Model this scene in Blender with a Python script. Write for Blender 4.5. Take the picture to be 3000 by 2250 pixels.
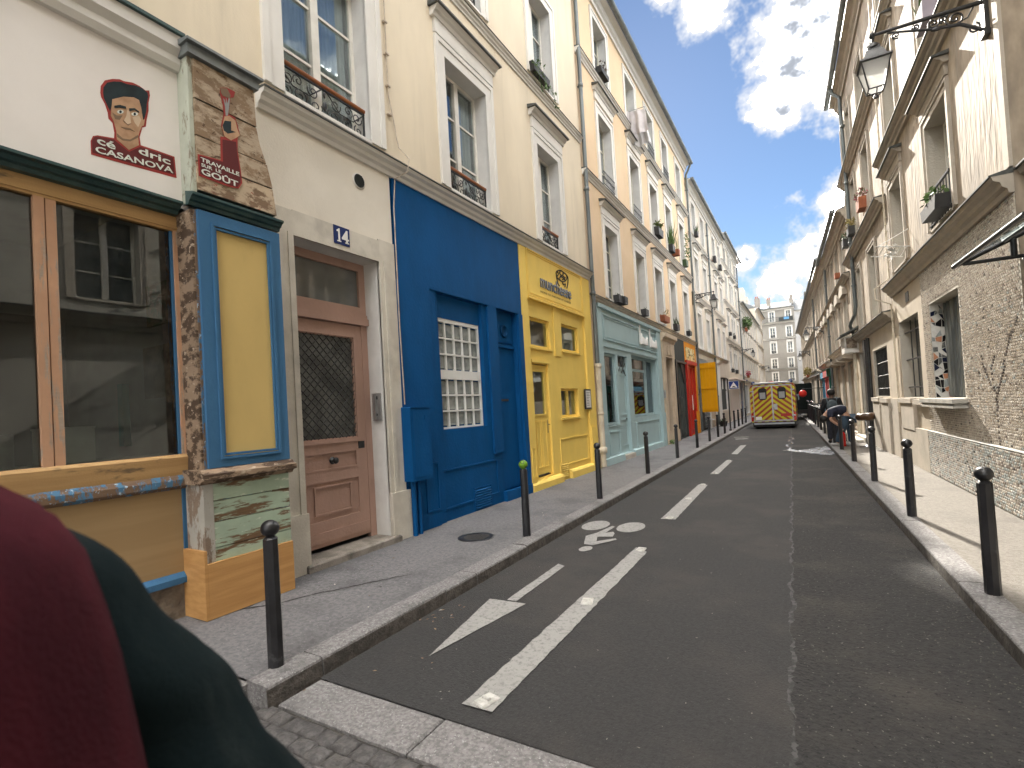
import bpy, math, random
from mathutils import Vector, Matrix
RN = random.Random(11)
rad = math.radians
for o in list(bpy.data.objects): bpy.data.objects.remove(o)
SC = bpy.context.scene
COL = SC.collection

# ------------------------------------------------------------------ camera
YAW, PITCH, ROLL = rad(30.23), rad(1.18), rad(3.289)
def camera():
    fw = Vector((-math.sin(YAW)*math.cos(PITCH), math.cos(YAW)*math.cos(PITCH), math.sin(PITCH)))
    r = Vector((math.cos(YAW), math.sin(YAW), 0)); u = r.cross(fw)
    r2 = r*math.cos(ROLL) - u*math.sin(ROLL); u2 = r*math.sin(ROLL) + u*math.cos(ROLL)
    c = bpy.data.cameras.new('camera'); o = bpy.data.objects.new('camera', c); COL.objects.link(o)
    m = Matrix((r2, u2, -fw)).transposed().to_4x4(); m.translation = (0, 0, 1.72)
    o.matrix_world = m
    c.sensor_width = 36; c.lens = 36*1480/3000; c.shift_y = 50/3000
    c.clip_start = .05; c.clip_end = 2000
    c.dof.use_dof = True; c.dof.focus_distance = 9.0; c.dof.aperture_fstop = 4.5
    SC.camera = o
camera()

# ------------------------------------------------------------------ sky, sun, exposure
SUN_AZ, SUN_EL = rad(14.5), rad(31.4)          # azimuth measured from +Y towards -X
SUND = Vector((-math.sin(SUN_AZ)*math.cos(SUN_EL), math.cos(SUN_AZ)*math.cos(SUN_EL), math.sin(SUN_EL)))
def N(t, ty, **k):
    n = t.nodes.new(ty)
    for a, v in k.items(): setattr(n, a, v)
    return n
def world():
    w = bpy.data.worlds.new('World'); SC.world = w; w.use_nodes = True
    t = w.node_tree; t.nodes.clear(); L = t.links.new
    sky = N(t, 'ShaderNodeTexSky', sky_type='NISHITA'); sky.sun_disc = False
    sky.sun_elevation = SUN_EL; sky.sun_rotation = -SUN_AZ
    sky.air_density = 1.0; sky.dust_density = 0.06; sky.ozone_density = 4.0
    tc = N(t, 'ShaderNodeTexCoord')
    def math_(op, a, b=None, c=None):
        n = N(t, 'ShaderNodeMath', operation=op)
        for i, v in enumerate((a, b, c)):
            if v is None: continue
            if isinstance(v, (int, float)): n.inputs[i].default_value = v
            else: L(v, n.inputs[i])
        return n.outputs[0]
    nz = N(t, 'ShaderNodeTexNoise'); nz.inputs['Scale'].default_value = 9; nz.inputs['Detail'].default_value = 5
    nz.inputs['Roughness'].default_value = .62
    L(tc.outputs['Generated'], nz.inputs['Vector'])
    nz2 = N(t, 'ShaderNodeTexNoise'); nz2.inputs['Scale'].default_value = 30; nz2.inputs['Detail'].default_value = 3; nz2.inputs['Roughness'].default_value = .68
    L(tc.outputs['Generated'], nz2.inputs['Vector'])
    big = N(t, 'ShaderNodeTexNoise'); big.inputs['Scale'].default_value = 2.1; big.inputs['Detail'].default_value = 2
    mp = N(t, 'ShaderNodeMapping'); mp.inputs['Location'].default_value = BIGL; mp.inputs['Scale'].default_value = (1, 1, 2.0)
    L(tc.outputs['Generated'], mp.inputs['Vector']); L(mp.outputs[0], big.inputs['Vector'])
    # cumulus clouds standing over the street: (direction, angular radius)
    dens = math_('MULTIPLY', math_('SUBTRACT', big.outputs[0], BIGT), 7.0)     # scattered clouds, mostly out of view, added to brighten the shaded street
    for d, r in CLOUDS:
        dp = N(t, 'ShaderNodeVectorMath', operation='DISTANCE'); L(tc.outputs['Generated'], dp.inputs[0])
        dp.inputs[1].default_value = Vector(d).normalized()
        dens = math_('MAXIMUM', dens, math_('MULTIPLY_ADD', dp.outputs['Value'], -1/r, 1.0))
    nn = math_('MULTIPLY', math_('SUBTRACT', nz.outputs[0], .5), 2.5)
    m0 = math_('ADD', math_('ADD', dens, nn), math_('MULTIPLY', math_('SUBTRACT', nz2.outputs[0], .5), .95))
    mask = N(t, 'ShaderNodeMapRange', interpolation_type='SMOOTHSTEP'); L(m0, mask.inputs[0])
    mask.inputs[1].default_value = .0; mask.inputs[2].default_value = .50
    core = N(t, 'ShaderNodeMapRange', interpolation_type='SMOOTHSTEP'); L(m0, core.inputs[0])
    core.inputs[1].default_value = .50; core.inputs[2].default_value = 1.04
    br = math_('MULTIPLY', math_('POWER', CORE/CLOUDB, core.outputs[0]), CLOUDB)      # bright rims falling off to grey hearts
    ck = N(t, 'ShaderNodeMix', data_type='RGBA'); L(core.outputs[0], ck.inputs['Factor'])
    ck.inputs['A'].default_value = (1.04, .985, .90, 1); ck.inputs['B'].default_value = (.90, .97, 1.10, 1)    # sunlit rims, bluish hearts
    cc = N(t, 'ShaderNodeVectorMath', operation='SCALE'); L(ck.outputs['Result'], cc.inputs[0]); L(br, cc.inputs['Scale'])
    thin = N(t, 'ShaderNodeMapRange', interpolation_type='SMOOTHSTEP'); L(m0, thin.inputs[0])
    thin.inputs[1].default_value = .40; thin.inputs[2].default_value = .62
    ct = N(t, 'ShaderNodeMix', data_type='RGBA'); L(thin.outputs[0], ct.inputs['Factor'])
    ct.inputs['A'].default_value = (7.6, 7.8, 8.2, 1); L(cc.outputs[0], ct.inputs['B'])
    mx = N(t, 'ShaderNodeMix', data_type='RGBA'); L(mask.outputs[0], mx.inputs['Factor'])
    L(sky.outputs[0], mx.inputs['A']); L(ct.outputs['Result'], mx.inputs['B'])
    bg = N(t, 'ShaderNodeBackground'); bg.inputs['Strength'].default_value = SKYS
    out = N(t, 'ShaderNodeOutputWorld'); L(mx.outputs['Result'], bg.inputs[0]); L(bg.outputs[0], out.inputs[0])
SKYS, CLOUDB, CORE = .055, 450.0, 4.3  # cloud rims set far above the blue sky to fill the street shade
BIGT, BIGL = .50, (12.4, 1.9, 5.6)
CLOUDS = [((.060,.847,.530),.115),((.035,.878,.480),.085),((.065,.890,.452),.075),((-.010,.893,.450),.058),((.030,.835,.552),.085),((-.095,.795,.600),.062),((-.150,.778,.612),.04),((-.030,.977,.212),.052),((.035,.976,.215),.062),((-.075,.968,.240),.032),((-.01,.984,.178),.026)]
world()
sl = bpy.data.lights.new('sun', 'SUN'); sl.energy = 5.0; sl.angle = rad(.53); sl.color = (1, .93, .82)
so = bpy.data.objects.new('sun', sl); COL.objects.link(so); so.rotation_euler = (-SUND).to_track_quat('-Z', 'Y').to_euler(); so.location = SUND*60
vs = SC.view_settings; SC.display_settings.display_device = 'sRGB'
vs.view_transform = 'Standard'; vs.look = 'None'; vs.gamma = 1; vs.exposure = 1.22; vs.use_curve_mapping = False
SC.render.engine = 'CYCLES'; SC.cycles.max_bounces = 6; SC.cycles.diffuse_bounces = 4; SC.cycles.glossy_bounces = 3; SC.cycles.transmission_bounces = 2; SC.cycles.transparent_max_bounces = 8; SC.cycles.caustics_reflective = False; SC.cycles.caustics_refractive = False
SC.render.resolution_x = 1024; SC.render.resolution_y = 768

# ------------------------------------------------------------------ materials
MAT = {}
def base_mat(name):
    m = bpy.data.materials.new(name); m.use_nodes = True
    return m, m.node_tree, m.node_tree.nodes['Principled BSDF']
def rgba(c): return (c[0], c[1], c[2], 1)
def noise(t, vec, sc, det=5, ro=.6):
    n = N(t, 'ShaderNodeTexNoise'); n.inputs['Scale'].default_value = sc; n.inputs['Detail'].default_value = det
    n.inputs['Roughness'].default_value = ro; t.links.new(vec, n.inputs['Vector']); return n.outputs[0]
def pos(t, s=(1,1,1)):
    g = N(t, 'ShaderNodeNewGeometry'); mp = N(t, 'ShaderNodeMapping'); mp.inputs['Scale'].default_value = s
    t.links.new(g.outputs['Position'], mp.inputs['Vector']); return mp.outputs[0]
def rng(t, v, a, b, lo=0, hi=1, smooth=True):
    n = N(t, 'ShaderNodeMapRange'); n.interpolation_type = 'SMOOTHSTEP' if smooth else 'LINEAR'
    for i, x in enumerate((a, b, lo, hi)): n.inputs[i+1].default_value = x
    t.links.new(v, n.inputs[0]); return n.outputs[0]
def mixc(t, f, a, b):
    n = N(t, 'ShaderNodeMix', data_type='RGBA')
    for k, v in (('Factor', f), ('A', a), ('B', b)):
        if isinstance(v, (tuple, list)): n.inputs[k].default_value = rgba(v)
        elif isinstance(v, (int, float)): n.inputs[k].default_value = v
        else: t.links.new(v, n.inputs[k])
    return n.outputs['Result']
def mk(name, c1, c2=None, sc=3, lo=.35, hi=.65, c3=None, sc3=.5, lo3=.5, hi3=.75, f3=1.0, rough=.75, bump=.15, bsc=60, metal=0,
       st=(1,1,1), st3=(1,1,1), spec=.4, det=4, bst=(1,1,1), speck=None, specksc=120, speckthr=.68, pit=None, pitsc=60, pitthr=.6):
    if name in MAT: return MAT[name]
    m, t, b = base_mat(name)
    if c2 is None: c2 = tuple(x*.86 for x in c1)
    col = mixc(t, rng(t, noise(t, pos(t, st), sc, det), lo, hi), c1, c2)
    if c3:
        f = rng(t, noise(t, pos(t, st3), sc3, 4, .68), lo3, hi3, 0, f3)
        col = mixc(t, f, col, c3)
    if speck:
        col = mixc(t, rng(t, noise(t, pos(t), specksc, 2), speckthr, speckthr+.06), col, speck)
    if pit:
        col = mixc(t, rng(t, noise(t, pos(t), pitsc, 3, .7), pitthr, pitthr+.07), col, pit)
    t.links.new(col, b.inputs['Base Color'])
    b.inputs['Roughness'].default_value = rough; b.inputs['Metallic'].default_value = metal
    b.inputs['Specular IOR Level'].default_value = spec
    if bump:
        bn = N(t, 'ShaderNodeBump'); bn.inputs['Strength'].default_value = bump; bn.inputs['Distance'].default_value = .02
        t.links.new(noise(t, pos(t, bst), bsc, 2), bn.inputs['Height']); t.links.new(bn.outputs[0], b.inputs['Normal'])
    MAT[name] = m; return m
def peel(name, top, under, thr=.52, sc=7, st=(1,1,1), rough=.8, third=None, soft=.04):
    if name in MAT: return MAT[name]
    m, t, b = base_mat(name)
    n1 = noise(t, pos(t, st), sc, 6, .7)
    n2 = noise(t, pos(t, (1, .25, 3)), 40, 3)
    und = mixc(t, n2, under, tuple(x*.45 for x in under))
    tp = mixc(t, rng(t, noise(t, pos(t), 2.5, 4), .3, .7), top, tuple(x*.78 for x in top))
    f = rng(t, n1, thr-soft, thr+soft)
    col = mixc(t, f, tp, und)
    if third: col = mixc(t, rng(t, noise(t, pos(t, st), sc*2.3, 4, .7), .6, .66), col, third)
    t.links.new(col, b.inputs['Base Color']); b.inputs['Roughness'].default_value = rough
    bn = N(t, 'ShaderNodeBump'); bn.inputs['Strength'].default_value = .5; bn.inputs['Distance'].default_value = .004; bn.invert = True
    t.links.new(f, bn.inputs['Height']); t.links.new(bn.outputs[0], b.inputs['Normal'])
    MAT[name] = m; return m
def glassm(name, tint=(.9,.95,.95), see=.55, refl=1.5, KR=1.0):
    """window glass: fresnel reflection over a see-through sheet"""
    if name in MAT: return MAT[name]
    m, t, b = base_mat(name); t.nodes.remove(b)
    out = [n for n in t.nodes if n.type == 'OUTPUT_MATERIAL'][0]
    tr = N(t, 'ShaderNodeBsdfTransparent'); tr.inputs[0].default_value = rgba(tuple(x*see for x in tint))
    gl = N(t, 'ShaderNodeBsdfGlossy'); gl.inputs['Roughness'].default_value = .015; gl.inputs[0].default_value = (.95,.97,1,1)
    fr = N(t, 'ShaderNodeFresnel'); fr.inputs[0].default_value = refl
    bn = N(t, 'ShaderNodeBump'); bn.inputs['Strength'].default_value = .03; bn.inputs['Distance'].default_value = .02
    t.links.new(noise(t, pos(t), 1.6, 2), bn.inputs['Height']); t.links.new(bn.outputs[0], gl.inputs['Normal'])
    mul = N(t, 'ShaderNodeMath', operation='MULTIPLY_ADD'); mul.inputs[1].default_value = KR; mul.inputs[2].default_value = .03
    mul.use_clamp = True; t.links.new(fr.outputs[0], mul.inputs[0])
    mx = N(t, 'ShaderNodeMixShader'); t.links.new(mul.outputs[0], mx.inputs[0]); t.links.new(tr.outputs[0], mx.inputs[1]); t.links.new(gl.outputs[0], mx.inputs[2])
    t.links.new(mx.outputs[0], out.inputs[0]); MAT[name] = m; return m
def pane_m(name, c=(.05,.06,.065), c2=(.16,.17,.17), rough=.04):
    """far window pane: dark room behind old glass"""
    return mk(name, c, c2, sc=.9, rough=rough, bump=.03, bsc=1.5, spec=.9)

cream = mk('plaster_cream', (.73,.64,.49), (.66,.575,.44), 1.4, lo=.3, hi=.7, c3=(.47,.41,.32), sc3=1.6, lo3=.54, hi3=.80, f3=.5, st=(1,1,.35), st3=(1.6,1.6,.16), bump=.12, bsc=45)
creamlo = mk('plaster_lower', (.76,.71,.62), (.71,.66,.57), 1.5, c3=(.48,.45,.40), sc3=1.3, lo3=.56, hi3=.85, f3=.5, st3=(1,1,.5), bump=.15, bsc=40)
peach = mk('plaster_peach', (.70,.53,.345), (.65,.485,.31), 1.0, c3=(.52,.43,.33), sc3=1.5, lo3=.56, hi3=.82, f3=.45, st3=(1.6,1.6,.16), bump=.12, bsc=40)
ivory = mk('plaster_ivory', (.56,.50,.415), (.51,.455,.375), 1.0, c3=(.46,.42,.36), sc3=.6, lo3=.55, hi3=.85, f3=.5, st3=(1,1,.3), bump=.12, bsc=40)
pinkpl = mk('plaster_pinkish', (.70,.60,.53), (.66,.57,.50), 1.3, c3=(.5,.36,.27), sc3=1.2, lo3=.5, hi3=.75, f3=.6, st3=(2,2,.2))
trim = mk('trim_white', (.71,.69,.65), (.66,.64,.60), 2.0, c3=(.52,.50,.46), sc3=1.1, lo3=.6, hi3=.85, f3=.45, bump=.06, bsc=50)
reveal = mk('reveal_white', (.68,.67,.645), (.60,.59,.57), 2.5, bump=.05)
stone = mk('stone_sill', (.56,.52,.45), (.48,.44,.38), 4, c3=(.25,.24,.2), sc3=1.5, lo3=.52, hi3=.75, f3=.6, bump=.2, bsc=70)
tan = mk('plaster_tan', (.41,.338,.255), (.25,.204,.154), 2.6, lo=.36, hi=.64, c3=(.20,.17,.14), sc3=2.0, lo3=.5, hi3=.72, f3=.7, st=(1,1,.45), st3=(1.6,1.6,.14), bump=1.0, bsc=6, bst=(1.5,1.5,.4))
tanlo = mk('plaster_tan_smooth', (.51,.435,.34), (.445,.38,.295), 1.4, c3=(.30,.27,.22), sc3=1.1, lo3=.52, hi3=.8, f3=.55, st3=(1,1,.4), bump=.25, bsc=25)
tangrey = mk('plaster_grey_tan', (.46,.43,.37), (.40,.37,.32), 1.5, c3=(.25,.23,.2), sc3=.9, lo3=.5, hi3=.8, f3=.5, bump=.3, bsc=30)
tantrim = mk('trim_tan', (.47,.415,.345), (.40,.355,.295), 3, c3=(.26,.23,.19), sc3=1.8, lo3=.55, hi3=.8, f3=.5, bump=.2, bsc=40)
zinc = mk('zinc', (.20,.22,.22), (.14,.155,.16), 3, c3=(.33,.35,.35), sc3=1.2, f3=.5, rough=.5, metal=.35, bump=.08)
zincdark = mk('zinc_dark', (.10,.105,.10), (.06,.065,.062), 2.5, c3=(.10,.13,.09), sc3=2, f3=.5, rough=.6, metal=.2)
pipem = mk('pipe_zinc', (.16,.18,.18), (.10,.115,.12), 2, st=(1,1,.4), rough=.45, metal=.4, bump=.05)
pipecream = mk('pipe_cream', (.66,.60,.48), (.56,.50,.40), 3, c3=(.35,.28,.2), sc3=3, f3=.5, rough=.55)
iron = mk('iron_black', (.012,.013,.014), (.03,.03,.032), 8, rough=.38, bump=.1, spec=.5)
ironpost = mk('iron_post', (.010,.010,.012), (.022,.022,.025), 5, c3=(.07,.072,.075), sc3=9, lo3=.62, hi3=.72, f3=.6, rough=.36, bump=.12, bsc=30, spec=.55)
railwood = mk('handrail_wood', (.30,.10,.03), (.18,.055,.018), 6, st=(1,.15,1), rough=.4, bump=.05)
white = mk('white_paint', (.80,.80,.78), (.74,.74,.71), 3, rough=.45, bump=.04)
sashm = mk('sash_white', (.78,.76,.70), (.68,.66,.60), 4, rough=.5, bump=.05)
sasholive = mk('sash_ivory', (.62,.60,.50), (.54,.52,.43), 4, rough=.5, bump=.05)
curtain = mk('curtain_white', (.70,.71,.70), (.5,.51,.51), 30, st=(0,1,.02), rough=.95, bump=0)
glass = glassm('window_glass', see=.95, refl=1.35, KR=.6)
shopglass = glassm('shop_glass', see=.80)
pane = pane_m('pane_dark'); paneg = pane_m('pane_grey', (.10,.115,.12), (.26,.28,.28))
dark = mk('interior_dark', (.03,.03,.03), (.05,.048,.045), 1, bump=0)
def paint(name, c, v=.85, rough=.68, dirt=.25, bump=.18, bsc=22):
    d = tuple(x*.5+.015 for x in c)
    return mk(name, c, tuple(x*v for x in c), 2.6, st=(1,1,.5), lo=.3, hi=.7, c3=d, sc3=4.5, st3=(1,1,.35), lo3=.56, hi3=.80, f3=dirt, rough=rough, bump=bump, bsc=bsc, spec=.12)
blue = paint('paint_blue', (.003,.080,.245)); blued = paint('paint_blue_dark', (.004,.06,.17))
yellow = paint('paint_yellow', (.90,.655,.165), .93, dirt=.14); 
pale = paint('paint_pale_blue', (.41,.55,.57), .93, dirt=.14)
shopblue = paint('paint_shop_blue', (.06,.165,.31), .88, rough=.65, dirt=.35)
mustard = paint('paint_mustard_panel', (.63,.46,.18), .93, rough=.7, dirt=.2, bump=.05)
rosebrown = paint('paint_rose_brown', (.45,.295,.24), .88, rough=.5, dirt=.35)
greyd = paint('paint_dark_grey', (.055,.062,.06), .8, rough=.6, dirt=.3)
greym = paint('paint_mid_grey', (.26,.28,.29), .85, rough=.6, dirt=.4)
orange = paint('paint_orange', (.74,.30,.03), .92, dirt=.1); redp = paint('paint_red', (.50,.035,.025), .85, rough=.4, dirt=.1)
ochre = paint('paint_ochre_shutter', (.70,.36,.012), .9, rough=.45, dirt=.2)
teal = paint('paint_teal', (.06,.25,.22), .85); skyb = paint('paint_sky_blue', (.10,.30,.45)); rosep = paint('paint_rose', (.55,.12,.12))
cardw = mk('paper_white', (.78,.77,.74), (.7,.69,.66), 6, rough=.9, bump=.03)
# wood, stone, ground materials
pinew = mk('pine_new', (.56,.31,.115), (.44,.225,.075), 5, st=(1,.25,4), lo=.3, hi=.7, c3=(.25,.10,.03), sc3=6, st3=(1,.8,1.2), lo3=.68, hi3=.76, f3=.7, rough=.6, bump=.08, bsc=80)
orangew = mk('wood_orange', (.54,.34,.15), (.43,.26,.11), 4, st=(1,.2,4), c3=(.09,.07,.05), sc3=3.2, st3=(1,.6,2), lo3=.58, hi3=.68, f3=.75, rough=.65, bump=.1)
salmonw = peel('wood_salmon', (.62,.36,.22), (.52,.42,.33), .56, 9, (1,2,.25))
ochrew = mk('wood_ochre_panel', (.40,.27,.135), (.345,.228,.11), 3, st=(1,.12,2), c3=(.27,.15,.05), sc3=3, st3=(1,.15,3), lo3=.64, hi3=.72, f3=.5, rough=.7, bump=.06)
mintpeel = peel('wood_mint_peeling', (.42,.53,.40), (.22,.13,.065), .545, 4.5, (1,.35,2.2), third=(.62,.66,.55))
brownpeel = peel('wood_brown_peeling', (.34,.24,.16), (.10,.06,.035), .50, 6, (1,.5,1.6), third=(.50,.40,.30))
plankpeel = peel('wood_plank_stripped', (.25,.165,.095), (.56,.44,.31), .49, 8, (1,.7,1.3), third=(.09,.05,.025), soft=.07)
plankred = peel('wood_plank_rusty', (.54,.42,.29), (.27,.17,.10), .52, 8, (1,.7,1.3), third=(.32,.08,.045), soft=.06)
bluepeel = peel('wood_blue_peeling', (.075,.20,.34), (.24,.15,.09), .47, 12, (1,1,.5), third=(.38,.50,.60))
greentrim = mk('wood_dark_green', (.020,.055,.060), (.035,.075,.07), 6, c3=(.09,.13,.12), sc3=5, f3=.5, rough=.4)
whitefas = mk('fascia_white', (.80,.76,.72), (.76,.72,.68), 1.5, c3=(.55,.52,.48), sc3=2, lo3=.66, hi3=.85, f3=.4, bump=.06)
asphalt = mk('asphalt', (.040,.039,.039), (.029,.0285,.0285), 34, lo=.36, hi=.66, c3=(.056,.050,.046), sc3=.55, lo3=.44, hi3=.66, f3=.75, rough=.9, bump=.6, bsc=70, speck=(.095,.092,.088), specksc=60, speckthr=.67, pit=(.018,.018,.018), pitsc=50, pitthr=.63)
asphalt2 = mk('asphalt_old', (.034,.0325,.0315), (.022,.0215,.021), 26, lo=.38, hi=.64, c3=(.058,.052,.045), sc3=.8, lo3=.46, hi3=.68, f3=.7, rough=.92, bump=.9, bsc=45, speck=(.14,.13,.12), specksc=40, speckthr=.665, pit=(.009,.009,.009), pitsc=30, pitthr=.60)
pavem = mk('pavement_asphalt', (.175,.170,.172), (.125,.122,.126), 26, lo=.40, hi=.62, c3=(.085,.083,.088), sc3=.9, lo3=.46, hi3=.68, f3=.75, rough=.85, bump=.35, bsc=80, speck=(.27,.265,.26), specksc=55, speckthr=.65, pit=(.06,.058,.06), pitsc=12, pitthr=.655)
pavemr = mk('pavement_concrete', (.185,.168,.145), (.142,.128,.11), 30, lo=.40, hi=.62, c3=(.108,.096,.085), sc3=1.1, lo3=.48, hi3=.70, f3=.65, rough=.9, bump=.35, bsc=70, speck=(.27,.247,.22), specksc=50, speckthr=.65)
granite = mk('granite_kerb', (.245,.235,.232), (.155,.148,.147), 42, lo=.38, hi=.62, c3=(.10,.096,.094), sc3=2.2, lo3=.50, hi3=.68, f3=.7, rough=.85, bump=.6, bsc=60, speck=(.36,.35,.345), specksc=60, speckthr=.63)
granited = mk('granite_kerb_dirt_shade', (.115,.102,.090), (.065,.058,.052), 14, lo=.38, hi=.62, c3=(.04,.036,.032), sc3=3.0, f3=.7, rough=.9, bump=.6, bsc=50)  # road face darker: gutter dirt plus its shade, both put into the colour
sett = mk('sett_stone', (.10,.094,.092), (.055,.052,.052), 30, lo=.38, hi=.62, c3=(.15,.135,.12), sc3=4, f3=.6, rough=.7, bump=.5, bsc=40)
mortar = mk('joint_mortar', (.085,.078,.068), (.06,.055,.05), 6, bump=.4)
dust = mk('seam_dust', (.075,.073,.071), (.032,.031,.031), 18, lo=.40, hi=.56, bump=.3)
def roadpaint():
    m, t, b = base_mat('road_paint_worn')
    f = rng(t, noise(t, pos(t), 26, 9, .72), .50, .60); f2 = rng(t, noise(t, pos(t), 3.5, 6, .7), .55, .75, 0, .75)
    mxx = N(t, 'ShaderNodeMath', operation='MAXIMUM'); t.links.new(f, mxx.inputs[0]); mxx.inputs[1].default_value = 0
    c = mixc(t, f2, (.30,.292,.278), (.17,.166,.16)); c = mixc(t, f, c, (.20,.196,.188))
    c = mixc(t, rng(t, noise(t, pos(t), 60, 4, .7), .62, .68), c, (.07,.068,.066))
    t.links.new(c, b.inputs['Base Color']); b.inputs['Roughness'].default_value = .8; return m
rpaint = roadpaint()
terracotta = mk('terracotta', (.38,.13,.06), (.28,.09,.045), 5, rough=.8)
plasticdk = mk('planter_dark', (.03,.03,.032), (.045,.045,.045), 5, rough=.6)
leafm = mk('leaf_green', (.06,.12,.035), (.10,.16,.045), 5, rough=.6, bump=0)
leafd = mk('leaf_dark', (.03,.065,.025), (.05,.09,.03), 5, rough=.6, bump=0)
leafred = mk('flower_red', (.40,.03,.05), (.3,.05,.09), 9, rough=.6, bump=0)
leafy = mk('leaf_dry', (.30,.24,.09), (.2,.17,.06), 9, rough=.7, bump=0)
alu = mk('aluminium', (.42,.42,.42), (.34,.34,.34), 5, rough=.35, metal=.7, bump=0)
chrome = mk('chrome', (.5,.5,.52), (.42,.42,.44), 3, rough=.2, metal=1, bump=0)
rubber = mk('rubber', (.012,.012,.012), (.02,.02,.02), 9, rough=.8)
amber = mk('amber_lens', (.80,.28,.01), (.7,.2,.01), 9, rough=.2, bump=0)
redlens = mk('red_lens', (.5,.02,.015), (.4,.02,.01), 9, rough=.2, bump=0)
bluelens = mk('beacon_blue', (.015,.03,.10), (.02,.04,.14), 9, rough=.15, bump=0)
skin = mk('skin', (.46,.28,.20), (.40,.23,.16), 9, rough=.6, bump=.03)
skind = mk('skin_brown', (.10,.055,.035), (.08,.045,.03), 9, rough=.6, bump=.03)
denim = mk('denim', (.045,.075,.11), (.03,.05,.08), 9, rough=.9); jeansd = mk('trousers_dark', (.018,.02,.028), (.03,.03,.04), 8, rough=.9)
shirtn = mk('shirt_navy', (.014,.018,.035), (.025,.028,.05), 9, rough=.9); jacketb = mk('jacket_black', (.010,.010,.012), (.018,.018,.02), 8, rough=.85)
packg = mk('backpack_grey', (.07,.09,.10), (.05,.065,.075), 7, rough=.9); hairm = mk('hair_dark', (.012,.010,.009), (.02,.018,.016), 40, rough=.7)
fleece = mk('fleece_maroon', (.066,.0105,.0165), (.030,.0055,.0095), 7, lo=.3, hi=.7, st=(1.5,1.5,.35), rough=1.0, bump=.2, bsc=240, spec=.1, c3=(.075,.014,.022), sc3=5, f3=.6)  # upright streaks put fold light and shade into the colour, with fuzzy tone
coatteal = mk('coat_dark_teal', (.005,.0105,.0125), (.014,.020,.0215), 9, lo=.45, hi=.75, st=(2,2,.25), rough=1.0, bump=.12, bsc=200, spec=.1)  # paler upright streaks paint the light on the sleeve folds

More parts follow.
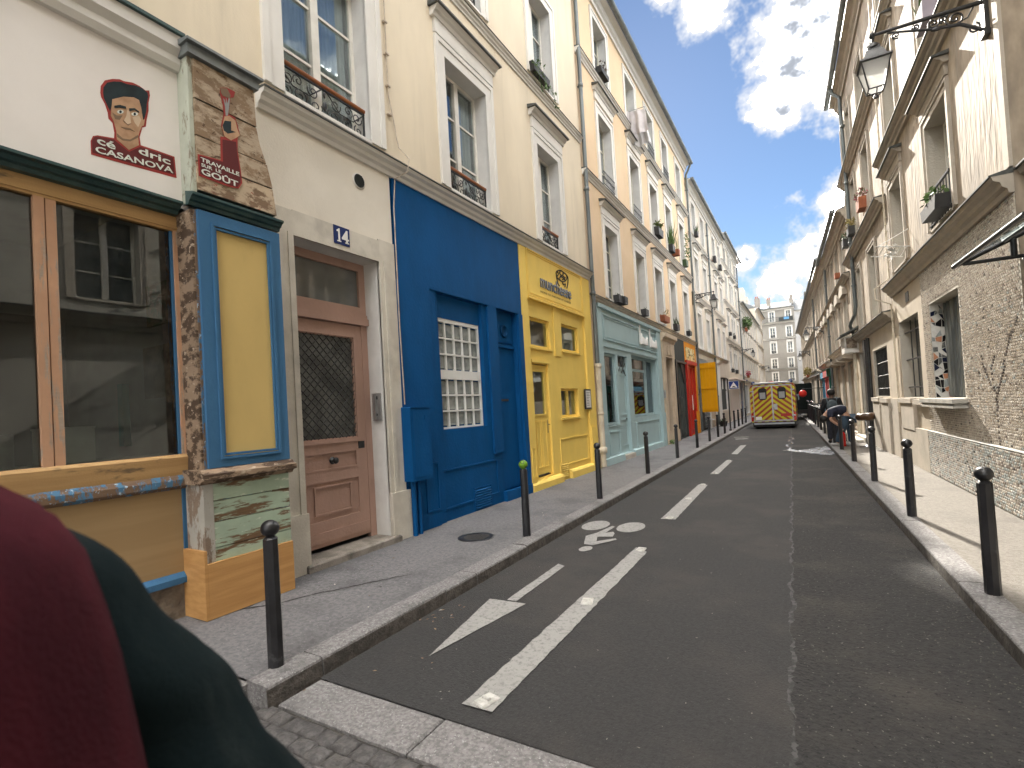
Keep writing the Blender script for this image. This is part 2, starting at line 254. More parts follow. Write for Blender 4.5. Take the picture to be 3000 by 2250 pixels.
# ------------------------------------------------------------------ mesh building
class MB:
    def __init__(s): s.v = []; s.f = []; s.sm = []; s.mi = []
    def add(s, vs, fs, smooth=False, mi=0):
        k = len(s.v); s.v += [tuple(p) for p in vs]
        for f in fs: s.f.append(tuple(i+k for i in f)); s.sm.append(smooth); s.mi.append(mi)
        return s
    def box(s, x0, x1, y0, y1, z0, z1, mi=0):
        if x0 > x1: x0, x1 = x1, x0
        if y0 > y1: y0, y1 = y1, y0
        if z0 > z1: z0, z1 = z1, z0
        v = [(x0,y0,z0),(x1,y0,z0),(x1,y1,z0),(x0,y1,z0),(x0,y0,z1),(x1,y0,z1),(x1,y1,z1),(x0,y1,z1)]
        return s.add(v, [(0,3,2,1),(4,5,6,7),(0,1,5,4),(1,2,6,5),(2,3,7,6),(3,0,4,7)], mi=mi)
    def bbox(s, x0, x1, y0, y1, z0, z1, b=.01, mi=0):
        """box with the edges of its +z / outer faces chamfered (cheap bevel on all 4 long edges of the top)"""
        v = [(x0,y0,z0),(x1,y0,z0),(x1,y1,z0),(x0,y1,z0),(x0,y0,z1-b),(x1,y0,z1-b),(x1,y1,z1-b),(x0,y1,z1-b),
             (x0+b,y0+b,z1),(x1-b,y0+b,z1),(x1-b,y1-b,z1),(x0+b,y1-b,z1)]
        return s.add(v, [(0,3,2,1),(0,1,5,4),(1,2,6,5),(2,3,7,6),(3,0,4,7),(4,5,9,8),(5,6,10,9),(6,7,11,10),(7,4,8,11),(8,9,10,11)], mi=mi)
    def prism(s, poly, ax, a, b, mi=0, smooth=False):
        """poly: 2d points; ax 'y': poly=(x,z) swept along y; ax 'x': poly=(y,z); ax 'z': poly=(x,y)"""
        def P(p, t): return {'y': (p[0], t, p[1]), 'x': (t, p[0], p[1]), 'z': (p[0], p[1], t)}[ax]
        n = len(poly); ar = sum(poly[i][0]*poly[(i+1)%n][1]-poly[(i+1)%n][0]*poly[i][1] for i in range(n))
        if ar < 0: poly = poly[::-1]
        if ax == 'y': a, b = max(a, b), min(a, b)
        else: a, b = min(a, b), max(a, b)
        v = [P(p, a) for p in poly]+[P(p, b) for p in poly]
        fs = [(i, (i+1)%n, (i+1)%n+n, i+n) for i in range(n)]
        s.add(v, fs, smooth, mi); s.add(v, [tuple(range(n-1,-1,-1)), tuple(range(n, 2*n))], False, mi); return s
    def tube(s, path, r, n=8, mi=0, cap=True):
        path = [Vector(p) for p in path]; rs = r if isinstance(r, (list, tuple)) else [r]*len(path)
        vs = []; up = None
        for i, p in enumerate(path):
            d = (path[min(i+1, len(path)-1)]-path[max(i-1, 0)]).normalized()
            if up is None: up = Vector((0,0,1)) if abs(d.z) < .9 else Vector((1,0,0))
            a = d.cross(up); 
            if a.length < 1e-4: a = d.cross(Vector((0,1,.3)))
            a.normalize(); b_ = a.cross(d).normalized(); up = b_
            for k in range(n):
                t = 2*math.pi*k/n; vs.append(p+(a*math.cos(t)+b_*math.sin(t))*rs[i])
        fs = [(i*n+k, i*n+(k+1)%n, (i+1)*n+(k+1)%n, (i+1)*n+k) for i in range(len(path)-1) for k in range(n)]
        s.add(vs, fs, True, mi)
        if cap: s.add(vs[:n], [tuple(range(n-1,-1,-1))], False, mi); s.add(vs[-n:], [tuple(range(n))], False, mi)
        return s
    def lathe(s, prof, n=16, c=(0,0,0), mi=0, smooth=True, ph=0):
        vs = []
        for r, z in prof:
            for k in range(n): t = 2*math.pi*k/n+ph; vs.append((c[0]+r*math.cos(t), c[1]+r*math.sin(t), c[2]+z))
        fs = [(i*n+k, i*n+(k+1)%n, (i+1)*n+(k+1)%n, (i+1)*n+k) for i in range(len(prof)-1) for k in range(n)]
        s.add(vs, fs, smooth, mi)
        if prof[0][0] > 1e-4: s.add(vs[:n], [tuple(range(n-1,-1,-1))], False, mi)
        if prof[-1][0] > 1e-4: s.add(vs[-n:], [tuple(range(n))], False, mi)
        return s
    def ball(s, c, r, n=12, m=8, sc=(1,1,1), mi=0):
        vs = []
        for i in range(m+1):
            a = math.pi*i/m-math.pi/2
            for k in range(n): t = 2*math.pi*k/n; vs.append((c[0]+r*sc[0]*math.cos(a)*math.cos(t), c[1]+r*sc[1]*math.cos(a)*math.sin(t), c[2]+r*sc[2]*math.sin(a)))
        return s.add(vs, [(i*n+k, i*n+(k+1)%n, (i+1)*n+(k+1)%n, (i+1)*n+k) for i in range(m) for k in range(n)], True, mi)
    def wall(s, y0, y1, z0, z1, holes=(), w=0, depth=.28, mi=0, rmi=1):
        """flat wall facing +x with rectangular openings (ya,yb,za,zb[,depth]) and their reveals"""
        ys = sorted({y0, y1}|{min(max(h[i], y0), y1) for h in holes for i in (0,1)})
        zs = sorted({z0, z1}|{min(max(h[i], z0), z1) for h in holes for i in (2,3)})
        for i in range(len(ys)-1):
            for j in range(len(zs)-1):
                cy, cz = (ys[i]+ys[i+1])/2, (zs[j]+zs[j+1])/2
                if any(h[0] < cy < h[1] and h[2] < cz < h[3] for h in holes): continue
                s.add([(w,ys[i],zs[j]),(w,ys[i+1],zs[j]),(w,ys[i+1],zs[j+1]),(w,ys[i],zs[j+1])], [(0,1,2,3)], mi=mi)
        for h in holes:
            a, b, c, d = h[:4]; dp = h[4] if len(h) > 4 else depth
            if not dp: continue
            q = w-dp
            s.add([(w,a,c),(q,a,c),(q,a,d),(w,a,d)], [(0,1,2,3)], mi=rmi); s.add([(w,b,c),(w,b,d),(q,b,d),(q,b,c)], [(0,1,2,3)], mi=rmi)
            s.add([(w,a,d),(q,a,d),(q,b,d),(w,b,d)], [(0,1,2,3)], mi=rmi); s.add([(w,a,c),(w,b,c),(q,b,c),(q,a,c)], [(0,1,2,3)], mi=rmi)
        return s
    def mesh(s, name, mats):
        me = bpy.data.meshes.new(name); me.from_pydata(s.v, [], s.f)
        for m in (mats if isinstance(mats, (list, tuple)) else [mats]): me.materials.append(m)
        me.polygons.foreach_set('use_smooth', s.sm); me.polygons.foreach_set('material_index', s.mi); me.update(); return me
    def o(s, name, mats, parent=None, loc=(0,0,0), rz=0): return link(name, s.mesh(name, mats), parent, loc, rz)
def link(name, me, parent=None, loc=(0,0,0), rz=0):
    ob = bpy.data.objects.new(name, me); COL.objects.link(ob); ob.parent = parent; ob.location = loc; ob.rotation_euler = (0,0,rz); return ob
def tag(ob, label, cat, group=None):
    ob['label'] = label; ob['category'] = cat
    if group: ob['group'] = group
    return ob
def thing(name, label, cat, loc=(0,0,0), rz=0, group=None):
    return tag(link(name, None, None, loc, rz), label, cat, group)
def struct(ob, kind='structure'): ob['kind'] = kind; return ob
def copy_tree(src, parent=None):
    c = src.copy(); COL.objects.link(c); c.parent = parent
    for ch in src.children: copy_tree(ch, c)
    return c
def text_mesh(txt, mats, y0, y1, z0, z1, w, depth=.004, bold=0.0, rot=0.0, name='lettering', parent=None, flip=False):
    cu = bpy.data.curves.new('t', 'FONT'); cu.body = txt; cu.extrude = .01; cu.offset = bold; cu.resolution_u = 3
    ob = bpy.data.objects.new('t', cu); COL.objects.link(ob); bpy.context.view_layer.update()
    me = bpy.data.meshes.new_from_object(ob.evaluated_get(bpy.context.evaluated_depsgraph_get()))
    bpy.data.objects.remove(ob); bpy.data.curves.remove(cu)
    xs = [v.co.x for v in me.vertices]; ys = [v.co.y for v in me.vertices]
    ax, bx, ay, by = min(xs), max(xs), min(ys), max(ys)
    for v in me.vertices:
        x, y, z = v.co; u = (x-ax)/(bx-ax); q = (y-ay)/(by-ay)
        yy = y1+(y0-y1)*u if flip else y0+(y1-y0)*u
        v.co = (w+(depth if z > 0 else 0), yy, z0+(z1-z0)*q+rot*(yy-y0))
    me.name = name; me.materials.clear(); me.materials.append(mats); me.update()
    return link(name, me, parent)

# ------------------------------------------------------------------ the two street fronts; local x = out of the wall, y = along, z = up
class Side:
    def __init__(s, loc, rz, sg): s.loc, s.rz, s.sg = Vector(loc), rz, sg; s.m = Matrix.Translation(s.loc) @ Matrix.Rotation(rz, 4, 'Z')
    def y(s, Y): return s.sg*Y
    def yy(s, a, b): return tuple(sorted((s.sg*a, s.sg*b)))
    def world(s, w, Y, z): return s.m @ Vector((w, s.sg*Y, z))
LS = Side((-4.75,0,0), 0, 1); RS = Side((2.45,0,0), math.pi+.04, -1)

def spiral(c, r0, r1, a0, turns, n=18):
    return [(c[0], c[1]+(r0+(r1-r0)*i/n)*math.cos(a0+turns*2*math.pi*i/n), c[2]+(r0+(r1-r0)*i/n)*math.sin(a0+turns*2*math.pi*i/n)) for i in range(n+1)]
CACHE = {}
def rail_mesh(W, H):
    k = ('rail', round(W,2), round(H,2))
    if k in CACHE: return CACHE[k]
    b = MB(); h = W/2
    b.box(-.012,.012,-h,h,.0,.018); b.box(-.014,.014,-h,h,H-.05,H-.035)
    for sx in (-1,1):
        b.box(-.01,.01,sx*h-.01*(1+sx),sx*h+.01*(1-sx),0,H)
        for (cy, cz, r, a, tn) in ((.20,.30,.17,2.6,1.35),(.26,.66,.15,.3,-1.3),(.55,.34,.17,3.6,-1.4),(.58,.72,.13,5.6,1.3),(.82,.30,.13,2.2,1.3),(.80,.66,.15,.2,-1.4)):
            R = r*H*1.25
            pts = [(p[0], sx*p[1], p[2]) for p in spiral((0, h*cy, cz*H), R, R*.18, a, tn)]
            b.tube(pts, .0085, 4, cap=False)
        b.tube([(0,sx*h*.02,.05),(0,sx*h*.3,.14*H),(0,sx*h*.62,.10*H),(0,sx*h*.95,.25*H)], .0085, 4, cap=False)
        b.tube([(0,sx*h*.05,.9*H),(0,sx*h*.35,.5*H),(0,sx*h*.7,.5*H),(0,sx*h*.97,.86*H)], .0085, 4, cap=False)
    b.ball((0,0,.45*H), .03, 8, 6, (.5,1,2.2)); b.ball((0,0,.78*H), .022, 8, 6, (.5,1,2))
    CACHE[k] = b.mesh('railing', iron); return CACHE[k]
def window(S, root, ya, yb, za, zb, cas=.22, proj=.045, hood=0, rail=0, dep=.28, see=False, tm=None, sm=None, cur=None, bars=2, name='window', leafs=2, hw=.26):
    """casing (the window object) with sash, panes, railing, hood as its children"""
    tm = tm or trim; sm = sm or sashm
    a, b_ = S.yy(ya, yb); W = b_-a; H = zb-za; loc = (0, (a+b_)/2, za); h = W/2
    k = ('win', round(W,2), round(H,2), cas, proj, dep, tm.name)
    if k not in CACHE:
        b = MB(); c = cas
        if c > 0:
            for s in (-1, 1):
                y0, y1 = sorted((s*h, s*(h+c*.68))); b.box(-.01, proj*.6, y0, y1, 0, H)
                y0, y1 = sorted((s*(h+c*.68), s*(h+c))); b.box(-.01, proj, y0, y1, 0, H+c)
            b.box(-.01, proj*.6, -h-c*.68, h+c*.68, H, H+c*.68); b.box(-.01, proj, -h-c*.68, h+c*.68, H+c*.68, H+c)
        b.box(-dep, .03 if cas else .0, -h, h, -.03, .012)
        CACHE[k] = b.mesh('window', tm)
    o = link(name, CACHE[k], root, loc)
    if hood:
        kk = ('hood', round(W,2), cas, hood)
        if kk not in CACHE:
            b = MB(); L = h+cas+.1; z0 = H+cas+.02
            b.box(-.01,.05,-h-cas,h+cas,z0,z0+hood*.55)
            b.prism([(-.01,z0+hood*.55),(.07,z0+hood*.55),(.09,z0+hood*.68),(.13,z0+hood*.72),(.17,z0+hood*.86),(-.01,z0+hood*.86)], 'y', -L+.04, L-.04)
            b.prism([(-.01,z0+hood*.861),(.21,z0+hood*.861),(.21,z0+hood*.93),(-.01,z0+hood*1.06)], 'y', -L, L, mi=1)
            CACHE[kk] = b.mesh('hood', [tm, zincdark])
        link('hood', CACHE[kk], o)
    kk = ('sash', round(W,2), round(H,2), sm.name, bars, dep, leafs)
    if kk not in CACHE:
        b = MB(); x0, x1 = -dep+.005, -dep+.05; fr = .055
        b.box(x0,x1,-h,-h+fr,0,H); b.box(x0,x1,h-fr,h,0,H); b.box(x0,x1,-h+fr,h-fr,H-fr,H); b.box(x0,x1,-h+fr,h-fr,.012,fr+.03)
        if leafs == 2: b.box(x0-.004,x1+.02,-.055,.055,fr+.03,H-fr)
        for i in range(bars):
            z = H*(i+1)/(bars+1)
            for s in ((-h+fr,-.055),(.055,h-fr)) if leafs == 2 else ((-h+fr,h-fr),): b.box(x0+.005,x1-.012,s[0],s[1],z-.016,z+.016)
        CACHE[kk] = b.mesh('sash', sm)
    link('sash', CACHE[kk], o)
    kp = ('pane', round(W,2), round(H,2), dep, leafs)
    if kp not in CACHE:
        b = MB(); q = (h-.11)/2 if leafs == 2 else h-.06; b.box(-.006,.0,-q-.006,q+.006,-H/2+.07,H/2-.05); CACHE[kp] = b
    pm = (glass if see else (paneg if (hash((round(ya,1), round(za,1))) % 3 == 0) else pane))
    kq = kp+(pm.name,)
    if kq not in CACHE: CACHE[kq] = CACHE[kp].mesh('pane', pm)
    for s in ((-1,1) if leafs == 2 else (0,)): link('pane', CACHE[kq], o, (-dep+.02, s*((h-.055-.055)/2+.055), H/2))
    if see:
        b = MB(); n = 26
        for (u0, u1) in ((-h+.04,-h*.25),(h*.35,h-.04)) if cur is None else cur:
            vs = []
            for i in range(n+1):
                y = u0+(u1-u0)*i/n; x = -dep-.07+.018*math.sin(i*1.9)
                vs += [(x,y,.03),(x,y,H-.03)]
            b.add(vs, [(2*i,2*i+2,2*i+3,2*i+1) for i in range(n)], True)
        b.o('curtain', curtain, o)
    if rail:
        Hr = rail; link('railing', rail_mesh(W, Hr), o, (-.10,0,.0))
        b = MB(); b.tube([(-.10,-h,Hr),(-.10,h,Hr)], .03, 10); b.o('handrail', railwood if rail < .5 else iron, o)
    return o
def cornice(S, root, y0, y1, zt, h, w, m, cap=None, name='cornice'):
    a, b_ = S.yy(y0, y1); b = MB(); z = zt-h
    b.prism([(-.01,z),(w*.25,z),(w*.32,z+h*.22),(w*.55,z+h*.34),(w*.62,z+h*.55),(w*.92,z+h*.66),(w,z+h*.86),(-.01,z+h*.86)], 'y', a, b_)
    b.prism([(-.01,z+h*.862),(w*1.12,z+h*.862),(w*1.12,z+h*.93),(-.01,z+h*1.12)], 'y', a-.004, b_+.004, mi=1)
    return b.o(name, [m, cap or zincdark], root)
def downpipe(S, root, Y, z0, z1, w=.10, r=.05, m=None, joints=3):
    b = MB(); y = S.y(Y); b.tube([(w,y,z0),(w,y,z1)], r, 12)
    for i in range(joints):
        z = z0+(z1-z0)*(i+.7)/joints; b.lathe([(r,-.05),(r+.014,-.045),(r+.014,.045),(r,.05)], 12, (w,y,z)); b.box(-.01,w,y-.012,y+.012,z-.02,z+.02)
    return b.o('downpipe', m or pipem, root)
def building(S, name, label, y0, y1, zt, wm, wins, holes=(), tm=None, eave=.35, gutter=True, back=8, rmat=None, roofm=None, roofh=1.6, cat='building', zb=.0, izb=.0):
    root = thing(name, label, cat, S.loc, S.rz)
    a, b_ = S.yy(y0, y1)
    hs = [S.yy(h[0],h[1])+tuple(h[2:]) for h in holes]+[S.yy(x[0],x[1])+(x[2],x[3],(x[4].get('dep',.28) if len(x) > 4 else .28)) for x in wins]
    b = MB(); b.wall(a, b_, zb, zt, hs)
    for y, fl in ((a,1),(b_,0)):
        q = [(0,y,zb),(0,y,zt),(-back,y,zt),(-back,y,zb)]; b.add(q if fl == 0 else q[::-1], [(0,3,2,1)])
    b.add([(-back,a,zb),(-back,b_,zb),(-back,b_,zt),(-back,a,zt)], [(0,3,2,1)])
    b.o('wall', [wm, rmat or reveal], root)
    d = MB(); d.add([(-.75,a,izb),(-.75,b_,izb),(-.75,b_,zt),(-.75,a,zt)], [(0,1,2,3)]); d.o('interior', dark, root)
    for x in wins:
        k = dict(x[4]) if len(x) > 4 else {}
        window(S, root, *x[:4], tm=k.pop('tm', tm), **k)
    e = MB(); z = zt
    e.prism([(-.01,z-.34),(.05,z-.34),(.06,z-.24),(.12,z-.2),(.15,z-.08),(eave-.06,z-.03),(eave-.06,z+.02),(-.01,z+.02)], 'y', a, b_); e.o('eave', tm or trim, root)
    if gutter:
        g = MB(); g.prism([(eave-.06,z+.05)]+[(eave+.03+.085*math.cos(t),z+.03+.085*math.sin(t)) for t in [math.pi+i*math.pi/7 for i in range(8)]]+[(eave+.10,z+.05)], 'y', a, b_, smooth=False); g.o('gutter', zinc, root)
    r = MB(); r.add([(eave-.1,a,z+.03),(eave-.1,b_,z+.03),(-back*.5,b_,z+roofh),(-back*.5,a,z+roofh),(-back,a,z+.03),(-back,b_,z+.03)], [(0,1,2,3),(3,2,5,4),(0,3,4),(1,5,2)]); r.o('roof', roofm or zinc, root)
    return root
def ring(b, w, p, y0, y1, z0, z1, t=.025):
    """raised moulding rectangle on a wall"""
    b.box(w,w+p,y0,y1,z1-t,z1); b.box(w,w+p,y0,y1,z0,z0+t); b.box(w,w+p,y0,y0+t,z0+t,z1-t); b.box(w,w+p,y1-t,y1,z0+t,z1-t)
def leaves(b, c, r, n, s=.05, sc=(1,1,1), mi=0, droop=0):
    for i in range(n):
        d = Vector((RN.gauss(0,1),RN.gauss(0,1),RN.gauss(0,1))); d.normalize(); d *= r*(RN.random()**.4)
        p = Vector((c[0]+d.x*sc[0], c[1]+d.y*sc[1], c[2]+d.z*sc[2]-droop*abs(RN.gauss(0,1))*r))
        u = Vector((RN.gauss(0,1),RN.gauss(0,1),RN.gauss(0,1))).normalized(); v = u.cross(Vector((RN.gauss(0,1),RN.gauss(0,1),RN.gauss(0,1)))).normalized()
        k = s*RN.uniform(.6,1.3)
        b.add([p-u*k, p+v*k*.45, p+u*k, p-v*k*.45], [(0,1,2,3)], mi=mi)
# ------------------------------------------------------------------ ground
def xl(Y): return -2.92-.0095*Y            # left kerb face
def xr(Y): return 1.155-.034*Y             # right kerb face
g = MB(); g.add([(-400,-400,-.06),(400,-400,-.06),(400,600,-.06),(-400,600,-.06)], [(0,1,2,3)]); struct(g.o('ground', asphalt))
def strip(fa, fb, y0, y1, z, n=40):
    b = MB(); vs = []
    for i in range(n+1): Y = y0+(y1-y0)*i/n; vs += [(fa(Y),Y,z),(fb(Y),Y,z)]
    return b.add(vs, [(2*i,2*i+1,2*i+3,2*i+2) for i in range(n)])
road = struct(strip(lambda Y: xl(Y)-.05, lambda Y: xr(Y)+.05, 2.27, 100, 0).o('road', asphalt))
def seamx(Y): return -.10-.0225*Y
struct(strip(lambda Y: seamx(Y)+.012*math.sin(Y*7)+.008*math.sin(Y*19), lambda Y: xr(Y)+.05, 2.27, 100, .004, 400).o('old_asphalt_lane', asphalt2))
b = MB(); vs = []; n = 500
for i in range(n+1):
    Y = 2.3+34*(i/n)**1.5; c = seamx(Y)+.012*math.sin(Y*7)+.008*math.sin(Y*19)+RN.uniform(-.006,.006); h = (.003+.010*RN.random())*(1.5 if (i//7)%5 else .3)
    vs += [(c-h,Y,.008),(c+h,Y,.008)]
b.add(vs, [(2*i,2*i+1,2*i+3,2*i+2) for i in range(n)]); b.o('road_seam', dust, road)
# crossing in the foreground: granite strip and setts
cr = MB(); cr.add([(-40,-20,-.025),(20,-20,-.025),(20,2.29,-.025),(-40,2.29,-.025)], [(0,1,2,3)]); cross = struct(cr.o('cobbled_crossing', mortar))
x = -2.93; i = 0
for ln in (1.05,.98,1.12,1.0,1.06,.95,1.1):
    b = MB(); b.bbox(x+.006, x+ln-.006, 1.945, 2.265, -.06, .004+.003*(i%2), .012); b.o('slab', granite, cross); x += ln; i += 1
sm_ = []
for k in range(5):
    b = MB(); a, c = .062+.006*RN.random(), .052+.005*RN.random(); b.v = []
    j = lambda: RN.uniform(-.008,.008)
    b.add([(-a,-c,-.08),(a,-c,-.08),(a,c,-.08),(-a,c,-.08),(-a+j(),-c+j(),-.012),(a+j(),-c+j(),-.012),(a+j(),c+j(),-.012),(-a+j(),c+j(),-.012),(-a*.7+j(),-c*.65+j(),.0),(a*.7+j(),-c*.65+j(),.0),(a*.7+j(),c*.65+j(),.0),(-a*.7+j(),c*.65+j(),.0)],
          [(0,1,5,4),(1,2,6,5),(2,3,7,6),(3,0,4,7),(4,5,9,8),(5,6,10,9),(6,7,11,10),(7,4,8,11),(8,9,10,11)], True)
    sm_.append(b.mesh('sett', sett))
for r in range(8):
    for q in range(30):
        X = -3.35+q*.138+(r%2)*.065+RN.uniform(-.008,.008); Y = 1.875-r*.118+RN.uniform(-.006,.006)
        o = link('sett', RN.choice(sm_), cross, (X,Y,RN.uniform(-.012,.0)), RN.uniform(-.06,.06))
# pavements with kerb stones
lp = struct(strip(lambda Y: -4.9, lambda Y: xl(Y)-.2, 1.9, 100, .12).o('pavement_left', pavem))
b = MB(); b.box(-9,-4.9,-14,100,-.05,.118); b.box(-4.9,-3.30,-14,1.9,-.05,.119); b.o('pavement_side', pavem, lp)
rp = struct(strip(lambda Y: xr(Y)+.2, lambda Y: 2.8-.03*Y, -14, 100, .12).o('pavement_right', pavemr))
def kerb(fx, sg, Y, ln, par):
    """one kerb stone, from Y to Y+ln; sg=-1 stone lies left of its road face"""
    b = MB(); e = .006; W = .21; x0, x1 = fx(Y+e), fx(Y+ln-e); j = RN.uniform(-.004,.004); r = .022
    P = lambda x, o_: x+sg*o_
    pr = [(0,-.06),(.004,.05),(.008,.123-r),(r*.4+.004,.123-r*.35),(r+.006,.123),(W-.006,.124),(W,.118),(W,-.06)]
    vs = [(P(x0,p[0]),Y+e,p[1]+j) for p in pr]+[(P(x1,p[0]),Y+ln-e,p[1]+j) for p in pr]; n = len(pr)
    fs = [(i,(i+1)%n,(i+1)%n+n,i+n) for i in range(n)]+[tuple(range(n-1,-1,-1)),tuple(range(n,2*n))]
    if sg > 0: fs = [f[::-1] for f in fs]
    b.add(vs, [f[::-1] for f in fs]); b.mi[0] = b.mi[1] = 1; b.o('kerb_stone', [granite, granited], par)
Y = 2.30; k = 0
near = [1.38,.51,1.07,1.2,1.05,1.3]
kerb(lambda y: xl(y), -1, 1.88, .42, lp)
while Y < 78:
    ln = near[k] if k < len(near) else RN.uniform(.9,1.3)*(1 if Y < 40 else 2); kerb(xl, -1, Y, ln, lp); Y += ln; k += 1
b = MB(); b.bbox(-4.2,-3.14,1.70,1.90,-.06,.123,.02); b.o('kerb_stone', granite, lp)
Y = 1.6; k = 0
near = [.9,1.2,1.3,.41,1.21,1.1,1.25]
while Y < 78:
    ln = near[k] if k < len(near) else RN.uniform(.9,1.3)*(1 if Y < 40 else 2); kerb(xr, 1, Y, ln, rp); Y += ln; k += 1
# gutter dirt along the right kerb: small grit
b = MB()
for i in range(900):
    Y = 3+RN.random()**1.7*16; X = xr(Y)-abs(RN.gauss(0,.16))-.005; s = RN.uniform(.002,.007)
    b.add([(X-s,Y-s,.008),(X+s,Y-s*.5,.008),(X+s*.6,Y+s,.012),(X-s*.7,Y+s,.009)], [(0,1,2,3)])
struct(b.o('gutter_grit', mk('grit', (.10,.09,.075), (.03,.028,.025), 60, bump=0)), 'stuff')
b = MB()
for i in range(260):
    Y = 2.4+RN.random()**1.6*18; X = xl(Y)+.02+RN.random()*(xr(Y)-xl(Y)); s = RN.uniform(.004,.011)
    a = RN.random()*6; b.add([(X-s*math.cos(a),Y-s*math.sin(a),.0085),(X+s*.5,Y-s*.4,.0085),(X+s*math.cos(a),Y+s*math.sin(a),.011)], [(0,1,2)])
struct(b.o('road_crumbs', mk('crumbs', (.34,.32,.28), (.20,.18,.15), 50, bump=0)), 'stuff')
# painted markings
def mark(name, pts, z=.009, jag=.006, m=None, step=.06):
    out = []
    for i, p in enumerate(pts):
        q = pts[(i+1)%len(pts)]; d = math.hypot(q[0]-p[0], q[1]-p[1]); n = max(1, int(d/step))
        for k in range(n):
            t = k/n; out.append((p[0]+(q[0]-p[0])*t+RN.uniform(-jag,jag), p[1]+(q[1]-p[1])*t+RN.uniform(-jag,jag)))
    b = MB(); b.add([(p[0],p[1],z) for p in out], [tuple(range(len(out)))]); o = b.o(name, m or rpaint, road)
    ar = sum(out[i][0]*out[(i+1)%len(out)][1]-out[(i+1)%len(out)][0]*out[i][1] for i in range(len(out)))
    if ar < 0: o.data.flip_normals()
    return o
for s in ([(-1.87,2.42),(-1.66,2.42),(-1.70,5.82),(-1.87,5.97)], [(-1.97,7.55),(-1.76,7.55),(-1.83,10.8),(-2.02,10.88)], [(-2.04,12.42),(-1.86,12.42),(-1.88,15.2),(-2.05,15.2)], [(-2.13,17.0),(-1.94,16.9),(-2.0,20.2),(-2.19,20.1)]): mark('lane_stripe', s)
mark('lane_stripe', [(-2.47,3.94),(-2.37,3.93),(-2.38,5.02),(-2.48,5.07)], jag=.003)
mark('arrow_marking', [(-2.44,2.80),(-2.26,3.92),(-2.63,3.90)], jag=.003)
def ell(cx, cy, a, b_, n=26): return [(cx+a*math.cos(2*math.pi*i/n), cy+b_*math.sin(2*math.pi*i/n)) for i in range(n)]
mark('bicycle_wheel_marking', ell(-2.74,6.9,.185,.30), jag=.003); mark('bicycle_wheel_marking', ell(-2.23,6.93,.185,.30), jag=.003)
mark('cyclist_marking', [(-2.52,5.91),(-2.65,6.29),(-2.57,6.5),(-2.50,6.93),(-2.45,6.89),(-2.46,6.52),(-2.38,6.61),(-2.33,6.53),(-2.30,6.36),(-2.49,6.30),(-2.42,6.08),(-2.24,6.29),(-2.20,6.23),(-2.40,5.89)], jag=.002)
mark('cyclist_head_marking', ell(-2.42,5.72,.075,.12), jag=.002)
for s in ([(-2.9,24.4),(-2.3,24.5),(-2.3,24.25),(-2.9,24.2)], [(-2.75,23.4),(-2.25,23.5),(-2.2,23.2),(-2.72,23.1)]): mark('worn_marking', s, jag=.05)
b = MB(); b.bbox(-.05,.05,-.07,.07,0,.014,.008); b.tube([(-.03,0,.014),(.03,0,.02)], .012, 6); stud = b.mesh('road_stud', mk('stud_white', (.62,.61,.58), (.40,.39,.36), 20, rough=.4))
for (X, Y) in ((-1.75,2.50),(-1.775,4.16),(-1.79,5.88),(-1.86,7.62),(-1.9,9.2),(-1.93,10.8),(-1.96,12.5),(-1.97,15.1)): link('road_stud', stud, road, (X,Y,.009), RN.uniform(-.3,.3))
# spilled foamy water
def water():
    m, t, bb = base_mat('foam_water'); f = rng(t, noise(t, pos(t, (1,.5,1)), 3.2, 7, .7), .40, .60)
    t.links.new(mixc(t, f, (.42,.44,.47), (.08,.082,.086)), bb.inputs['Base Color']); bb.inputs['Roughness'].default_value = .25; return m
b = MB(); P_ = []
for (X, Y) in [(-.66,18.0),(-.45,17.6),(-.2,17.35),(.25,16.7),(.55,16.45),(.6,17.2),(.56,18.4),(.45,19.2),(.2,18.9),(-.05,18.2),(-.3,17.95),(-.5,18.25)]: P_.append((X,Y))
P2_ = []
for i, p in enumerate(P_):
    q = P_[(i+1)%len(P_)]
    for k in range(8): t = k/8; P2_.append((p[0]+(q[0]-p[0])*t+RN.uniform(-.03,.03), p[1]+(q[1]-p[1])*t+RN.uniform(-.08,.08)))
b.add([(p[0],p[1],.013) for p in P2_], [tuple(range(len(P2_)))]); vs = []
for i in range(50):
    Y = 17.9+6*i/49; X = -.62+.08*math.sin(Y*3.1)+.03*math.sin(Y*9)-.0*Y; h = .02+.02*RN.random(); vs += [(X-h,Y,.0125),(X+h,Y,.0125)]
b.add(vs, [(2*i,2*i+1,2*i+3,2*i+2) for i in range(49)]); struct(b.o('water', water()))
# manhole cover on the left pavement
mh = thing('manhole_cover', 'round cast iron cover set in the pavement before the blue shopfront', 'manhole cover', (-3.8,5.40,.12))
b = MB(); b.lathe([(.24,0),(.24,.006),(.21,.008)], 32); b.o('frame', iron, mh)
b = MB(); b.lathe([(.205,.0),(.205,.006),(.0,.007)], 32)
for i in range(-5,6):
    for j in range(-5,6):
        if i*i+j*j < 24: b.box(i*.035-.011,i*.035+.011,j*.035-.011,j*.035+.011,.006,.012)
b.o('lid', mk('cast_iron', (.045,.042,.04), (.08,.075,.07), 30, rough=.6), mh)

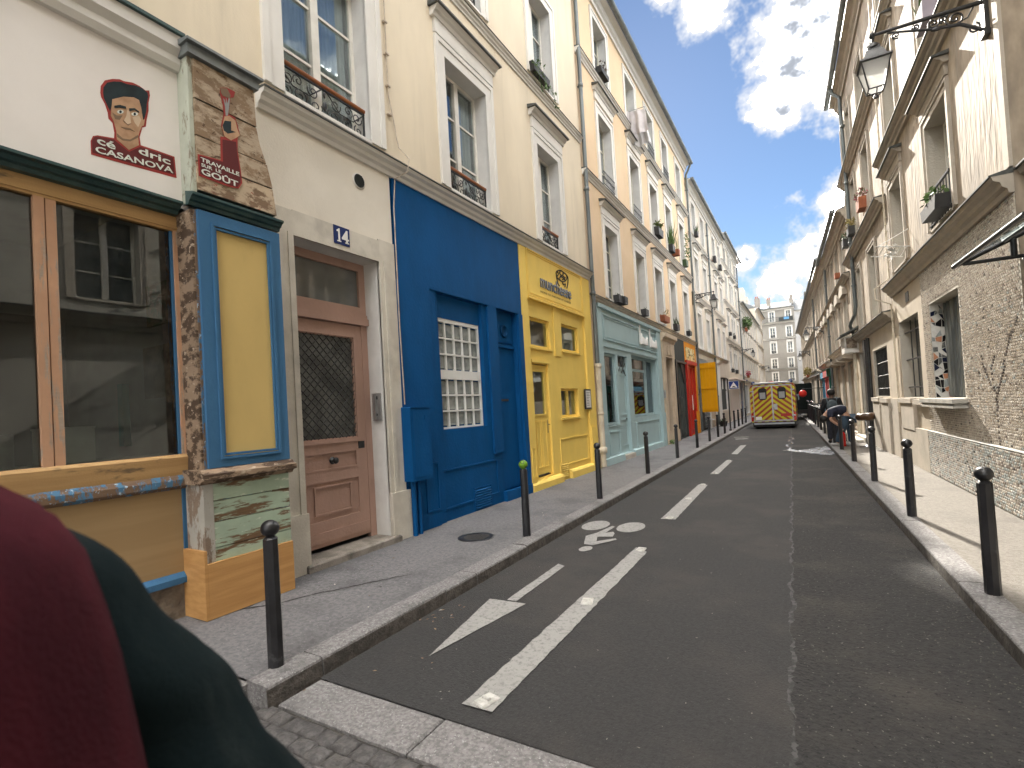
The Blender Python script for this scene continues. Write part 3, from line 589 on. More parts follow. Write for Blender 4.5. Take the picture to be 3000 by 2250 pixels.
# ------------------------------------------------------------------ bollards
def bollard_protos():
    R0 = .047
    b = MB(); b.lathe([(R0*1.02,0),(R0*1.02,.3),(R0,.31),(R0*.96,.845),(R0*.70,.858),(R0*.45,.866)], 8, smooth=False, ph=.39); p = b.mesh('post', ironpost)
    b = MB(); b.ball((0,0,.915), .056, 18, 12); b.lathe([(.03,.85),(.024,.87),(.03,.875)], 12); return p, b.mesh('ball', ironpost), b
POST, BALL, BB = bollard_protos()
BALLG = BB.mesh('ball', mk('paint_lime', (.16,.33,.02), (.05,.09,.02), 25, lo=.5, hi=.6, rough=.5))
def bollard(X, Y, label, group, tilt=0, green=False):
    t = thing('bollard', label, 'bollard', (X,Y,.12), RN.uniform(0,.6), group); t.rotation_euler[0] = tilt; t.scale = (1.06,1.06,1.0)
    link('post', POST, t); bl = link('ball', BALLG if green else BALL, t)
    if green: bl['label'] = 'lime green painted ball'
ORD = 'first second third fourth fifth sixth seventh eighth ninth tenth eleventh twelfth thirteenth fourteenth fifteenth sixteenth'.split()
LB = [2.09,5.65,8.36,11.58,14.84,18.07,20.84,23.2,25.43,29.6,31.7,33.9,36.2]
LBL = ['black ball-topped bollard standing before the peeling pilaster and pine board','black bollard whose ball is painted lime green, before the blue shopfront','black bollard before the yellow shopfront, next after the green-topped one',
       'black bollard standing before the pale blue shopfront door','black bollard on the left kerb beside the stone door pilaster','black bollard on the left kerb before the dark grey door','black bollard on the left kerb before the red and orange shopfront','black bollard on the left kerb just past the ochre shutter']
for i, Y in enumerate(LB):
    bollard(-3.12-.011*Y, Y, LBL[i] if i < len(LBL) else '%s black bollard from the front along the left kerb, small and far' % ORD[i], 'left kerb bollards', green=(i == 1))
RB = [5.16,7.98,10.98,13.99,16.93,19.2,21.37,23.84,26.29,28.52,31.14,32.95,35,37.2,39.4,41.6]
RBL = ['large black bollard nearest on the right kerb, standing alone','second black bollard from the front along the right kerb','third black bollard from the front along the right kerb','fourth black bollard along the right kerb, just before the bar stool','black bollard right in front of the bending man','black bollard hidden partly behind the two men','first black bollard beyond the two men on the right kerb']
for i, Y in enumerate(RB):
    bollard(1.30-.0315*Y, Y, RBL[i] if i < len(RBL) else '%s black bollard from the front along the right kerb, beyond the men' % ORD[i], 'right kerb bollards', tilt=RN.uniform(-.012,.012))

# scraps of leaves and paper lying by the left kerb
b = MB()
for (X, Y, n, sp, z) in ((-2.80,3.45,16,.16,.012),(-3.55,6.55,14,.22,.124),(-2.6,2.5,4,.3,.012),(-4.3,4.2,6,.4,.124),(-3.4,2.9,3,.5,.124)):
    for i in range(n):
        x, y = X+RN.gauss(0,sp*.5), Y+RN.gauss(0,sp); s = RN.uniform(.008,.022); a = RN.random()*6; c_, s_ = math.cos(a)*s, math.sin(a)*s
        b.add([(x-c_,y-s_,z),(x+s_*.5,y-c_*.5,z+.004),(x+c_,y+s_,z+.002),(x-s_*.5,y+c_*.5,z+.006)], [(0,1,2,3)], mi=RN.choice((0,0,1,2)))
struct(b.o('leaf_litter', [mk('litter_brown', (.20,.13,.08)), mk('litter_pale', (.45,.42,.37)), mk('litter_tan', (.33,.22,.12))]), 'stuff')
# crack in the left pavement
b = MB(); vs = []; x, y = -4.45, 2.55
for i in range(40):
    x += .022+RN.uniform(-.006,.006); y += .035+RN.uniform(-.03,.03); h = .004+.014*RN.random()*(1-i/40); vs += [(x-h,y+h,.1245),(x+h,y-h,.1245)]
b.add(vs, [(2*i,2*i+1,2*i+3,2*i+2) for i in range(39)]); b.o('pavement_crack', mk('crack_dark', (.025,.024,.024), bump=.2), lp)
# ------------------------------------------------------------------ left building 1 (number fourteen)
def wset(cols, za, zb, **k): return [(a, b, za, zb, k) for a, b in cols]
w1 = [(.55,1.85,5.36,7.5,dict(see=True,rail=.44,hood=.4)), (3.57,4.85,5.36,7.52,dict(see=True,rail=.44,hood=.4,cas=.25,cur=((-.60,.0),(.06,.60)))), (6.57,7.79,5.36,7.52,dict(see=True,rail=.44,hood=.42,cas=.24)), (9.83,10.9,5.36,7.52,dict(see=True,rail=.42,hood=.42,cas=.24))]
w2 = wset([(3.57,4.85),(6.57,7.79),(9.83,10.9)], 9.02, 11.1, see=True, rail=.42, cas=.24)
B1 = building(LS, 'apartment_building', 'cream apartment building with number fourteen door, nearest on the left', -14, 12.45, 13.9, cream, w1+w2,
              holes=[(-14,3.30,0,5.0,0),(3.58,4.86,.13,3.78,.30),(5.15,12.42,0,5.03,0)], izb=5.0)
cornice(LS, B1, 3.22, 12.45, 5.22, .20, .16, trim); cornice(LS, B1, -14, 12.45, 8.80, .15, .11, trim, name='string_course')
# lighter lower wall round the door
b = MB(); b.wall(2.46, 3.40, 3.70, 5.03, [], w=.004); b.wall(3.30, 5.15, .12, 5.03, [(3.58,4.86,.12,3.78,.02)], w=.006); b.o('lower_wall', [creamlo, creamlo], B1)
b = MB()
b.box(0,.03,3.36,3.58,.12,4.05); b.box(0,.03,4.86,5.15,.12,4.08); b.box(0,.028,3.58,4.86,3.78,4.06); b.box(0,.045,3.50,3.56,.12,3.80); b.box(0,.045,4.93,4.99,.12,3.80)
b.box(0,.06,3.33,3.585,.12,.75); b.box(0,.06,4.855,5.20,.12,.75); b.o('door_surround', mk('stone_door', (.64,.60,.52), (.55,.51,.44), 3, c3=(.33,.31,.27), sc3=1.6, lo3=.5, hi3=.75, f3=.55, bump=.2, bsc=50), B1)
# house number plate
pl = MB(); pl.box(.028,.036,4.13,4.37,3.84,4.06); pl = pl.o('house_number_plate', mk('enamel_blue', (.012,.03,.13), (.01,.025,.11), 3, rough=.25, bump=0), B1); pl['label'] = 'blue enamel plate reading 14'
b = MB()
def dig(ps): b.prism(ps, 'x', .036, .039)
dig([(4.175,3.87),(4.235,3.87),(4.235,3.882),(4.219,3.885),(4.219,4.03),(4.206,4.03),(4.172,4.005),(4.172,3.99),(4.195,3.99),(4.195,3.885),(4.175,3.882)])
dig([(4.295,3.87),(4.355,3.87),(4.355,3.882),(4.338,3.885),(4.338,3.91),(4.357,3.91),(4.357,3.927),(4.338,3.927),(4.338,4.03),(4.318,4.03),(4.248,3.93),(4.248,3.91),(4.312,3.91),(4.312,3.885),(4.295,3.882)])
dig([(4.268,3.927),(4.312,3.927),(4.312,3.99)][::1]) if False else None
b.o('numeral', white, pl)
# the door
D = -.29
dr = MB()
dr.box(D-.03,D+.034,3.583,4.857,3.10,3.20); dr.box(D-.03,D+.03,3.58,3.68,.2,3.78); dr.box(D-.03,D+.03,4.76,4.86,.2,3.78); dr.box(D-.03,D+.03,3.68,4.76,3.68,3.78)
dr.box(D-.03,D+.075,3.58,4.86,2.96,3.05); dr.box(D-.03,D+.05,3.58,4.86,3.05,3.10)
door = dr.o('door', rosebrown, B1)
b = MB(); x0, x1 = D-.02, D+.02
b.box(x0,x1,3.68,3.80,.25,2.95); b.box(x0,x1,4.60,4.76,.25,2.95); b.box(x0,x1,3.80,4.60,2.78,2.95); b.box(x0,x1,3.80,4.60,1.36,1.52); b.box(x0,x1,3.80,4.60,.25,.55); b.box(x0,x1,3.80,4.60,1.00,1.14)
b.box(x0,x0+.02,3.80,4.60,1.14,1.36); b.box(x0,x0+.02,3.80,4.60,.55,1.00)
ring(b, x1, .022, 3.74, 4.66, 1.46, 2.84, .05); ring(b, x1-.012, .018, 3.80, 4.60, 1.14, 1.36, .02); ring(b, x1-.012, .014, 3.92, 4.48, .62, .96, .02); b.box(x1,x1+.012,3.69,4.75,.30,.42)
b.o('door_leaf', rosebrown, door)
b = MB(); b.box(D-.012,D-.006,3.79,4.61,1.50,2.80); b.o('pane', mk('door_glass_dusty', (.10,.105,.10), (.20,.205,.195), 3, rough=.12, bump=.05), door)
b = MB(); b.box(D-.012,D-.006,3.68,4.76,3.20,3.68); b.o('pane', pane_m('transom_glass', (.06,.065,.065), (.15,.155,.15)), door)
b = MB(); st = .105
for k in range(-16, 24):      # diamond lattice in front of the glass
    for s in (1,-1):
        y_a = 3.79+k*st; pts = []
        z0, z1 = 1.50, 2.80
        for t in (0,1):
            pts.append((y_a+ s*0, 0))
        yA, zA = y_a, z0; yB, zB = y_a+s*(z1-z0), z1
        lo, hi = 3.79, 4.61
        dyz = (zB-zA)/(yB-yA)
        ya, yb = sorted((yA, yB)); ya = max(ya, lo); yb = min(yb, hi)
        if ya >= yb-.02: continue
        za = zA+dyz*(ya-yA); zb = zA+dyz*(yb-yA)
        b.tube([(D+.012+.004*s,ya,za),(D+.012+.004*s,yb,zb)], .0065, 5)
b.o('grille', iron, door)
b = MB(); b.lathe([(.0,0),(.045,.0),(.045,.008),(.016,.012),(.014,.04),(.034,.05),(.040,.065),(.030,.085),(0,.09)], 16)
kn = b.o('knob', iron, door); kn.location = (D+.02,4.20,1.25); kn.rotation_euler = (0,math.pi/2,0)
b = MB(); b.box(D+.02,D+.028,4.62,4.72,1.36,1.45); b.o('lock_plate', iron, door)
b = MB(); b.bbox(-.30,.10,3.52,4.95,.06,.20,.015); b.o('doorstep', mk('doorstep_stone', (.30,.27,.235), (.20,.18,.155), 5, c3=(.07,.065,.06), sc3=2.5, f3=.7, bump=.4), B1)
b = MB(); b.box(-.14,-.12,4.80,4.858,1.72,2.05); b.box(-.20,-.06,4.832,4.862,1.70,2.06); ic = b.o('intercom', alu, B1)
b = MB(); b.tube([(-.13,4.836,1.78),(-.13,4.822,1.78)], .02, 12); b.box(-.16,-.10,4.828,4.833,1.98,2.02); b.o('button', iron, ic)
b = MB(); b.lathe([(.10,0),(.10,.012),(.085,.018)], 24); vt = b.o('wall_vent', trim, B1, (.006,4.59,4.75)); vt.rotation_euler = (0,math.pi/2,0)
b = MB(); b.lathe([(.085,.0185),(.0,.0195)], 24)
for i in range(-5,6): b.box(-.003,.003,-.08,.08,.019,.026) if i == 0 else b.box(i*.014-.003,i*.014+.003,-math.sqrt(max(0,.0068-(i*.014)**2)),math.sqrt(max(0,.0068-(i*.014)**2)),.019,.025)
b.o('vent_mesh', greyd, vt)
# cable down the wall beside the first window, downpipe at the party wall
b = MB(); pts = [(.03,5.17,13),(.03,5.20,10),(.03,5.21,7.34),(.03,5.20,6.6),(.03,5.21,6.13),(.03,5.28,5.84),(.04,5.34,5.5),(.20,5.36,5.30),(.20,5.32,5.1),(.05,5.22,5.0),(.05,5.17,4.6),(.05,5.16,3.0),(.05,5.18,1.9)]
b.tube(pts, .009, 5)
for z in (5.9,6.3,6.75,7.2,7.6,8.0): b.box(0,.05,5.18,5.24,z-.012,z+.012)
b.o('cable', mk('cable_beige', (.55,.47,.38), (.4,.33,.26), 9), B1)
downpipe(LS, B1, 12.53, 2.75, 13.8, .09, .055, joints=4)
b = MB(); b.tube([(.10,12.53,.15),(.10,12.53,2.8)], .075, 12); b.lathe([(.085,0),(.095,.02),(.095,.10),(.085,.12)], 12, (.10,12.53,2.72)); b.lathe([(.08,0),(.09,.01),(.09,.06),(.08,.07)], 12, (.10,12.53,1.5)); b.lathe([(.08,0),(.11,.01),(.11,.14),(.08,.16)], 12, (.10,12.53,.5)); b.o('downpipe_base', pipecream, B1)

# ------------------------------------------------------------------ shop with the painted fascia, nearest on the left
S1 = thing('wooden_shopfront', 'old wooden shopfront with painted portrait, orange window frame and blue yellow shutter', 'shopfront', (-4.75,0,0))
b = MB(); b.wall(-14, 2.44, 3.66, 5.0, [], w=.13); b.o('fascia', whitefas, S1)
b = MB(); b.prism([(-.01,4.86),(.17,4.86),(.20,4.91),(.20,4.97),(.25,5.02),(.25,5.13),(-.01,5.13)], 'y', -14, 2.39); b.prism([(-.01,5.131),(.28,5.131),(.28,5.16),(-.01,5.24)], 'y', -14, 2.40, mi=1); b.o('cornice', [trim, greentrim], S1)
def curvew(z):   # right outline of the console board
    pts = [(3.78,3.18),(4.05,3.145),(4.28,3.09),(4.45,3.03),(4.61,3.0),(4.96,2.985)]
    for (a, ya), (c, yc) in zip(pts, pts[1:]):
        if a <= z <= c: return ya+(yc-ya)*(z-a)/(c-a)
    return pts[-1][1] if z > 4.9 else pts[0][1]
zs = [3.79,4.05,4.275,4.60,4.955]
for i in range(4):
    z0, z1 = zs[i]+.006, zs[i+1]-.006; n = 6; b = MB()
    poly = [(2.43,z0)]+[(curvew(z0+(z1-z0)*k/n),z0+(z1-z0)*k/n) for k in range(n+1)]+[(2.43,z1)]
    b.prism(poly, 'x', .05, .32+.006*(i%2)); b.o('plank', plankred if i == 0 else plankpeel, S1)
b = MB(); b.prism([(2.44,3.79)]+[(curvew(3.79+1.16*k/16)-.012,3.79+1.16*k/16) for k in range(17)]+[(2.44,4.95)], 'x', 0, .312); b.o('console_core', greyd, S1)
b = MB(); b.box(.10,.30,2.392,2.428,3.70,4.97); b.o('corner_post', peel('wood_sage_worn', (.50,.53,.44), (.33,.29,.21), .56, 9, (1,1,.35)), S1)
b = MB(); b.box(0,.36,2.37,3.02,4.96,5.045); b.prism([(0,5.046),(.40,5.046),(.40,5.07),(0,5.14)], 'y', 2.35, 3.05); b.o('zinc_cap', zinc, S1)
b = MB()
pr = [(0,3.60),(.08,3.60),(.10,3.645),(.14,3.66),(.17,3.70),(.22,3.715),(.22,3.75),(0,3.80)]
b.prism([(.05+p[0]*.72,3.60+(p[1]-3.60)*.62) for p in pr], 'y', -14, 2.36); b.prism([(.24+p[0]*.55,3.655+(p[1]-3.60)*.62) for p in pr], 'y', 2.36, 3.225); b.o('shop_cornice', greentrim, S1)
# pilaster body, blue panel door with yellow field
b = MB(); b.box(-.2,.29,2.395,3.19,.13,3.62); b.o('pilaster', bluepeel, S1)
b = MB(); b.box(.03,.285,2.375,2.394,1.36,3.62); b.o('pilaster_side_board', brownpeel, S1)
b = MB(); x0, x1 = .29, .32
b.box(x0,x1,2.415,2.53,1.38,3.62); b.box(x0,x1,3.09,3.195,1.38,3.62); b.box(x0,x1,2.53,3.09,1.38,1.46); b.box(x0,x1,2.53,3.09,3.52,3.62)
ring(b, x1, .018, 2.52, 3.10, 1.45, 3.53, .022); ring(b, x1-.012, .02, 2.545, 3.075, 1.48, 3.50, .02); b.o('shutter_frame', shopblue, S1)
b = MB(); b.box(.285,.300,2.53,3.09,1.46,3.52); b.o('shutter_panel', mustard, S1)
b = MB(); b.prism([(.0,1.25),(.33,1.25),(.35,1.28),(.40,1.29),(.40,1.335),(.36,1.35),(.34,1.375),(0,1.375)], 'y', 2.33, 3.21); b.o('ledge', brownpeel, S1)
zz = [.56,.70,.92,1.10,1.25]
for i in range(4): b = MB(); b.box(.29,.315+.004*(i%2),2.44,3.17,zz[i]+.004,zz[i+1]-.004); b.o('plank', mintpeel, S1)
b = MB(); b.box(.05,.325,2.355,2.436,.58,1.25); b.o('pilaster_corner_board', peel('wood_grey_peeling', (.45,.43,.38), (.30,.22,.16), .52, 8, (1,1,.4)), S1)
b = MB(); b.box(.29,.355,2.35,3.16,.125,.585); b.o('pine_board', pinew, S1)
b = MB(); b.box(.02,.353,2.325,2.349,.125,.70); b.o('pine_side_board', pinew, S1)
# window joinery (plane w = .05)
b = MB(); b.box(-.02,.05,-14,2.42,3.47,3.60); b.box(.05,.062,-14,2.40,3.49,3.505); b.o('window_head', orangew, S1)
b = MB(); b.prism([(-.02,1.34),(.06,1.34),(.075,1.49),(.05,1.515),(-.02,1.515)], 'y', -14, 2.40); b.o('window_sill', orangew, S1)
b = MB(); b.box(.0,.05,1.415,1.476,1.515,3.47); b.o('mullion', salmonw, S1)
b = MB(); b.box(.0,.046,1.484,1.545,1.515,3.47); b.o('mullion', salmonw, S1)
b = MB(); b.box(.0,.05,2.345,2.40,1.515,3.47); b.o('window_stile', salmonw, S1)
b = MB(); b.box(.0,.06,2.40,2.425,.42,3.47); b.box(.0,.03,2.325,2.345,1.52,3.47); b.o('blue_stile', shopblue, S1)
for (u, v) in ((-.2,1.415),(1.545,2.325),(-2,-.3)): b = MB(); b.box(.008,.014,u,v,1.515,3.47); b.o('window_pane', shopglass, S1)
b = MB(); b.box(.0,.05,-.3,-.2,1.515,3.47); b.o('mullion', salmonw, S1)
b = MB(); b.prism([(-.02,1.22),(.05,1.22),(.09,1.25),(.09,1.30),(.06,1.34),(-.02,1.34)], 'y', -14, 2.36); b.o('apron_rail', bluepeel, S1)
b = MB(); b.box(-.02,.03,-14,2.36,.50,1.22); b.o('apron_panel', ochrew, S1)
b = MB(); b.prism([(-.02,.42),(.07,.42),(.07,.47),(.03,.51),(-.02,.51)], 'y', -14, 2.39); b.box(.03,.045,2.33,2.39,.51,1.22); b.o('bottom_rail', shopblue, S1)
b = MB(); b.box(-.02,.02,-14,2.39,.10,.42); b.o('masonry_plinth', mk('rough_masonry', (.28,.24,.19), (.14,.12,.10), 6, c3=(.07,.06,.05), sc3=3, f3=.8, bump=1.0, bsc=18), S1)
# mural painted on the fascia and on the planks
MC = {'red': mk('mural_red', (.32,.035,.028), bump=.03), 'maroon': mk('mural_maroon', (.11,.012,.012), bump=.03), 'hair': mk('mural_black', (.008,.014,.016), (.012,.025,.03), 8, bump=.03),
      'skin': mk('mural_skin', (.47,.29,.17), (.36,.21,.12), 9, bump=.03), 'shade': mk('mural_shade', (.20,.13,.08), bump=.03), 'lite': mk('mural_light', (.62,.47,.33), bump=.03), 'white': mk('mural_white', (.72,.72,.66), (.60,.64,.58), 30, bump=.03), 'steel': mk('mural_steel', (.30,.30,.29), bump=0)}
P1={
'red':[(1.849,4.44),(1.854,4.496),(1.883,4.557),(1.934,4.597),(1.986,4.623),(2.018,4.624),(2.082,4.646),(2.131,4.644),(2.174,4.629),(2.203,4.644),(2.207,4.601),(2.193,4.53),(2.191,4.464),(2.173,4.373),(2.165,4.312),(2.137,4.292),(2.127,4.25),(2.114,4.2),(2.12,4.133),(2.241,4.14),(2.383,4.143),(2.393,3.955),(2.233,3.943),(1.962,3.921),(1.772,3.909),(1.772,4.018),(1.789,4.063),(1.818,4.082),(1.93,4.108),(1.934,4.156),(1.924,4.23),(1.897,4.253),(1.894,4.3),(1.876,4.363),(1.853,4.406)],
'maroon':[(1.78,4.024),(1.796,4.058),(1.818,4.072),(1.927,4.097),(2.018,4.046),(2.033,4.04),(2.117,4.119),(2.37,4.131),(2.379,3.979),(2.234,3.966),(1.962,3.943),(1.78,3.928)],
'hair':[(1.867,4.449),(1.871,4.493),(1.897,4.546),(1.944,4.581),(1.996,4.606),(2.038,4.61),(2.103,4.632),(2.147,4.634),(2.188,4.617),(2.192,4.581),(2.179,4.516),(2.174,4.456),(2.16,4.392),(2.143,4.352),(2.135,4.469),(2.121,4.518),(2.083,4.521),(2.007,4.488),(1.928,4.426),(1.921,4.362),(1.91,4.32),(1.891,4.359),(1.87,4.409)],
'face':[(1.928,4.426),(2.007,4.488),(2.083,4.521),(2.121,4.518),(2.135,4.456),(2.145,4.359),(2.159,4.372),(2.149,4.313),(2.135,4.304),(2.116,4.251),(2.103,4.195),(2.106,4.127),(2.031,4.054),(1.948,4.107),(1.947,4.174),(1.932,4.246),(1.913,4.285),(1.921,4.362)],
'brow1':[(1.939,4.377),(1.979,4.404),(2.02,4.411),(2.022,4.394),(1.978,4.381),(1.941,4.36)],
'brow2':[(2.044,4.408),(2.085,4.428),(2.114,4.417),(2.116,4.406),(2.084,4.412),(2.046,4.387)],
'nose':[(2.03,4.391),(2.048,4.382),(2.053,4.291),(2.034,4.266),(2.0,4.281),(2.023,4.338)],
'noseline':[(2.0,4.29),(2.026,4.265),(2.056,4.289),(2.033,4.258),(1.997,4.28)],
'mouth':[(1.977,4.221),(2.014,4.233),(2.046,4.241),(2.08,4.229),(2.045,4.228),(2.013,4.218)],
'jaw':[(1.949,4.157),(1.99,4.132),(2.042,4.146),(2.104,4.214),(2.103,4.191),(2.042,4.13),(1.989,4.116),(1.951,4.127)],
'cheek1':[(1.924,4.315),(1.955,4.305),(1.996,4.326),(1.974,4.278),(1.943,4.269)],
'cheek2':[(2.066,4.346),(2.116,4.383),(2.131,4.353),(2.106,4.278),(2.08,4.303)],
'eye1':[(2.003,4.358),(1.998,4.346),(1.986,4.335),(1.971,4.328),(1.96,4.328),(1.956,4.335),(1.96,4.347),(1.972,4.358),(1.987,4.366),(1.999,4.366)],
'pup1':[(1.99,4.352),(1.987,4.342),(1.98,4.335),(1.974,4.335),(1.971,4.343),(1.974,4.353),(1.981,4.36),(1.988,4.359)],
'eye2':[(2.108,4.391),(2.103,4.379),(2.09,4.367),(2.075,4.36),(2.063,4.36),(2.058,4.367),(2.063,4.378),(2.076,4.39),(2.091,4.398),(2.103,4.398)],
'pup2':[(2.093,4.383),(2.09,4.373),(2.083,4.366),(2.076,4.366),(2.073,4.374),(2.076,4.384),(2.083,4.391),(2.09,4.391)],
'txtpts':[(1.811,4.005),(1.966,4.042),(2.087,4.037),(2.361,4.065),(1.801,3.93),(2.37,3.979),(1.803,3.99),(2.295,4.045)],
}
P2={
'red':[(2.433,4.103),(2.634,4.13),(2.64,4.351),(2.678,4.36),(2.652,4.454),(2.68,4.574),(2.676,4.656),(2.655,4.758),(2.661,4.807),(2.722,4.84),(2.8,4.842),(2.781,4.778),(2.753,4.764),(2.738,4.671),(2.726,4.596),(2.788,4.595),(2.809,4.527),(2.825,4.457),(2.803,4.408),(2.797,4.289),(2.82,4.105),(2.827,3.991),(2.788,3.926),(2.702,3.911),(2.435,3.913)],
'maroon':[(2.446,4.094),(2.652,4.122),(2.657,4.329),(2.785,4.362),(2.794,4.226),(2.814,4.064),(2.81,3.985),(2.781,3.939),(2.703,3.927),(2.446,3.931)],
'hand':[(2.686,4.554),(2.733,4.581),(2.787,4.564),(2.803,4.494),(2.824,4.441),(2.787,4.401),(2.738,4.356),(2.678,4.368),(2.659,4.443)],
'palm':[(2.685,4.515),(2.747,4.537),(2.743,4.451),(2.79,4.456),(2.71,4.405),(2.673,4.419),(2.663,4.46)],
'fork':[(2.683,4.72),(2.69,4.716),(2.7,4.675),(2.71,4.742),(2.715,4.683),(2.733,4.746),(2.745,4.752),(2.734,4.669),(2.718,4.577),(2.698,4.568),(2.695,4.65)],
'food':[(2.66,4.803),(2.722,4.832),(2.751,4.785),(2.745,4.748),(2.68,4.741),(2.662,4.762)],
'txt':[(2.451,4.049),(2.794,4.056),(2.453,4.079),(2.46,4.002),(2.621,4.013),(2.453,3.934),(2.781,3.955),(2.455,3.982)],
}
P3={
'cup':[(10.41,4.791),(10.47,4.848),(10.647,4.904),(10.819,4.895),(10.993,4.866),(11.064,4.806),(11.045,4.681),(10.969,4.546)],
'cupL':[(10.41,4.791),(10.427,4.687),(10.473,4.571),(10.551,4.523)],
'rim':[(10.419,4.704),(10.572,4.671),(10.742,4.659),(10.903,4.709),(11.005,4.794),(10.993,4.866)],
'cone':[(10.742,4.659),(10.776,4.593),(10.892,4.633),(10.858,4.553)],
'n1':[(10.47,4.848),(10.526,4.797),(10.475,4.733)],
'n2':[(10.647,4.904),(10.613,4.815),(10.717,4.791),(10.577,4.708)],
'n3':[(10.819,4.895),(10.783,4.796),(10.914,4.785),(10.749,4.706)],
'n4':[(10.627,4.764),(10.778,4.758),(10.883,4.724)],
'txt':[(9.571,4.323),(11.171,4.367),(9.596,4.512),(9.575,4.207),(11.174,4.226),(9.579,4.241)],
}
def poly_x(pts, w, t, m, name, parent):
    b = MB(); b.prism([(p[0],p[1]) for p in pts], 'x', w, w+t); return b.o(name, m, parent)
mur = poly_x(P1['red'], .05, .002, MC['red'], 'painted_portrait', S1); mur['label'] = 'painted head with black hair above a maroon name band'
for i, (k, c) in enumerate([('maroon','maroon'),('hair','hair'),('face','skin'),('cheek1','shade'),('cheek2','lite'),('jaw','shade'),('nose','lite'),('noseline','shade'),('mouth','shade'),('eye1','white'),('eye2','white'),('pup1','hair'),('pup2','hair'),('brow1','hair'),('brow2','hair')]):
    poly_x(P1[k], .052, .001+.0004*(i+1), MC[c], 'paint_'+k.rstrip('12'), mur)
text_mesh('cé', MC['white'], 1.812, 1.935, 4.012, 4.072, .056, .001, .02, parent=mur); text_mesh('dric', MC['white'], 2.10, 2.345, 4.052, 4.112, .056, .001, .02, parent=mur)
mur.scale = (1,.983,.983); mur.location = (.08,0,.0292)
text_mesh('CASANOVA', MC['white'], 1.80, 2.365, 3.938, 3.99, .056, .001, .02, rot=.085, parent=mur)
m2 = poly_x(P2['red'], .326, .003, MC['red'], 'painted_fork_sign', S1); m2['label'] = 'painted fist holding a fork above a maroon slogan'
for i, (k, c) in enumerate([('maroon','maroon'),('hand','skin'),('palm','hair'),('fork','steel'),('food','shade')]): poly_x(P2[k], .329, .001+.0004*(i+1), MC[c], 'paint_'+k, m2)
text_mesh('TRAVAILLE', MC['white'], 2.455, 2.80, 4.048, 4.085, .332, .001, .02, rot=-.01, parent=m2); text_mesh('SUR  LE', MC['white'], 2.458, 2.63, 4.004, 4.034, .332, .001, .02, parent=m2); text_mesh('GOÛT', MC['white'], 2.455, 2.785, 3.935, 4.005, .332, .001, .02, parent=m2)
# inside the shop
b = MB(); b.box(-3.2,-3.1,-4,3.3,.1,5); b.box(-3.1,0,2.52,2.60,.1,5); b.box(-3.1,0,-4,-3.9,.1,5); b.box(-3.1,0.0,-4,2.52,4.0,4.05); b.o('interior_wall', mk('shop_wall', (.30,.295,.28), (.22,.22,.20), 2), S1)
b = MB(); b.box(-3.1,0,-4,2.52,.1,.14); b.box(-3.1,-2.2,-4,1.6,1.9,2.5); b.box(-2.2,-2.15,-1,2.3,.14,3.0); b.o('interior_fittings', dark, S1)
b = MB(); b.box(-.5,-.47,2.495,2.519,2.0,2.5); b.box(-.9,-.3,2.49,2.519,2.05,2.55); b.o('poster', mk('poster_dark', (.10,.08,.05), (.2,.17,.1), 9), S1)
b = MB(); b.box(-.8,-.35,2.49,2.519,2.75,3.15); b.o('poster', mk('poster_green', (.05,.10,.02), (.16,.12,.04), 12, lo=.45, hi=.55), S1)
b = MB(); b.box(-1.0,-.9,2.30,2.36,1.6,2.2); b.o('teal_post', teal, S1)
bx = thing('storage_box', 'white cardboard box behind the shop window near the mullion', 'box', (-4.99,1.62,1.52))
b = MB(); b.box(-.12,.14,-.14,.16,0,.26); b.o('box_body', cardw, bx); b = MB(); b.box(-.125,.145,-.145,.165,.26,.275); b.o('lid', cardw, bx)
bx = thing('magazine_file', 'grey file boxes leaning behind the shop window, left pane', 'box', (-4.98,1.15,1.52))
b = MB(); b.box(-.1,.12,-.16,-.02,0,.2); b.box(-.1,.12,0.0,.16,0,.24); b.o('file', mk('file_grey', (.3,.3,.28), (.2,.2,.19), 8), bx)
b = MB(); b.box(-.5,-.03,-4,2.5,1.46,1.515); b.o('display_shelf', cardw, S1)
# ------------------------------------------------------------------ blue shopfront
S2 = thing('blue_shopfront', 'deep blue shopfront with glass block window and meter box', 'shopfront', (-4.75,0,0))
b = MB(); b.wall(5.15, 8.70, .12, 5.04, [(6.10,7.32,1.50,3.60,.13),(7.77,8.52,.24,3.62,.12)], w=-.03); b.o('front', [blue, blue], S2)
b = MB(); b.prism([(-.03,3.63),(.015,3.61),(.015,5.03),(-.03,5.03)], 'y', 5.20, 8.69); b.o('fascia', blue, S2)
b = MB(); b.box(-.03,.03,5.155,5.86,.12,3.605); b.box(-.03,.0,5.86,6.02,.12,3.605); b.box(-.03,.012,7.46,7.755,1.0,3.605); b.box(-.03,.03,8.54,8.695,.12,3.605); b.box(-.03,.05,7.72,8.69,.12,.30); b.o('pilasters', blue, S2)
b = MB(); ring(b, -.03, .016, 5.98, 7.56, .30, .90); b.o('panel_moulding', blue, S2); b = MB(); ring(b, .03, .014, 5.55, 5.84, .35, 1.05); b.o('panel_moulding', blue, S2)
gb = MB(); x0, x1 = -.145, -.10; Y0, Y1 = 6.10, 7.30
cw = (Y1-Y0-.06)/5; rows = [(1.535,1.785),(1.785,2.035),(2.035,2.285),(2.43,2.68),(2.68,2.93),(2.93,3.18)]
gb.box(x0,x1,Y0,Y0+.03,1.505,3.24); gb.box(x0,x1,Y1-.03,Y1,1.505,3.24); gb.box(x0,x1,Y0+.03,Y1-.03,1.505,1.535); gb.box(x0,x1,Y0+.03,Y1-.03,2.285,2.43); gb.box(x0,x1,Y0+.03,Y1-.03,3.18,3.24)
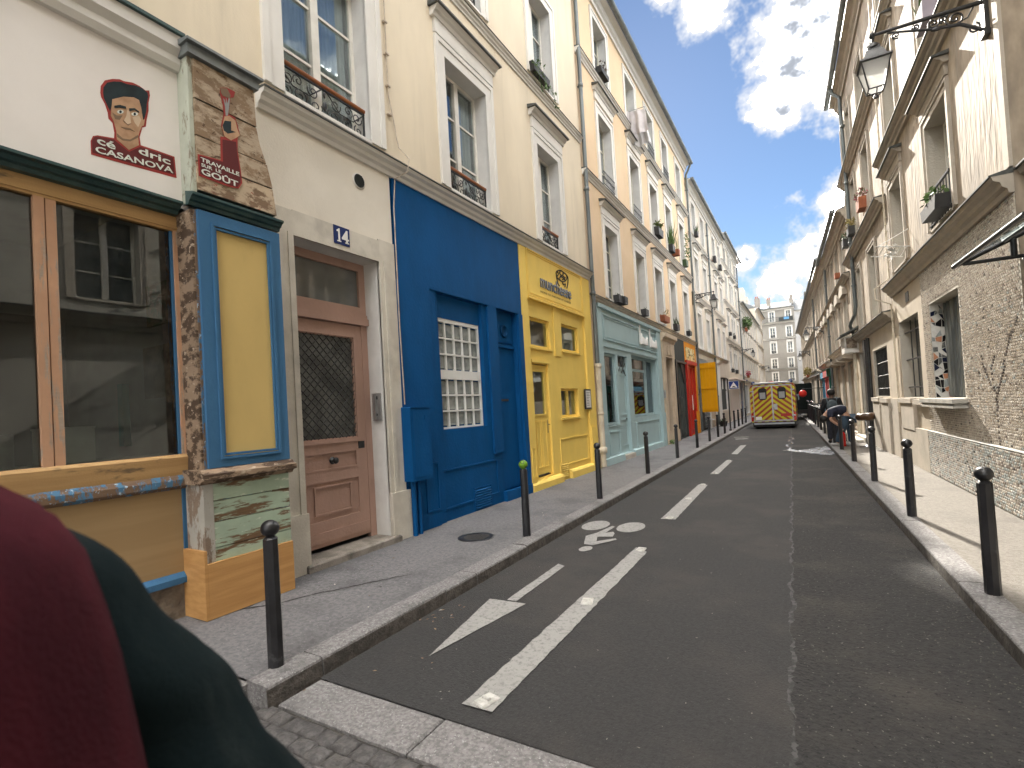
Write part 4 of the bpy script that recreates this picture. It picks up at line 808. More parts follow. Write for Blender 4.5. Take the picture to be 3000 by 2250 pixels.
for i in range(1,5):
    y = Y0+.03+cw*i
    for z0, z1 in ((1.535,2.285),(2.43,3.18)): gb.box(x0,x1-.004,y-.014,y+.014,z0,z1)
for z in (1.785,2.035,2.68,2.93): gb.box(x0,x1-.006,Y0+.03,Y1-.03,z-.014,z+.014)
gw = gb.o('glass_block_window', white, S2)
def gblock():
    m, t, bs = base_mat('glass_block'); bs.inputs['Roughness'].default_value = .08; bs.inputs['Specular IOR Level'].default_value = .8
    c = mixc(t, rng(t, noise(t, pos(t), 5, 3), .35, .65), (.17,.19,.175), (.32,.335,.31)); t.links.new(c, bs.inputs['Base Color'])
    w = N(t, 'ShaderNodeTexWave', wave_type='BANDS', bands_direction='Z'); w.inputs['Scale'].default_value = 15; t.links.new(pos(t), w.inputs['Vector'])
    bn = N(t, 'ShaderNodeBump'); bn.inputs['Strength'].default_value = .6; bn.inputs['Distance'].default_value = .006; t.links.new(w.outputs[0], bn.inputs['Height']); t.links.new(bn.outputs[0], bs.inputs['Normal']); return m
b = MB(); h = cw/2-.016; k = .108
b.add([(0,-h,-k),(0,h,-k),(0,h,k),(0,-h,k),(.02,-h+.012,-k+.012),(.02,h-.012,-k+.012),(.02,h-.012,k-.012),(.02,-h+.012,k-.012),(.012,-h+.035,-k+.035),(.012,h-.035,-k+.035),(.012,h-.035,k-.035),(.012,-h+.035,k-.035)], [(0,1,5,4),(1,2,6,5),(2,3,7,6),(3,0,4,7),(4,5,9,8),(5,6,10,9),(6,7,11,10),(7,4,8,11),(8,9,10,11)])
gbm = b.mesh('glass_block', gblock())
for z0, z1 in rows:
    for i in range(5): link('glass_block', gbm, gw, (-.142,Y0+.03+cw*(i+.5),(z0+z1)/2))
b = MB(); b.box(-.16,-.15,6.10,7.32,1.5,3.6); b.box(-.15,-.09,6.10,7.32,3.24,3.6); b.o('window_back', blue, S2)
b = MB(); b.box(-.16,-.135,7.77,8.52,.24,3.62); b.box(-.135,-.12,7.79,8.50,.30,2.90); b.box(-.135,-.09,7.77,8.52,2.92,2.98); b.box(-.135,-.115,7.79,8.50,3.02,3.58); bd = b.o('door', blue, S2)
b = MB(); b.lathe([(.0,0),(.115,0),(.12,.02),(.10,.035),(.085,.02),(.085,.004),(0,.004)], 24); pv = b.o('round_vent', blued, bd, (-.115,8.17,3.24)); pv.rotation_euler = (0,math.pi/2,0)
b = MB(); b.box(-.12,-.112,7.95,8.22,1.92,1.96); b.o('letter_slot', iron, bd)
b = MB(); b.bbox(-.02,.16,0,.41,0,1.0,.01); mb_ = b.o('meter_box', blue, S2, (.03,5.12,.86)); b = MB(); b.box(.16,.166,.04,.37,.05,.95); b.box(.166,.17,.28,.34,.82,.88); b.box(.16,.172,.01,.40,.985,1.0); b.o('meter_door', blue, mb_)
b = MB(); b.tube([(.09,5.22,.12),(.09,5.22,.88)], .035, 10); b.tube([(.09,5.33,.12),(.09,5.33,.88)], .028, 10); b.o('conduit', blue, S2)
vg = MB(); ring(vg, -.03, .012, 6.80, 7.32, .13, .50, .02); vgo = vg.o('air_vent', blue, S2)
b = MB(); b.prism([(0,0),(.02,-.012),(.022,-.004),(.004,.016)], 'y', -.24, .24); sl_ = b.mesh('louvre', blue)
for i in range(8): link('louvre', sl_, vgo, (-.028,7.06,.17+i*.04))
# ------------------------------------------------------------------ yellow shopfront
S3 = thing('yellow_shopfront', 'bright yellow shopfront with dark raised lettering and bowl logo', 'shopfront', (-4.75,0,0))
hol = [(9.10,10.02,3.03,3.64,.10),(10.64,11.62,3.06,3.68,.10),(9.10,9.83,.33,2.68,.09),(10.42,11.42,1.52,2.18,.12)]
b = MB(); b.wall(8.70, 12.43, .12, 5.04, hol, w=-.03); b.o('front', [yellow, yellow], S3)
b = MB(); b.box(-.03,.03,8.705,8.95,.12,5.03); b.box(-.03,.025,11.97,12.42,.12,5.03); b.box(-.03,.0,10.2,10.52,2.9,4.0); b.box(-.03,.05,11.98,12.36,.12,1.22); b.prism([(-.03,.12),(.06,.12),(.06,.26),(.03,.30),(-.03,.32)], 'y', 10.62, 12.42); b.prism([(-.03,.12),(.07,.12),(.07,.24),(.03,.28),(-.03,.30)], 'y', 8.70, 10.12); b.o('pilasters', yellow, S3)
b = MB(); b.box(-.03,.02,8.97,11.95,4.03,5.03); ring(b, .02, .02, 8.99, 11.93, 4.05, 5.02, .03); ring(b, .02, .012, 9.05, 11.87, 4.11, 4.97, .02); b.box(-.03,.06,8.96,11.96,3.99,4.028); sg = b.o('sign_board', yellow, S3)
ltr = mk('letter_slate', (.06,.068,.085), (.045,.05,.06), 9, rough=.4, bump=0); lin = mk('logo_line', (.03,.03,.03), bump=0)
text_mesh('muncheese', ltr, 9.58, 11.18, 4.32, 4.60, .022, .02, .012, rot=-.01, parent=sg); text_mesh("HOME TO THE MAC N' CHEESE", mk('letter_brown', (.30,.20,.05), bump=0), 9.58, 11.17, 4.205, 4.25, .021, .004, .0, parent=sg)
b = MB()
def smooth_path(p, n=5):
    out = []
    for i in range(len(p)-1):
        p0, p1, p2, p3 = p[max(i-1,0)], p[i], p[i+1], p[min(i+2,len(p)-1)]
        for k in range(n):
            t = k/n; out.append(tuple(.5*((2*p1[a])+(-p0[a]+p2[a])*t+(2*p0[a]-5*p1[a]+4*p2[a]-p3[a])*t*t+(-p0[a]+3*p1[a]-3*p2[a]+p3[a])*t**3) for a in range(len(p1))))
    return out+[tuple(p[-1])]
for k in ('cup','cupL','rim','cone','n1','n2','n3','n4'): b.tube([(.03,p[0],p[1]) for p in smooth_path(P3[k])], .014, 5)
b.o('logo', lin, sg)
def small_sash(par, ya, yb, za, zb, d, m, two=False, pm=None, cur=False):
    b = MB(); f = .05; x0, x1 = -.03-d, -.03-d+.035
    b.box(x0,x1,ya,ya+f,za,zb); b.box(x0,x1,yb-f,yb,za,zb); b.box(x0,x1,ya+f,yb-f,za,za+f); b.box(x0,x1,ya+f,yb-f,zb-f,zb)
    if two: b.box(x0,x1+.01,(ya+yb)/2-.05,(ya+yb)/2+.05,za+f,zb-f)
    b.box(-.03,.012,ya-.06,yb+.05,za-.05,za-.012); o = b.o('window', m, par)
    for u, v in (((ya+f,(ya+yb)/2-.05),((ya+yb)/2+.05,yb-f)) if two else ((ya+f,yb-f),)): b = MB(); b.box(x0+.01,x0+.016,u,v,za+f,zb-f); b.o('pane', pm or glass, o)
    if cur:
        b = MB(); vs = []
        for i in range(31): y = ya+f+(yb-ya-2*f)*i/30; vs += [(x0-.05+.012*math.sin(i*1.7),y,za+f-.03),(x0-.05+.012*math.sin(i*1.7),y,zb-f+.03)]
        b.add(vs, [(2*i,2*i+2,2*i+3,2*i+1) for i in range(30)], True); b.o('curtain', curtain, o)
    return o
small_sash(S3, 9.10,10.02,3.03,3.64,.09, yellow); small_sash(S3, 10.64,11.62,3.06,3.68,.09, yellow, cur=True); small_sash(S3, 10.42,11.42,1.52,2.18,.11, yellow, two=True)
b = MB(); x0, x1 = -.125, -.08
b.box(x0,x1,9.10,9.18,.36,2.66); b.box(x0,x1,9.70,9.83,.36,2.66); b.box(x0,x1,9.18,9.70,2.52,2.66); b.box(x0,x1,9.18,9.70,.36,1.62); ring(b, x1, .014, 9.20, 9.40, .52, 1.48, .022); ring(b, x1, .014, 9.46, 9.68, .52, 1.48, .022); b.box(x1,x1+.02,9.16,9.72,1.60,1.635); yd = b.o('door', yellow, S3)
b = MB(); b.box(-.115,-.109,9.18,9.70,1.62,2.52); b.o('pane', glass, yd)
b = MB(); b.box(-.08,-.072,9.735,9.775,1.22,1.50); b.tube([(-.075,9.755,1.40),(-.03,9.755,1.40),(-.03,9.66,1.395)], .010, 6); b.o('handle', chrome, yd)
b = MB(); b.box(-.07,-.064,9.18,9.66,.36,.385); b.o('draught_gap', iron, yd)
b = MB(); b.box(-.03,.0,9.04,9.88,2.70,2.76); b.o('door_lintel', yellow, S3); b = MB(); ring(b, -.03, .016, 10.22, 11.86, .44, 1.05, .022); b.o('panel_moulding', yellow, S3); b = MB(); ring(b, .03, .012, 8.76, 8.93, .38, .98, .02); b.o('panel_moulding', yellow, S3)
b = MB(); b.box(-.025,.01,-.19,.19,-.25,.25); mn = b.o('menu_frame', iron, S3, (.03,11.86+.02,1.92)); b = MB(); b.box(.01,.013,-.15,.15,-.21,.21); b.o('menu_sheet', cardw, mn)
b = MB()
for i in range(9): b.box(.013,.0145,-.12,.12-.1*RN.random(),.16-i*.04,.172-i*.04)
b.o('menu_text', greyd, mn)
vg = MB(); ring(vg, -.03, .012, 10.14, 10.60, .17, .52, .02); vgo = vg.o('air_vent', yellow, S3)
b = MB(); b.prism([(0,0),(.02,-.012),(.022,-.004),(.004,.016)], 'y', -.21, .21); sl_ = b.mesh('louvre', yellow)
for i in range(7): link('louvre', sl_, vgo, (-.028,10.37,.21+i*.043))
b = MB(); b.box(-3,-.4,8.8,12.4,.1,.2); b.box(-3,-2.9,8.8,12.4,.1,5); b.o('interior', dark, S3)
# ------------------------------------------------------------------ left building 2 (peach)
cols = [(14.0,15.1),(17.0,18.08),(19.52,20.6),(22.02,23.02),(24.72,25.7)]
wn = [(a,b,4.80,6.95,dict(hood=.38,cas=.24,sm=sasholive,bars=3,see=False)) for a,b in cols]+[(a,b,8.14,10.22,dict(hood=.38,cas=.24,sm=sasholive)) for a,b in cols]+[(a,b,11.45,13.1,dict(cas=.2,sm=sasholive)) for a,b in cols]
B2 = building(LS, 'apartment_building', 'peach plastered apartment building with white window casings above the pale blue shop', 12.45, 27.0, 13.82, peach, wn, holes=[(12.7,26.9,0,4.50,0)], eave=.36, roofh=2.2)
cornice(LS, B2, 12.62, 27.0, 4.68, .18, .14, stone); cornice(LS, B2, 12.47, 27.0, 8.02, .17, .13, trim, name='string_course'); cornice(LS, B2, 12.47, 27.0, 11.28, .17, .13, trim, name='string_course')
downpipe(LS, B2, 26.95, .2, 13.3, .10, .055, joints=5); b = MB(); b.tube([(.33,26.9,13.82),(.33,26.9,13.7),(.22,26.92,13.5),(.10,26.95,13.3)], .055, 10); b.o('downpipe_swan_neck', pipem, B2)
def small_rail(Y0, Y1, z):
    b = MB(); a = .05
    b.box(a,a+.02,Y0,Y1,z+.38,z+.40); b.box(a,a+.02,Y0,Y1,z+.02,z+.04)
    n = 9
    for i in range(n+1): y = Y0+(Y1-Y0)*i/n; b.box(a+.004,a+.014,y-.008,y+.008,z+.04,z+.38)
    for i in range(n): y = Y0+(Y1-Y0)*(i+.5)/n; b.tube(spiral((a+.01,y,z+.2), .05, .02, 0, 1, 8), .007, 4, cap=False)
    b.o('window_guard', iron, B2)
small_rail(14.05,15.05,8.15); small_rail(17.05,18.0,8.15); small_rail(19.6,20.5,11.46); small_rail(22.05,22.95,11.46)
# pale blue shopfront
S4 = thing('pale_blue_shopfront', 'pale blue painted shopfront with white script letters on its fascia', 'shopfront', (-4.75,0,0))
hol = [(13.22,14.24,1.18,3.20,.12),(14.42,15.32,.28,3.20,.14),(15.80,18.85,1.32,3.30,.22)]
b = MB(); b.wall(12.80, 19.50, .12, 4.52, hol, w=.02); b.o('front', [pale, pale], S4)
b = MB(); b.box(.02,.06,12.82,13.16,.12,4.50); b.box(.02,.07,18.95,19.5,.12,4.50); b.box(.02,.05,13.16,18.95,3.36,3.46); b.box(.02,.10,12.82,19.5,4.40,4.50); ring(b, .02, .035, 13.24, 18.92, 3.56, 4.28, .04); ring(b, .02, .02, 13.36, 18.80, 3.64, 4.20, .02)
ring(b, .02, .02, 13.3, 14.2, .35, 1.0, .025); ring(b, .02, .02, 15.9, 18.7, .35, 1.15, .025); b.prism([(.02,.12),(.10,.12),(.09,.3),(.02,.34)], 'y', 12.8, 14.38); b.prism([(.02,.12),(.10,.12),(.09,.3),(.02,.34)], 'y', 15.38, 19.5); b.box(.02,.11,18.97,19.48,.12,1.35); b.o('mouldings', pale, S4)
def sash2(par, ya, yb, za, zb, x, m, bars=(), tr=()):
    b = MB(); f = .07; b.box(x,x+.05,ya,ya+f,za,zb); b.box(x,x+.05,yb-f,yb,za,zb); b.box(x,x+.05,ya+f,yb-f,za,za+f); b.box(x,x+.05,ya+f,yb-f,zb-f,zb)
    for y in bars: b.box(x,x+.05,y-.04,y+.04,za+f,zb-f)
    for z in tr: b.box(x+.002,x+.046,ya+f,yb-f,z-.04,z+.04)
    b.box(x,x+.14,ya-.05,yb+.05,za-.04,za); o = b.o('window', m, par)
    e = [ya+f]+[v for y in bars for v in (y-.04,y+.04)]+[yb-f]
    for i in range(0,len(e),2): b = MB(); b.box(x+.02,x+.026,e[i],e[i+1],za+f,zb-f); b.o('pane', shopglass, o)
    return o
sash2(S4, 13.22,14.24,1.18,3.20,-.10, pale); sash2(S4, 15.80,17.85,1.32,3.30,-.20, pale, tr=(2.86,)); sash2(S4, 17.95,18.85,1.32,3.30,-.20, pale)
b = MB(); b.box(-.12,-.07,14.42,15.32,.28,2.80); ring(b, -.07, .02, 14.52, 15.22, .5, 1.3, .03); ring(b, -.07, .02, 14.52, 15.22, 1.42, 2.66, .03); b.box(-.12,-.05,14.42,15.32,2.80,2.88); pd = b.o('door', pale, S4); b = MB(); b.box(-.11,-.104,14.42,15.32,2.88,3.20); b.o('transom_pane', pane, pd)
b = MB(); b.tube([(-.05,14.5,2.62),(-.05,15.3,3.3)], .016, 6); b.tube([(-.05,14.5,3.3),(-.05,15.3,2.62)], .016, 6); b.tube([(-.05,14.9,2.7),(-.05,15.3,3.0)], .014, 6); b.o('transom_bars', iron, pd)
b = MB(); b.tube([(-.05,15.1,1.3),(-.02,15.1,1.3)], .02, 8); b.o('knob', iron, pd); b = MB(); b.bbox(-.1,.12,14.40,15.34,.1,.26,.02); b.o('doorstep', stone, S4)
b = MB()   # two words of tall-stemmed raised script
for y0 in (16.75,17.98):
    b.box(.04,.075,y0,y0+.10,3.72,4.36)
    x = y0+.17
    for k, hgt in enumerate((.36,.26,.24,.22,.22,.30)):
        b.tube([(.06,x+k*.135,3.74),(.06,x+.02+k*.135,3.74+hgt),(.06,x+.07+k*.135,3.74+hgt*.9),(.06,x+.09+k*.135,3.75)], .030, 6)
b.o('script_lettering', white, S4)
b = MB(); b.box(-3,-.5,12.9,19.4,.1,.2); b.box(-3,-2.9,12.9,19.4,.1,4.5); b.box(-2.9,-.5,12.9,13.0,.1,4.5); b.box(-2.9,-.5,19.3,19.4,.1,4.5); b.o('interior', mk('shop_inside', (.16,.15,.14), (.1,.1,.1), 2), S4)
# stone doorway
S5 = thing('stone_doorway', 'carved beige stone doorway with capital between pale blue and grey fronts', 'doorway', (-4.75,0,0))
b = MB(); b.wall(19.5,21.6,.12,4.5,[(20.0,21.1,.2,3.45,.3)], w=.0); b.o('wall', [tanlo, tanlo], S5)
b = MB(); b.box(0,.12,19.56,19.98,.12,3.5); b.box(0,.12,21.12,21.5,.12,3.5); b.box(0,.16,19.53,20.0,.12,.6); b.box(0,.16,21.1,21.55,.12,.6); b.box(0,.13,19.55,21.52,3.5,4.1); b.prism([(0,4.1),(.14,4.1),(.18,4.2),(.26,4.25),(.26,4.4),(0,4.45)], 'y', 19.5, 21.58); b.box(.13,.17,20.2,20.5,3.6,3.95); b.box(.13,.17,20.6,20.9,3.6,3.95); b.o('surround', mk('stone_carved', (.60,.49,.36), (.52,.42,.31), 3, c3=(.36,.29,.21), sc3=2, f3=.5, bump=.2), S5)
b = MB(); b.box(-.3,-.25,20.0,21.1,.2,3.45); ring(b, -.25, .03, 20.1, 21.0, .35, 1.3, .05); ring(b, -.25, .03, 20.1, 21.0, 1.45, 3.2, .05); sd = b.o('door', mk('door_tan_wood', (.34,.23,.15), (.27,.18,.11), 4, st=(1,1,.3)), S5); b = MB(); b.box(0,.14,19.5,19.6,1.9,2.2); b.o('intercom', alu, S5)
b = MB(); b.ball((-.2,20.6,1.3),.04,8,6); b.o('knob', iron, sd)
# dark grey front
S6 = thing('grey_shopfront', 'dark grey boarded shopfront with black post beside the red door', 'shopfront', (-4.75,0,0))
b = MB(); b.wall(21.6,24.05,.12,4.6,[(21.75,23.9,.15,3.45,.12)], w=.02); b.o('front', [greyd, greyd], S6)
for i, (a, c) in enumerate(((21.95,22.75),(22.77,23.3),(23.32,23.88))): b = MB(); b.box(-.1,-.06+.01*i,a,c,.18,3.4); ring(b, -.06+.01*i, .02, a+.08, c-.08, 1.3, 3.2, .04); ring(b, -.06+.01*i, .02, a+.08, c-.08, .3, 1.15, .04); b.o('door_board', paint('paint_grey_green', (.085,.095,.09), .8), S6)
b = MB(); b.box(.0,.14,21.66,21.86,.12,3.5); b.box(.02,.1,21.6,24.0,3.42,3.5); b.o('post', iron, S6); b = MB(); b.tube([(-.05,22.5,1.9),(.03,22.5,1.9),(.03,22.9,1.9)], .03, 6); b.o('handle', iron, S6)
b = MB(); b.prism([(23.2,3.4),(23.85,3.4),(23.85,2.6),(23.7,2.55),(23.6,2.9)], 'x', -.04, .0); b.o('torn_poster', iron, S6)
# orange and red front
S7 = thing('orange_red_shopfront', 'narrow shopfront with orange fascia and red panelled door', 'shopfront', (-4.75,0,0))
b = MB(); b.wall(24.05,26.8,.12,4.62,[(24.2,26.4,.15,3.45,.10)], w=.02); b.o('front', [orange, redp], S7)
b = MB(); b.box(.02,.10,24.1,26.6,3.45,3.62); b.box(-.1,-.05,24.2,26.4,.15,3.45)
for a, c in ((24.25,24.6),(24.7,25.1),(25.2,25.65),(25.75,26.3)): ring(b, -.05, .03, a, c, .35, 1.4, .05); ring(b, -.05, .03, a, c, 1.55, 3.35, .05)
b.box(.02,.12,24.05,24.3,.12,3.45); b.o('door', redp, S7)
b = MB(); b.tube([(.16,24.6,2.0),(.16,24.6,1.3)], .02, 6); b.o('handle', white, S7)
b = MB(); b.box(.02,.06,24.3,26.3,3.66,4.25); sgn = b.o('sign_plate', mk('sign_cream', (.70,.62,.36), (.62,.40,.12), 4, lo=.45, hi=.55), S7)
b = MB()
for i in range(12): y = 24.5+RN.random()*1.5; z = 3.72+RN.random()*.4; b.tube([(.065,y,z),(.065,y+.18,z+.06),(.065,y+.25,z-.03)], .012, 4)
b.o('sign_writing', mk('sign_ink', (.25,.2,.1), bump=0), sgn)
b = MB(); b.box(.02,.06,26.1,26.75,.12,1.2); b.o('low_panel', orange, S7)
sh = thing('window_shutter', 'tall ochre wooden shutter standing open from the wall past the red door', 'shutter', (-4.72,27.25,0), rad(-12))
for i in range(5): b = MB(); b.box(.04+i*.17,.04+i*.17+.162,-.03,.03+.004*(i%2),1.12,3.62); b.o('plank', ochre, sh)
for z in (1.3,2.35,3.4): b = MB(); b.box(.05,.88,-.055,-.03,z-.06,z+.06); b.o('batten', ochre, sh)
# ------------------------------------------------------------------ left building 3
cols = [(28.25,29.25),(30.9,31.9),(35.1,36.1),(37.5,38.45)]
wn = [(a,b,4.46,6.40,dict(hood=.32,cas=.18)) for a,b in cols]+[(a,b,7.62,9.45,dict(hood=.32,cas=.18)) for a,b in cols]+[(a,b,10.72,12.40,dict(cas=.18)) for a,b in cols]
B3 = building(LS, 'apartment_building', 'ivory apartment building with street lantern at its near corner, left side', 27.0, 38.85, 13.08, ivory, wn, holes=[(27.3,30.6,.12,3.95,.15),(30.9,32.6,.12,3.6,.15),(34.6,38.4,1.02,3.2,.2)], eave=.33, roofh=1.8)
cornice(LS, B3, 27.05, 38.8, 4.40, .18, .16, stone); cornice(LS, B3, 27.05, 38.8, 7.32, .14, .1, trim, name='string_course'); cornice(LS, B3, 27.05, 38.8, 10.42, .14, .1, trim, name='string_course')
downpipe(LS, B3, 32.76, .2, 12.5, .1, .055, joints=5)
b = MB(); b.box(-.05,.02,27.35,30.55,3.1,3.9); b.box(-.05,.02,30.9,32.6,2.9,3.6); b.o('fascia_boards', greym, B3)
for i in range(26): b = MB(); b.prism([(-.09,.22+i*.11),(-.04,.24+i*.11),(-.04,.30+i*.11),(-.09,.31+i*.11)], 'y', 29.0, 30.5); b.o('shutter_slat', alu if i % 2 else greym, B3)
b = MB(); b.box(-.12,-.1,27.3,30.6,.12,3.95); b.o('shutter_back', dark, B3)
b = MB(); b.box(-.12,-.06,30.9,32.6,.12,2.9); ring(b, -.06, .03, 31.0, 32.5, 1.5, 2.8, .06); ring(b, -.06, .03, 31.0, 32.5, .25, 1.35, .06); b.o('door', mk('door_buff', (.52,.42,.31), (.4,.31,.22), 3), B3)
b = MB(); b.box(-.2,-.15,34.6,38.4,1.02,3.2); b.box(-.15,-.1,34.6,38.4,2.3,2.4); b.o('dark_shutter', greyd, B3); b = MB()
for y in (35.0,35.7,36.8): b.box(-.15,-.12,y,y+.25,2.42,3.1)
b.o('notice', cardw, B3)
b = MB(); b.box(0,.12,33.3,34.3,.12,3.9); b.prism([(0,3.9),(.2,3.95),(.3,4.1),(0,4.18)], 'y', 33.2, 34.4); b.o('pilaster', trim, B3); b = MB(); b.box(0,.08,34.4,38.8,.12,.95); b.o('plinth', tanlo, B3)
# ------------------------------------------------------------------ left building 4, 5, 6
c4 = [(40.6,41.5),(43.0,43.9),(44.3,45.1),(46.8,47.7)]
wn = [(a,b,z,z+h,dict(hood=.28,cas=.18)) for a,b in c4 for z,h in ((3.75,1.52),(6.42,1.58),(9.25,1.6))]+[(a,b,11.95,13.1,dict(cas=.15)) for a,b in c4]
B4 = building(LS, 'apartment_building', 'tall pale apartment building behind the road hump sign, left side', 38.85, 48.7, 13.6, ivory, wn, holes=[(39.6,45.6,.5,3.05,.1),(46.2,48.4,.12,3.1,.2)], eave=.4, roofh=1.6)
for z in (6.10,8.87,11.8): cornice(LS, B4, 38.9, 48.65, z, .16, .12, trim, name='string_course')
b = MB(); b.box(-.1,-.05,39.6,45.6,.5,3.05); b.box(0,.05,39.0,45.9,.12,.6); b.box(0,.5,39.4,45.8,3.12,3.2); b.o('shop_panel', pinkpl, B4)
b = MB(); b.box(-.2,-.1,46.2,48.4,.12,3.1); b.box(0,.4,46.0,48.6,3.2,3.3); b.o('graffiti_door', mk('graffiti', (.10,.10,.11), (.30,.22,.24), 2.2, lo=.45, hi=.55, c3=(.05,.10,.22), sc3=3, lo3=.5, hi3=.55), B4)
downpipe(LS, B4, 48.5, .2, 13.2, .1, .055, joints=4)
c5 = [(50.2,51.1),(52.2,53.1),(54.6,55.5),(57,57.9),(59.4,60.3),(62,62.9),(64.4,65.3)]
B5 = building(LS, 'apartment_building', 'low cream building with ivy bush hanging under its eave, far left', 48.7, 67.0, 10.2, mk('plaster_far', (.55,.48,.385), (.5,.435,.345), 1.2), [(a,b,z,z+1.6,dict(cas=.16,hood=.22)) for a,b in c5 for z in (3.7,6.1,8.2)], holes=[(50,53,.3,2.9,.15),(55,58,.3,2.9,.15),(60,64,.3,2.9,.15)], eave=.35, roofm=mk('roof_tile', (.20,.10,.065), (.14,.075,.05), 5))
cornice(LS, B5, 48.8, 66.9, 5.75, .16, .12, trim, name='string_course'); cornice(LS, B5, 48.8, 66.9, 3.3, .2, .15, trim)
b = MB(); b.box(-.15,-.1,50,53,.3,2.9); b.box(-.15,-.1,55,58,.3,2.9); b.box(-.15,-.1,60,64,.3,2.9); b.o('shop_glazing', pane, B5)
c6 = [(68.4,69.2),(70.4,71.2),(72.4,73.2),(74.6,75.4)]
B6 = building(LS, 'apartment_building', 'narrow grey cream building closing the left row before the far crossing', 67.0, 77.5, 12.4, ivory, [(a,b,z,z+1.6,dict(cas=.16,hood=.2)) for a,b in c6 for z in (3.4,6.0,8.5,10.5)], eave=.4, roofh=2.5)
for z in (5.6,8.1,10.3): cornice(LS, B6, 67.1, 77.4, z, .15, .12, trim, name='string_course')
b = MB(); b.box(-2.2,-1.2,68,70.5,13,15.3); b.o('chimney', stone, B6); b = MB(); b.box(-2.2,-1.2,73,74.5,13,15); b.o('chimney', stone, B6)
B7 = building(Side((-11,0,0),0,1), 'apartment_building', 'cream building added out of view on the left to shade the end block', 83, 112, 13.0, cream, [(a,a+.9,z,z+1.8,dict(cas=.16)) for a in (85,89,93,97,101,105,109) for z in (3.6,6.6,9.6)], eave=.35)  # added out of view to cut sky light on the end block
# ------------------------------------------------------------------ pots, plants and laundry at the windows
def planter(S, Y, z, w, W, label, pm, kind='bush', pl=leafm, h=.2, s=.05, n=60, r=.2, group='window planters'):
    t = thing('planter', label, 'planter', S.world(w, Y, z), S.rz, group); a = .09 if W > .3 else W/2
    b = MB(); b.prism([(-W/2*.85,0),(W/2*.85,0),(W/2,h),(-W/2,h)], 'x', -a, a); b.o('pot', pm, t)
    b = MB()
    if kind == 'bush': leaves(b, (0,0,h+r*.5), r, n, s, (.6,W/(2*r)+.3,.7))
    if kind == 'spiky':
        for i in range(n):
            d = Vector((RN.gauss(0,.35),RN.gauss(0,.35),1)).normalized()*r*RN.uniform(.7,2.2); p = Vector((RN.uniform(-a,a),RN.uniform(-W/2,W/2)*.8,h)); q = Vector((d.y,-d.x,0)).normalized()*s*.4
            b.add([p-q,p+q,p+d*.6+q*.6,p+d,p+d*.6-q*.6], [(0,1,2,3,4)])
    if kind == 'vine':
        leaves(b, (0,0,h+r*.4), r*.8, n//2, s)
        for k in range(4):
            p = Vector((.05,RN.uniform(-W/2,W/2),h)); pts = [p]
            for i in range(7): p = p+Vector((RN.uniform(-.01,.05),RN.uniform(-.02,.09),RN.uniform(-.13,.0))); pts.append(p); leaves(b, p, .05, 3, s)
            b.tube(pts, .005, 4, mi=0)
    if kind == 'climb':
        for k in range(60): leaves(b, (RN.uniform(0,.2),RN.uniform(-.25,.25),h+RN.random()*1.2), .07, 3, s)
    if kind == 'bare':
        for k in range(6):
            p = Vector((0,RN.uniform(-W/2,W/2)*.7,h)); pts = [p]
            for i in range(4): p = p+Vector((RN.uniform(-.03,.06),RN.uniform(-.02,.10),RN.uniform(.02,.10))); pts.append(p)
            b.tube(pts, .008, 4)
        leaves(b, (0,.1,h+.2), .25, n//3, s*.7)
    b.o('plant', pl, t)
planter(LS, 10.05, 9.03, .05, .85, 'long dark planter with trailing ivy at the upper window of the cream building', plasticdk, 'vine', leafm, .17, .04, 60, .2)
planter(LS, 14.55, 4.75, .10, .32, 'dark flower pot on the first sill of the peach building', plasticdk, 'bush', leafd, .22, .03, 10, .08); planter(LS, 14.92, 4.75, .10, .30, 'second dark flower pot leaning on the first peach sill', plasticdk, 'bush', leafd, .22, .03, 8, .08)
planter(LS, 17.45, 4.75, .10, .40, 'dark flower pot on the second sill of the peach building', plasticdk, 'bush', leafd, .22, .03, 12, .1)
planter(LS, 20.1, 4.85, .16, .9, 'terracotta trough with bare twigs above the stone doorway', terracotta, 'bare', leafy, .24, .05, 40, .2)
planter(LS, 22.3, 4.78, .12, .5, 'dark pot with leafy plant above the grey front', plasticdk, 'spiky', leafd, .26, .05, 26, .18); planter(LS, 25.1, 4.85, .10, .5, 'small dark trough above the orange fascia', plasticdk, 'bush', leafd, .2, .03, 14, .1)
planter(LS, 20.0, 8.2, .16, .8, 'planter of broad cactus pads at the middle window of the peach building', plasticdk, 'bush', mk('cactus', (.16,.19,.06), (.10,.13,.04), 9), .3, .13, 26, .3)
planter(LS, 22.3, 8.15, .14, .5, 'tall spiky green plant at the fourth middle window, peach building', plasticdk, 'spiky', leafm, .3, .06, 46, .5); planter(LS, 22.85, 8.12, .18, .3, 'small terracotta pot beside the tall spiky plant', terracotta, 'spiky', leafm, .26, .03, 14, .3)
planter(LS, 25.1, 8.15, .14, .5, 'pot with climbing vine at the last middle window of the peach building', leafd, 'climb', leafm, .3, .05, 60, .3)
planter(LS, 14.4, 11.45, .10, .7, 'dark bundle of dried flowers at the top left peach window', plasticdk, 'bush', mk('dried', (.06,.04,.03), (.1,.07,.05), 9), .15, .05, 60, .25)
planter(LS, 28.8, 10.6, .12, .4, 'spiky potted plant at the top window of the ivory building', plasticdk, 'spiky', leafd, .25, .04, 26, .25); planter(LS, 34.9, 10.6, .16, .5, 'black hanging box at the third top window, ivory building', plasticdk, 'bush', leafd, .35, .03, 6, .06); planter(LS, 37.4, 10.6, .16, .5, 'black hanging box at the last top window, ivory building', plasticdk, 'bush', leafd, .35, .03, 6, .06)
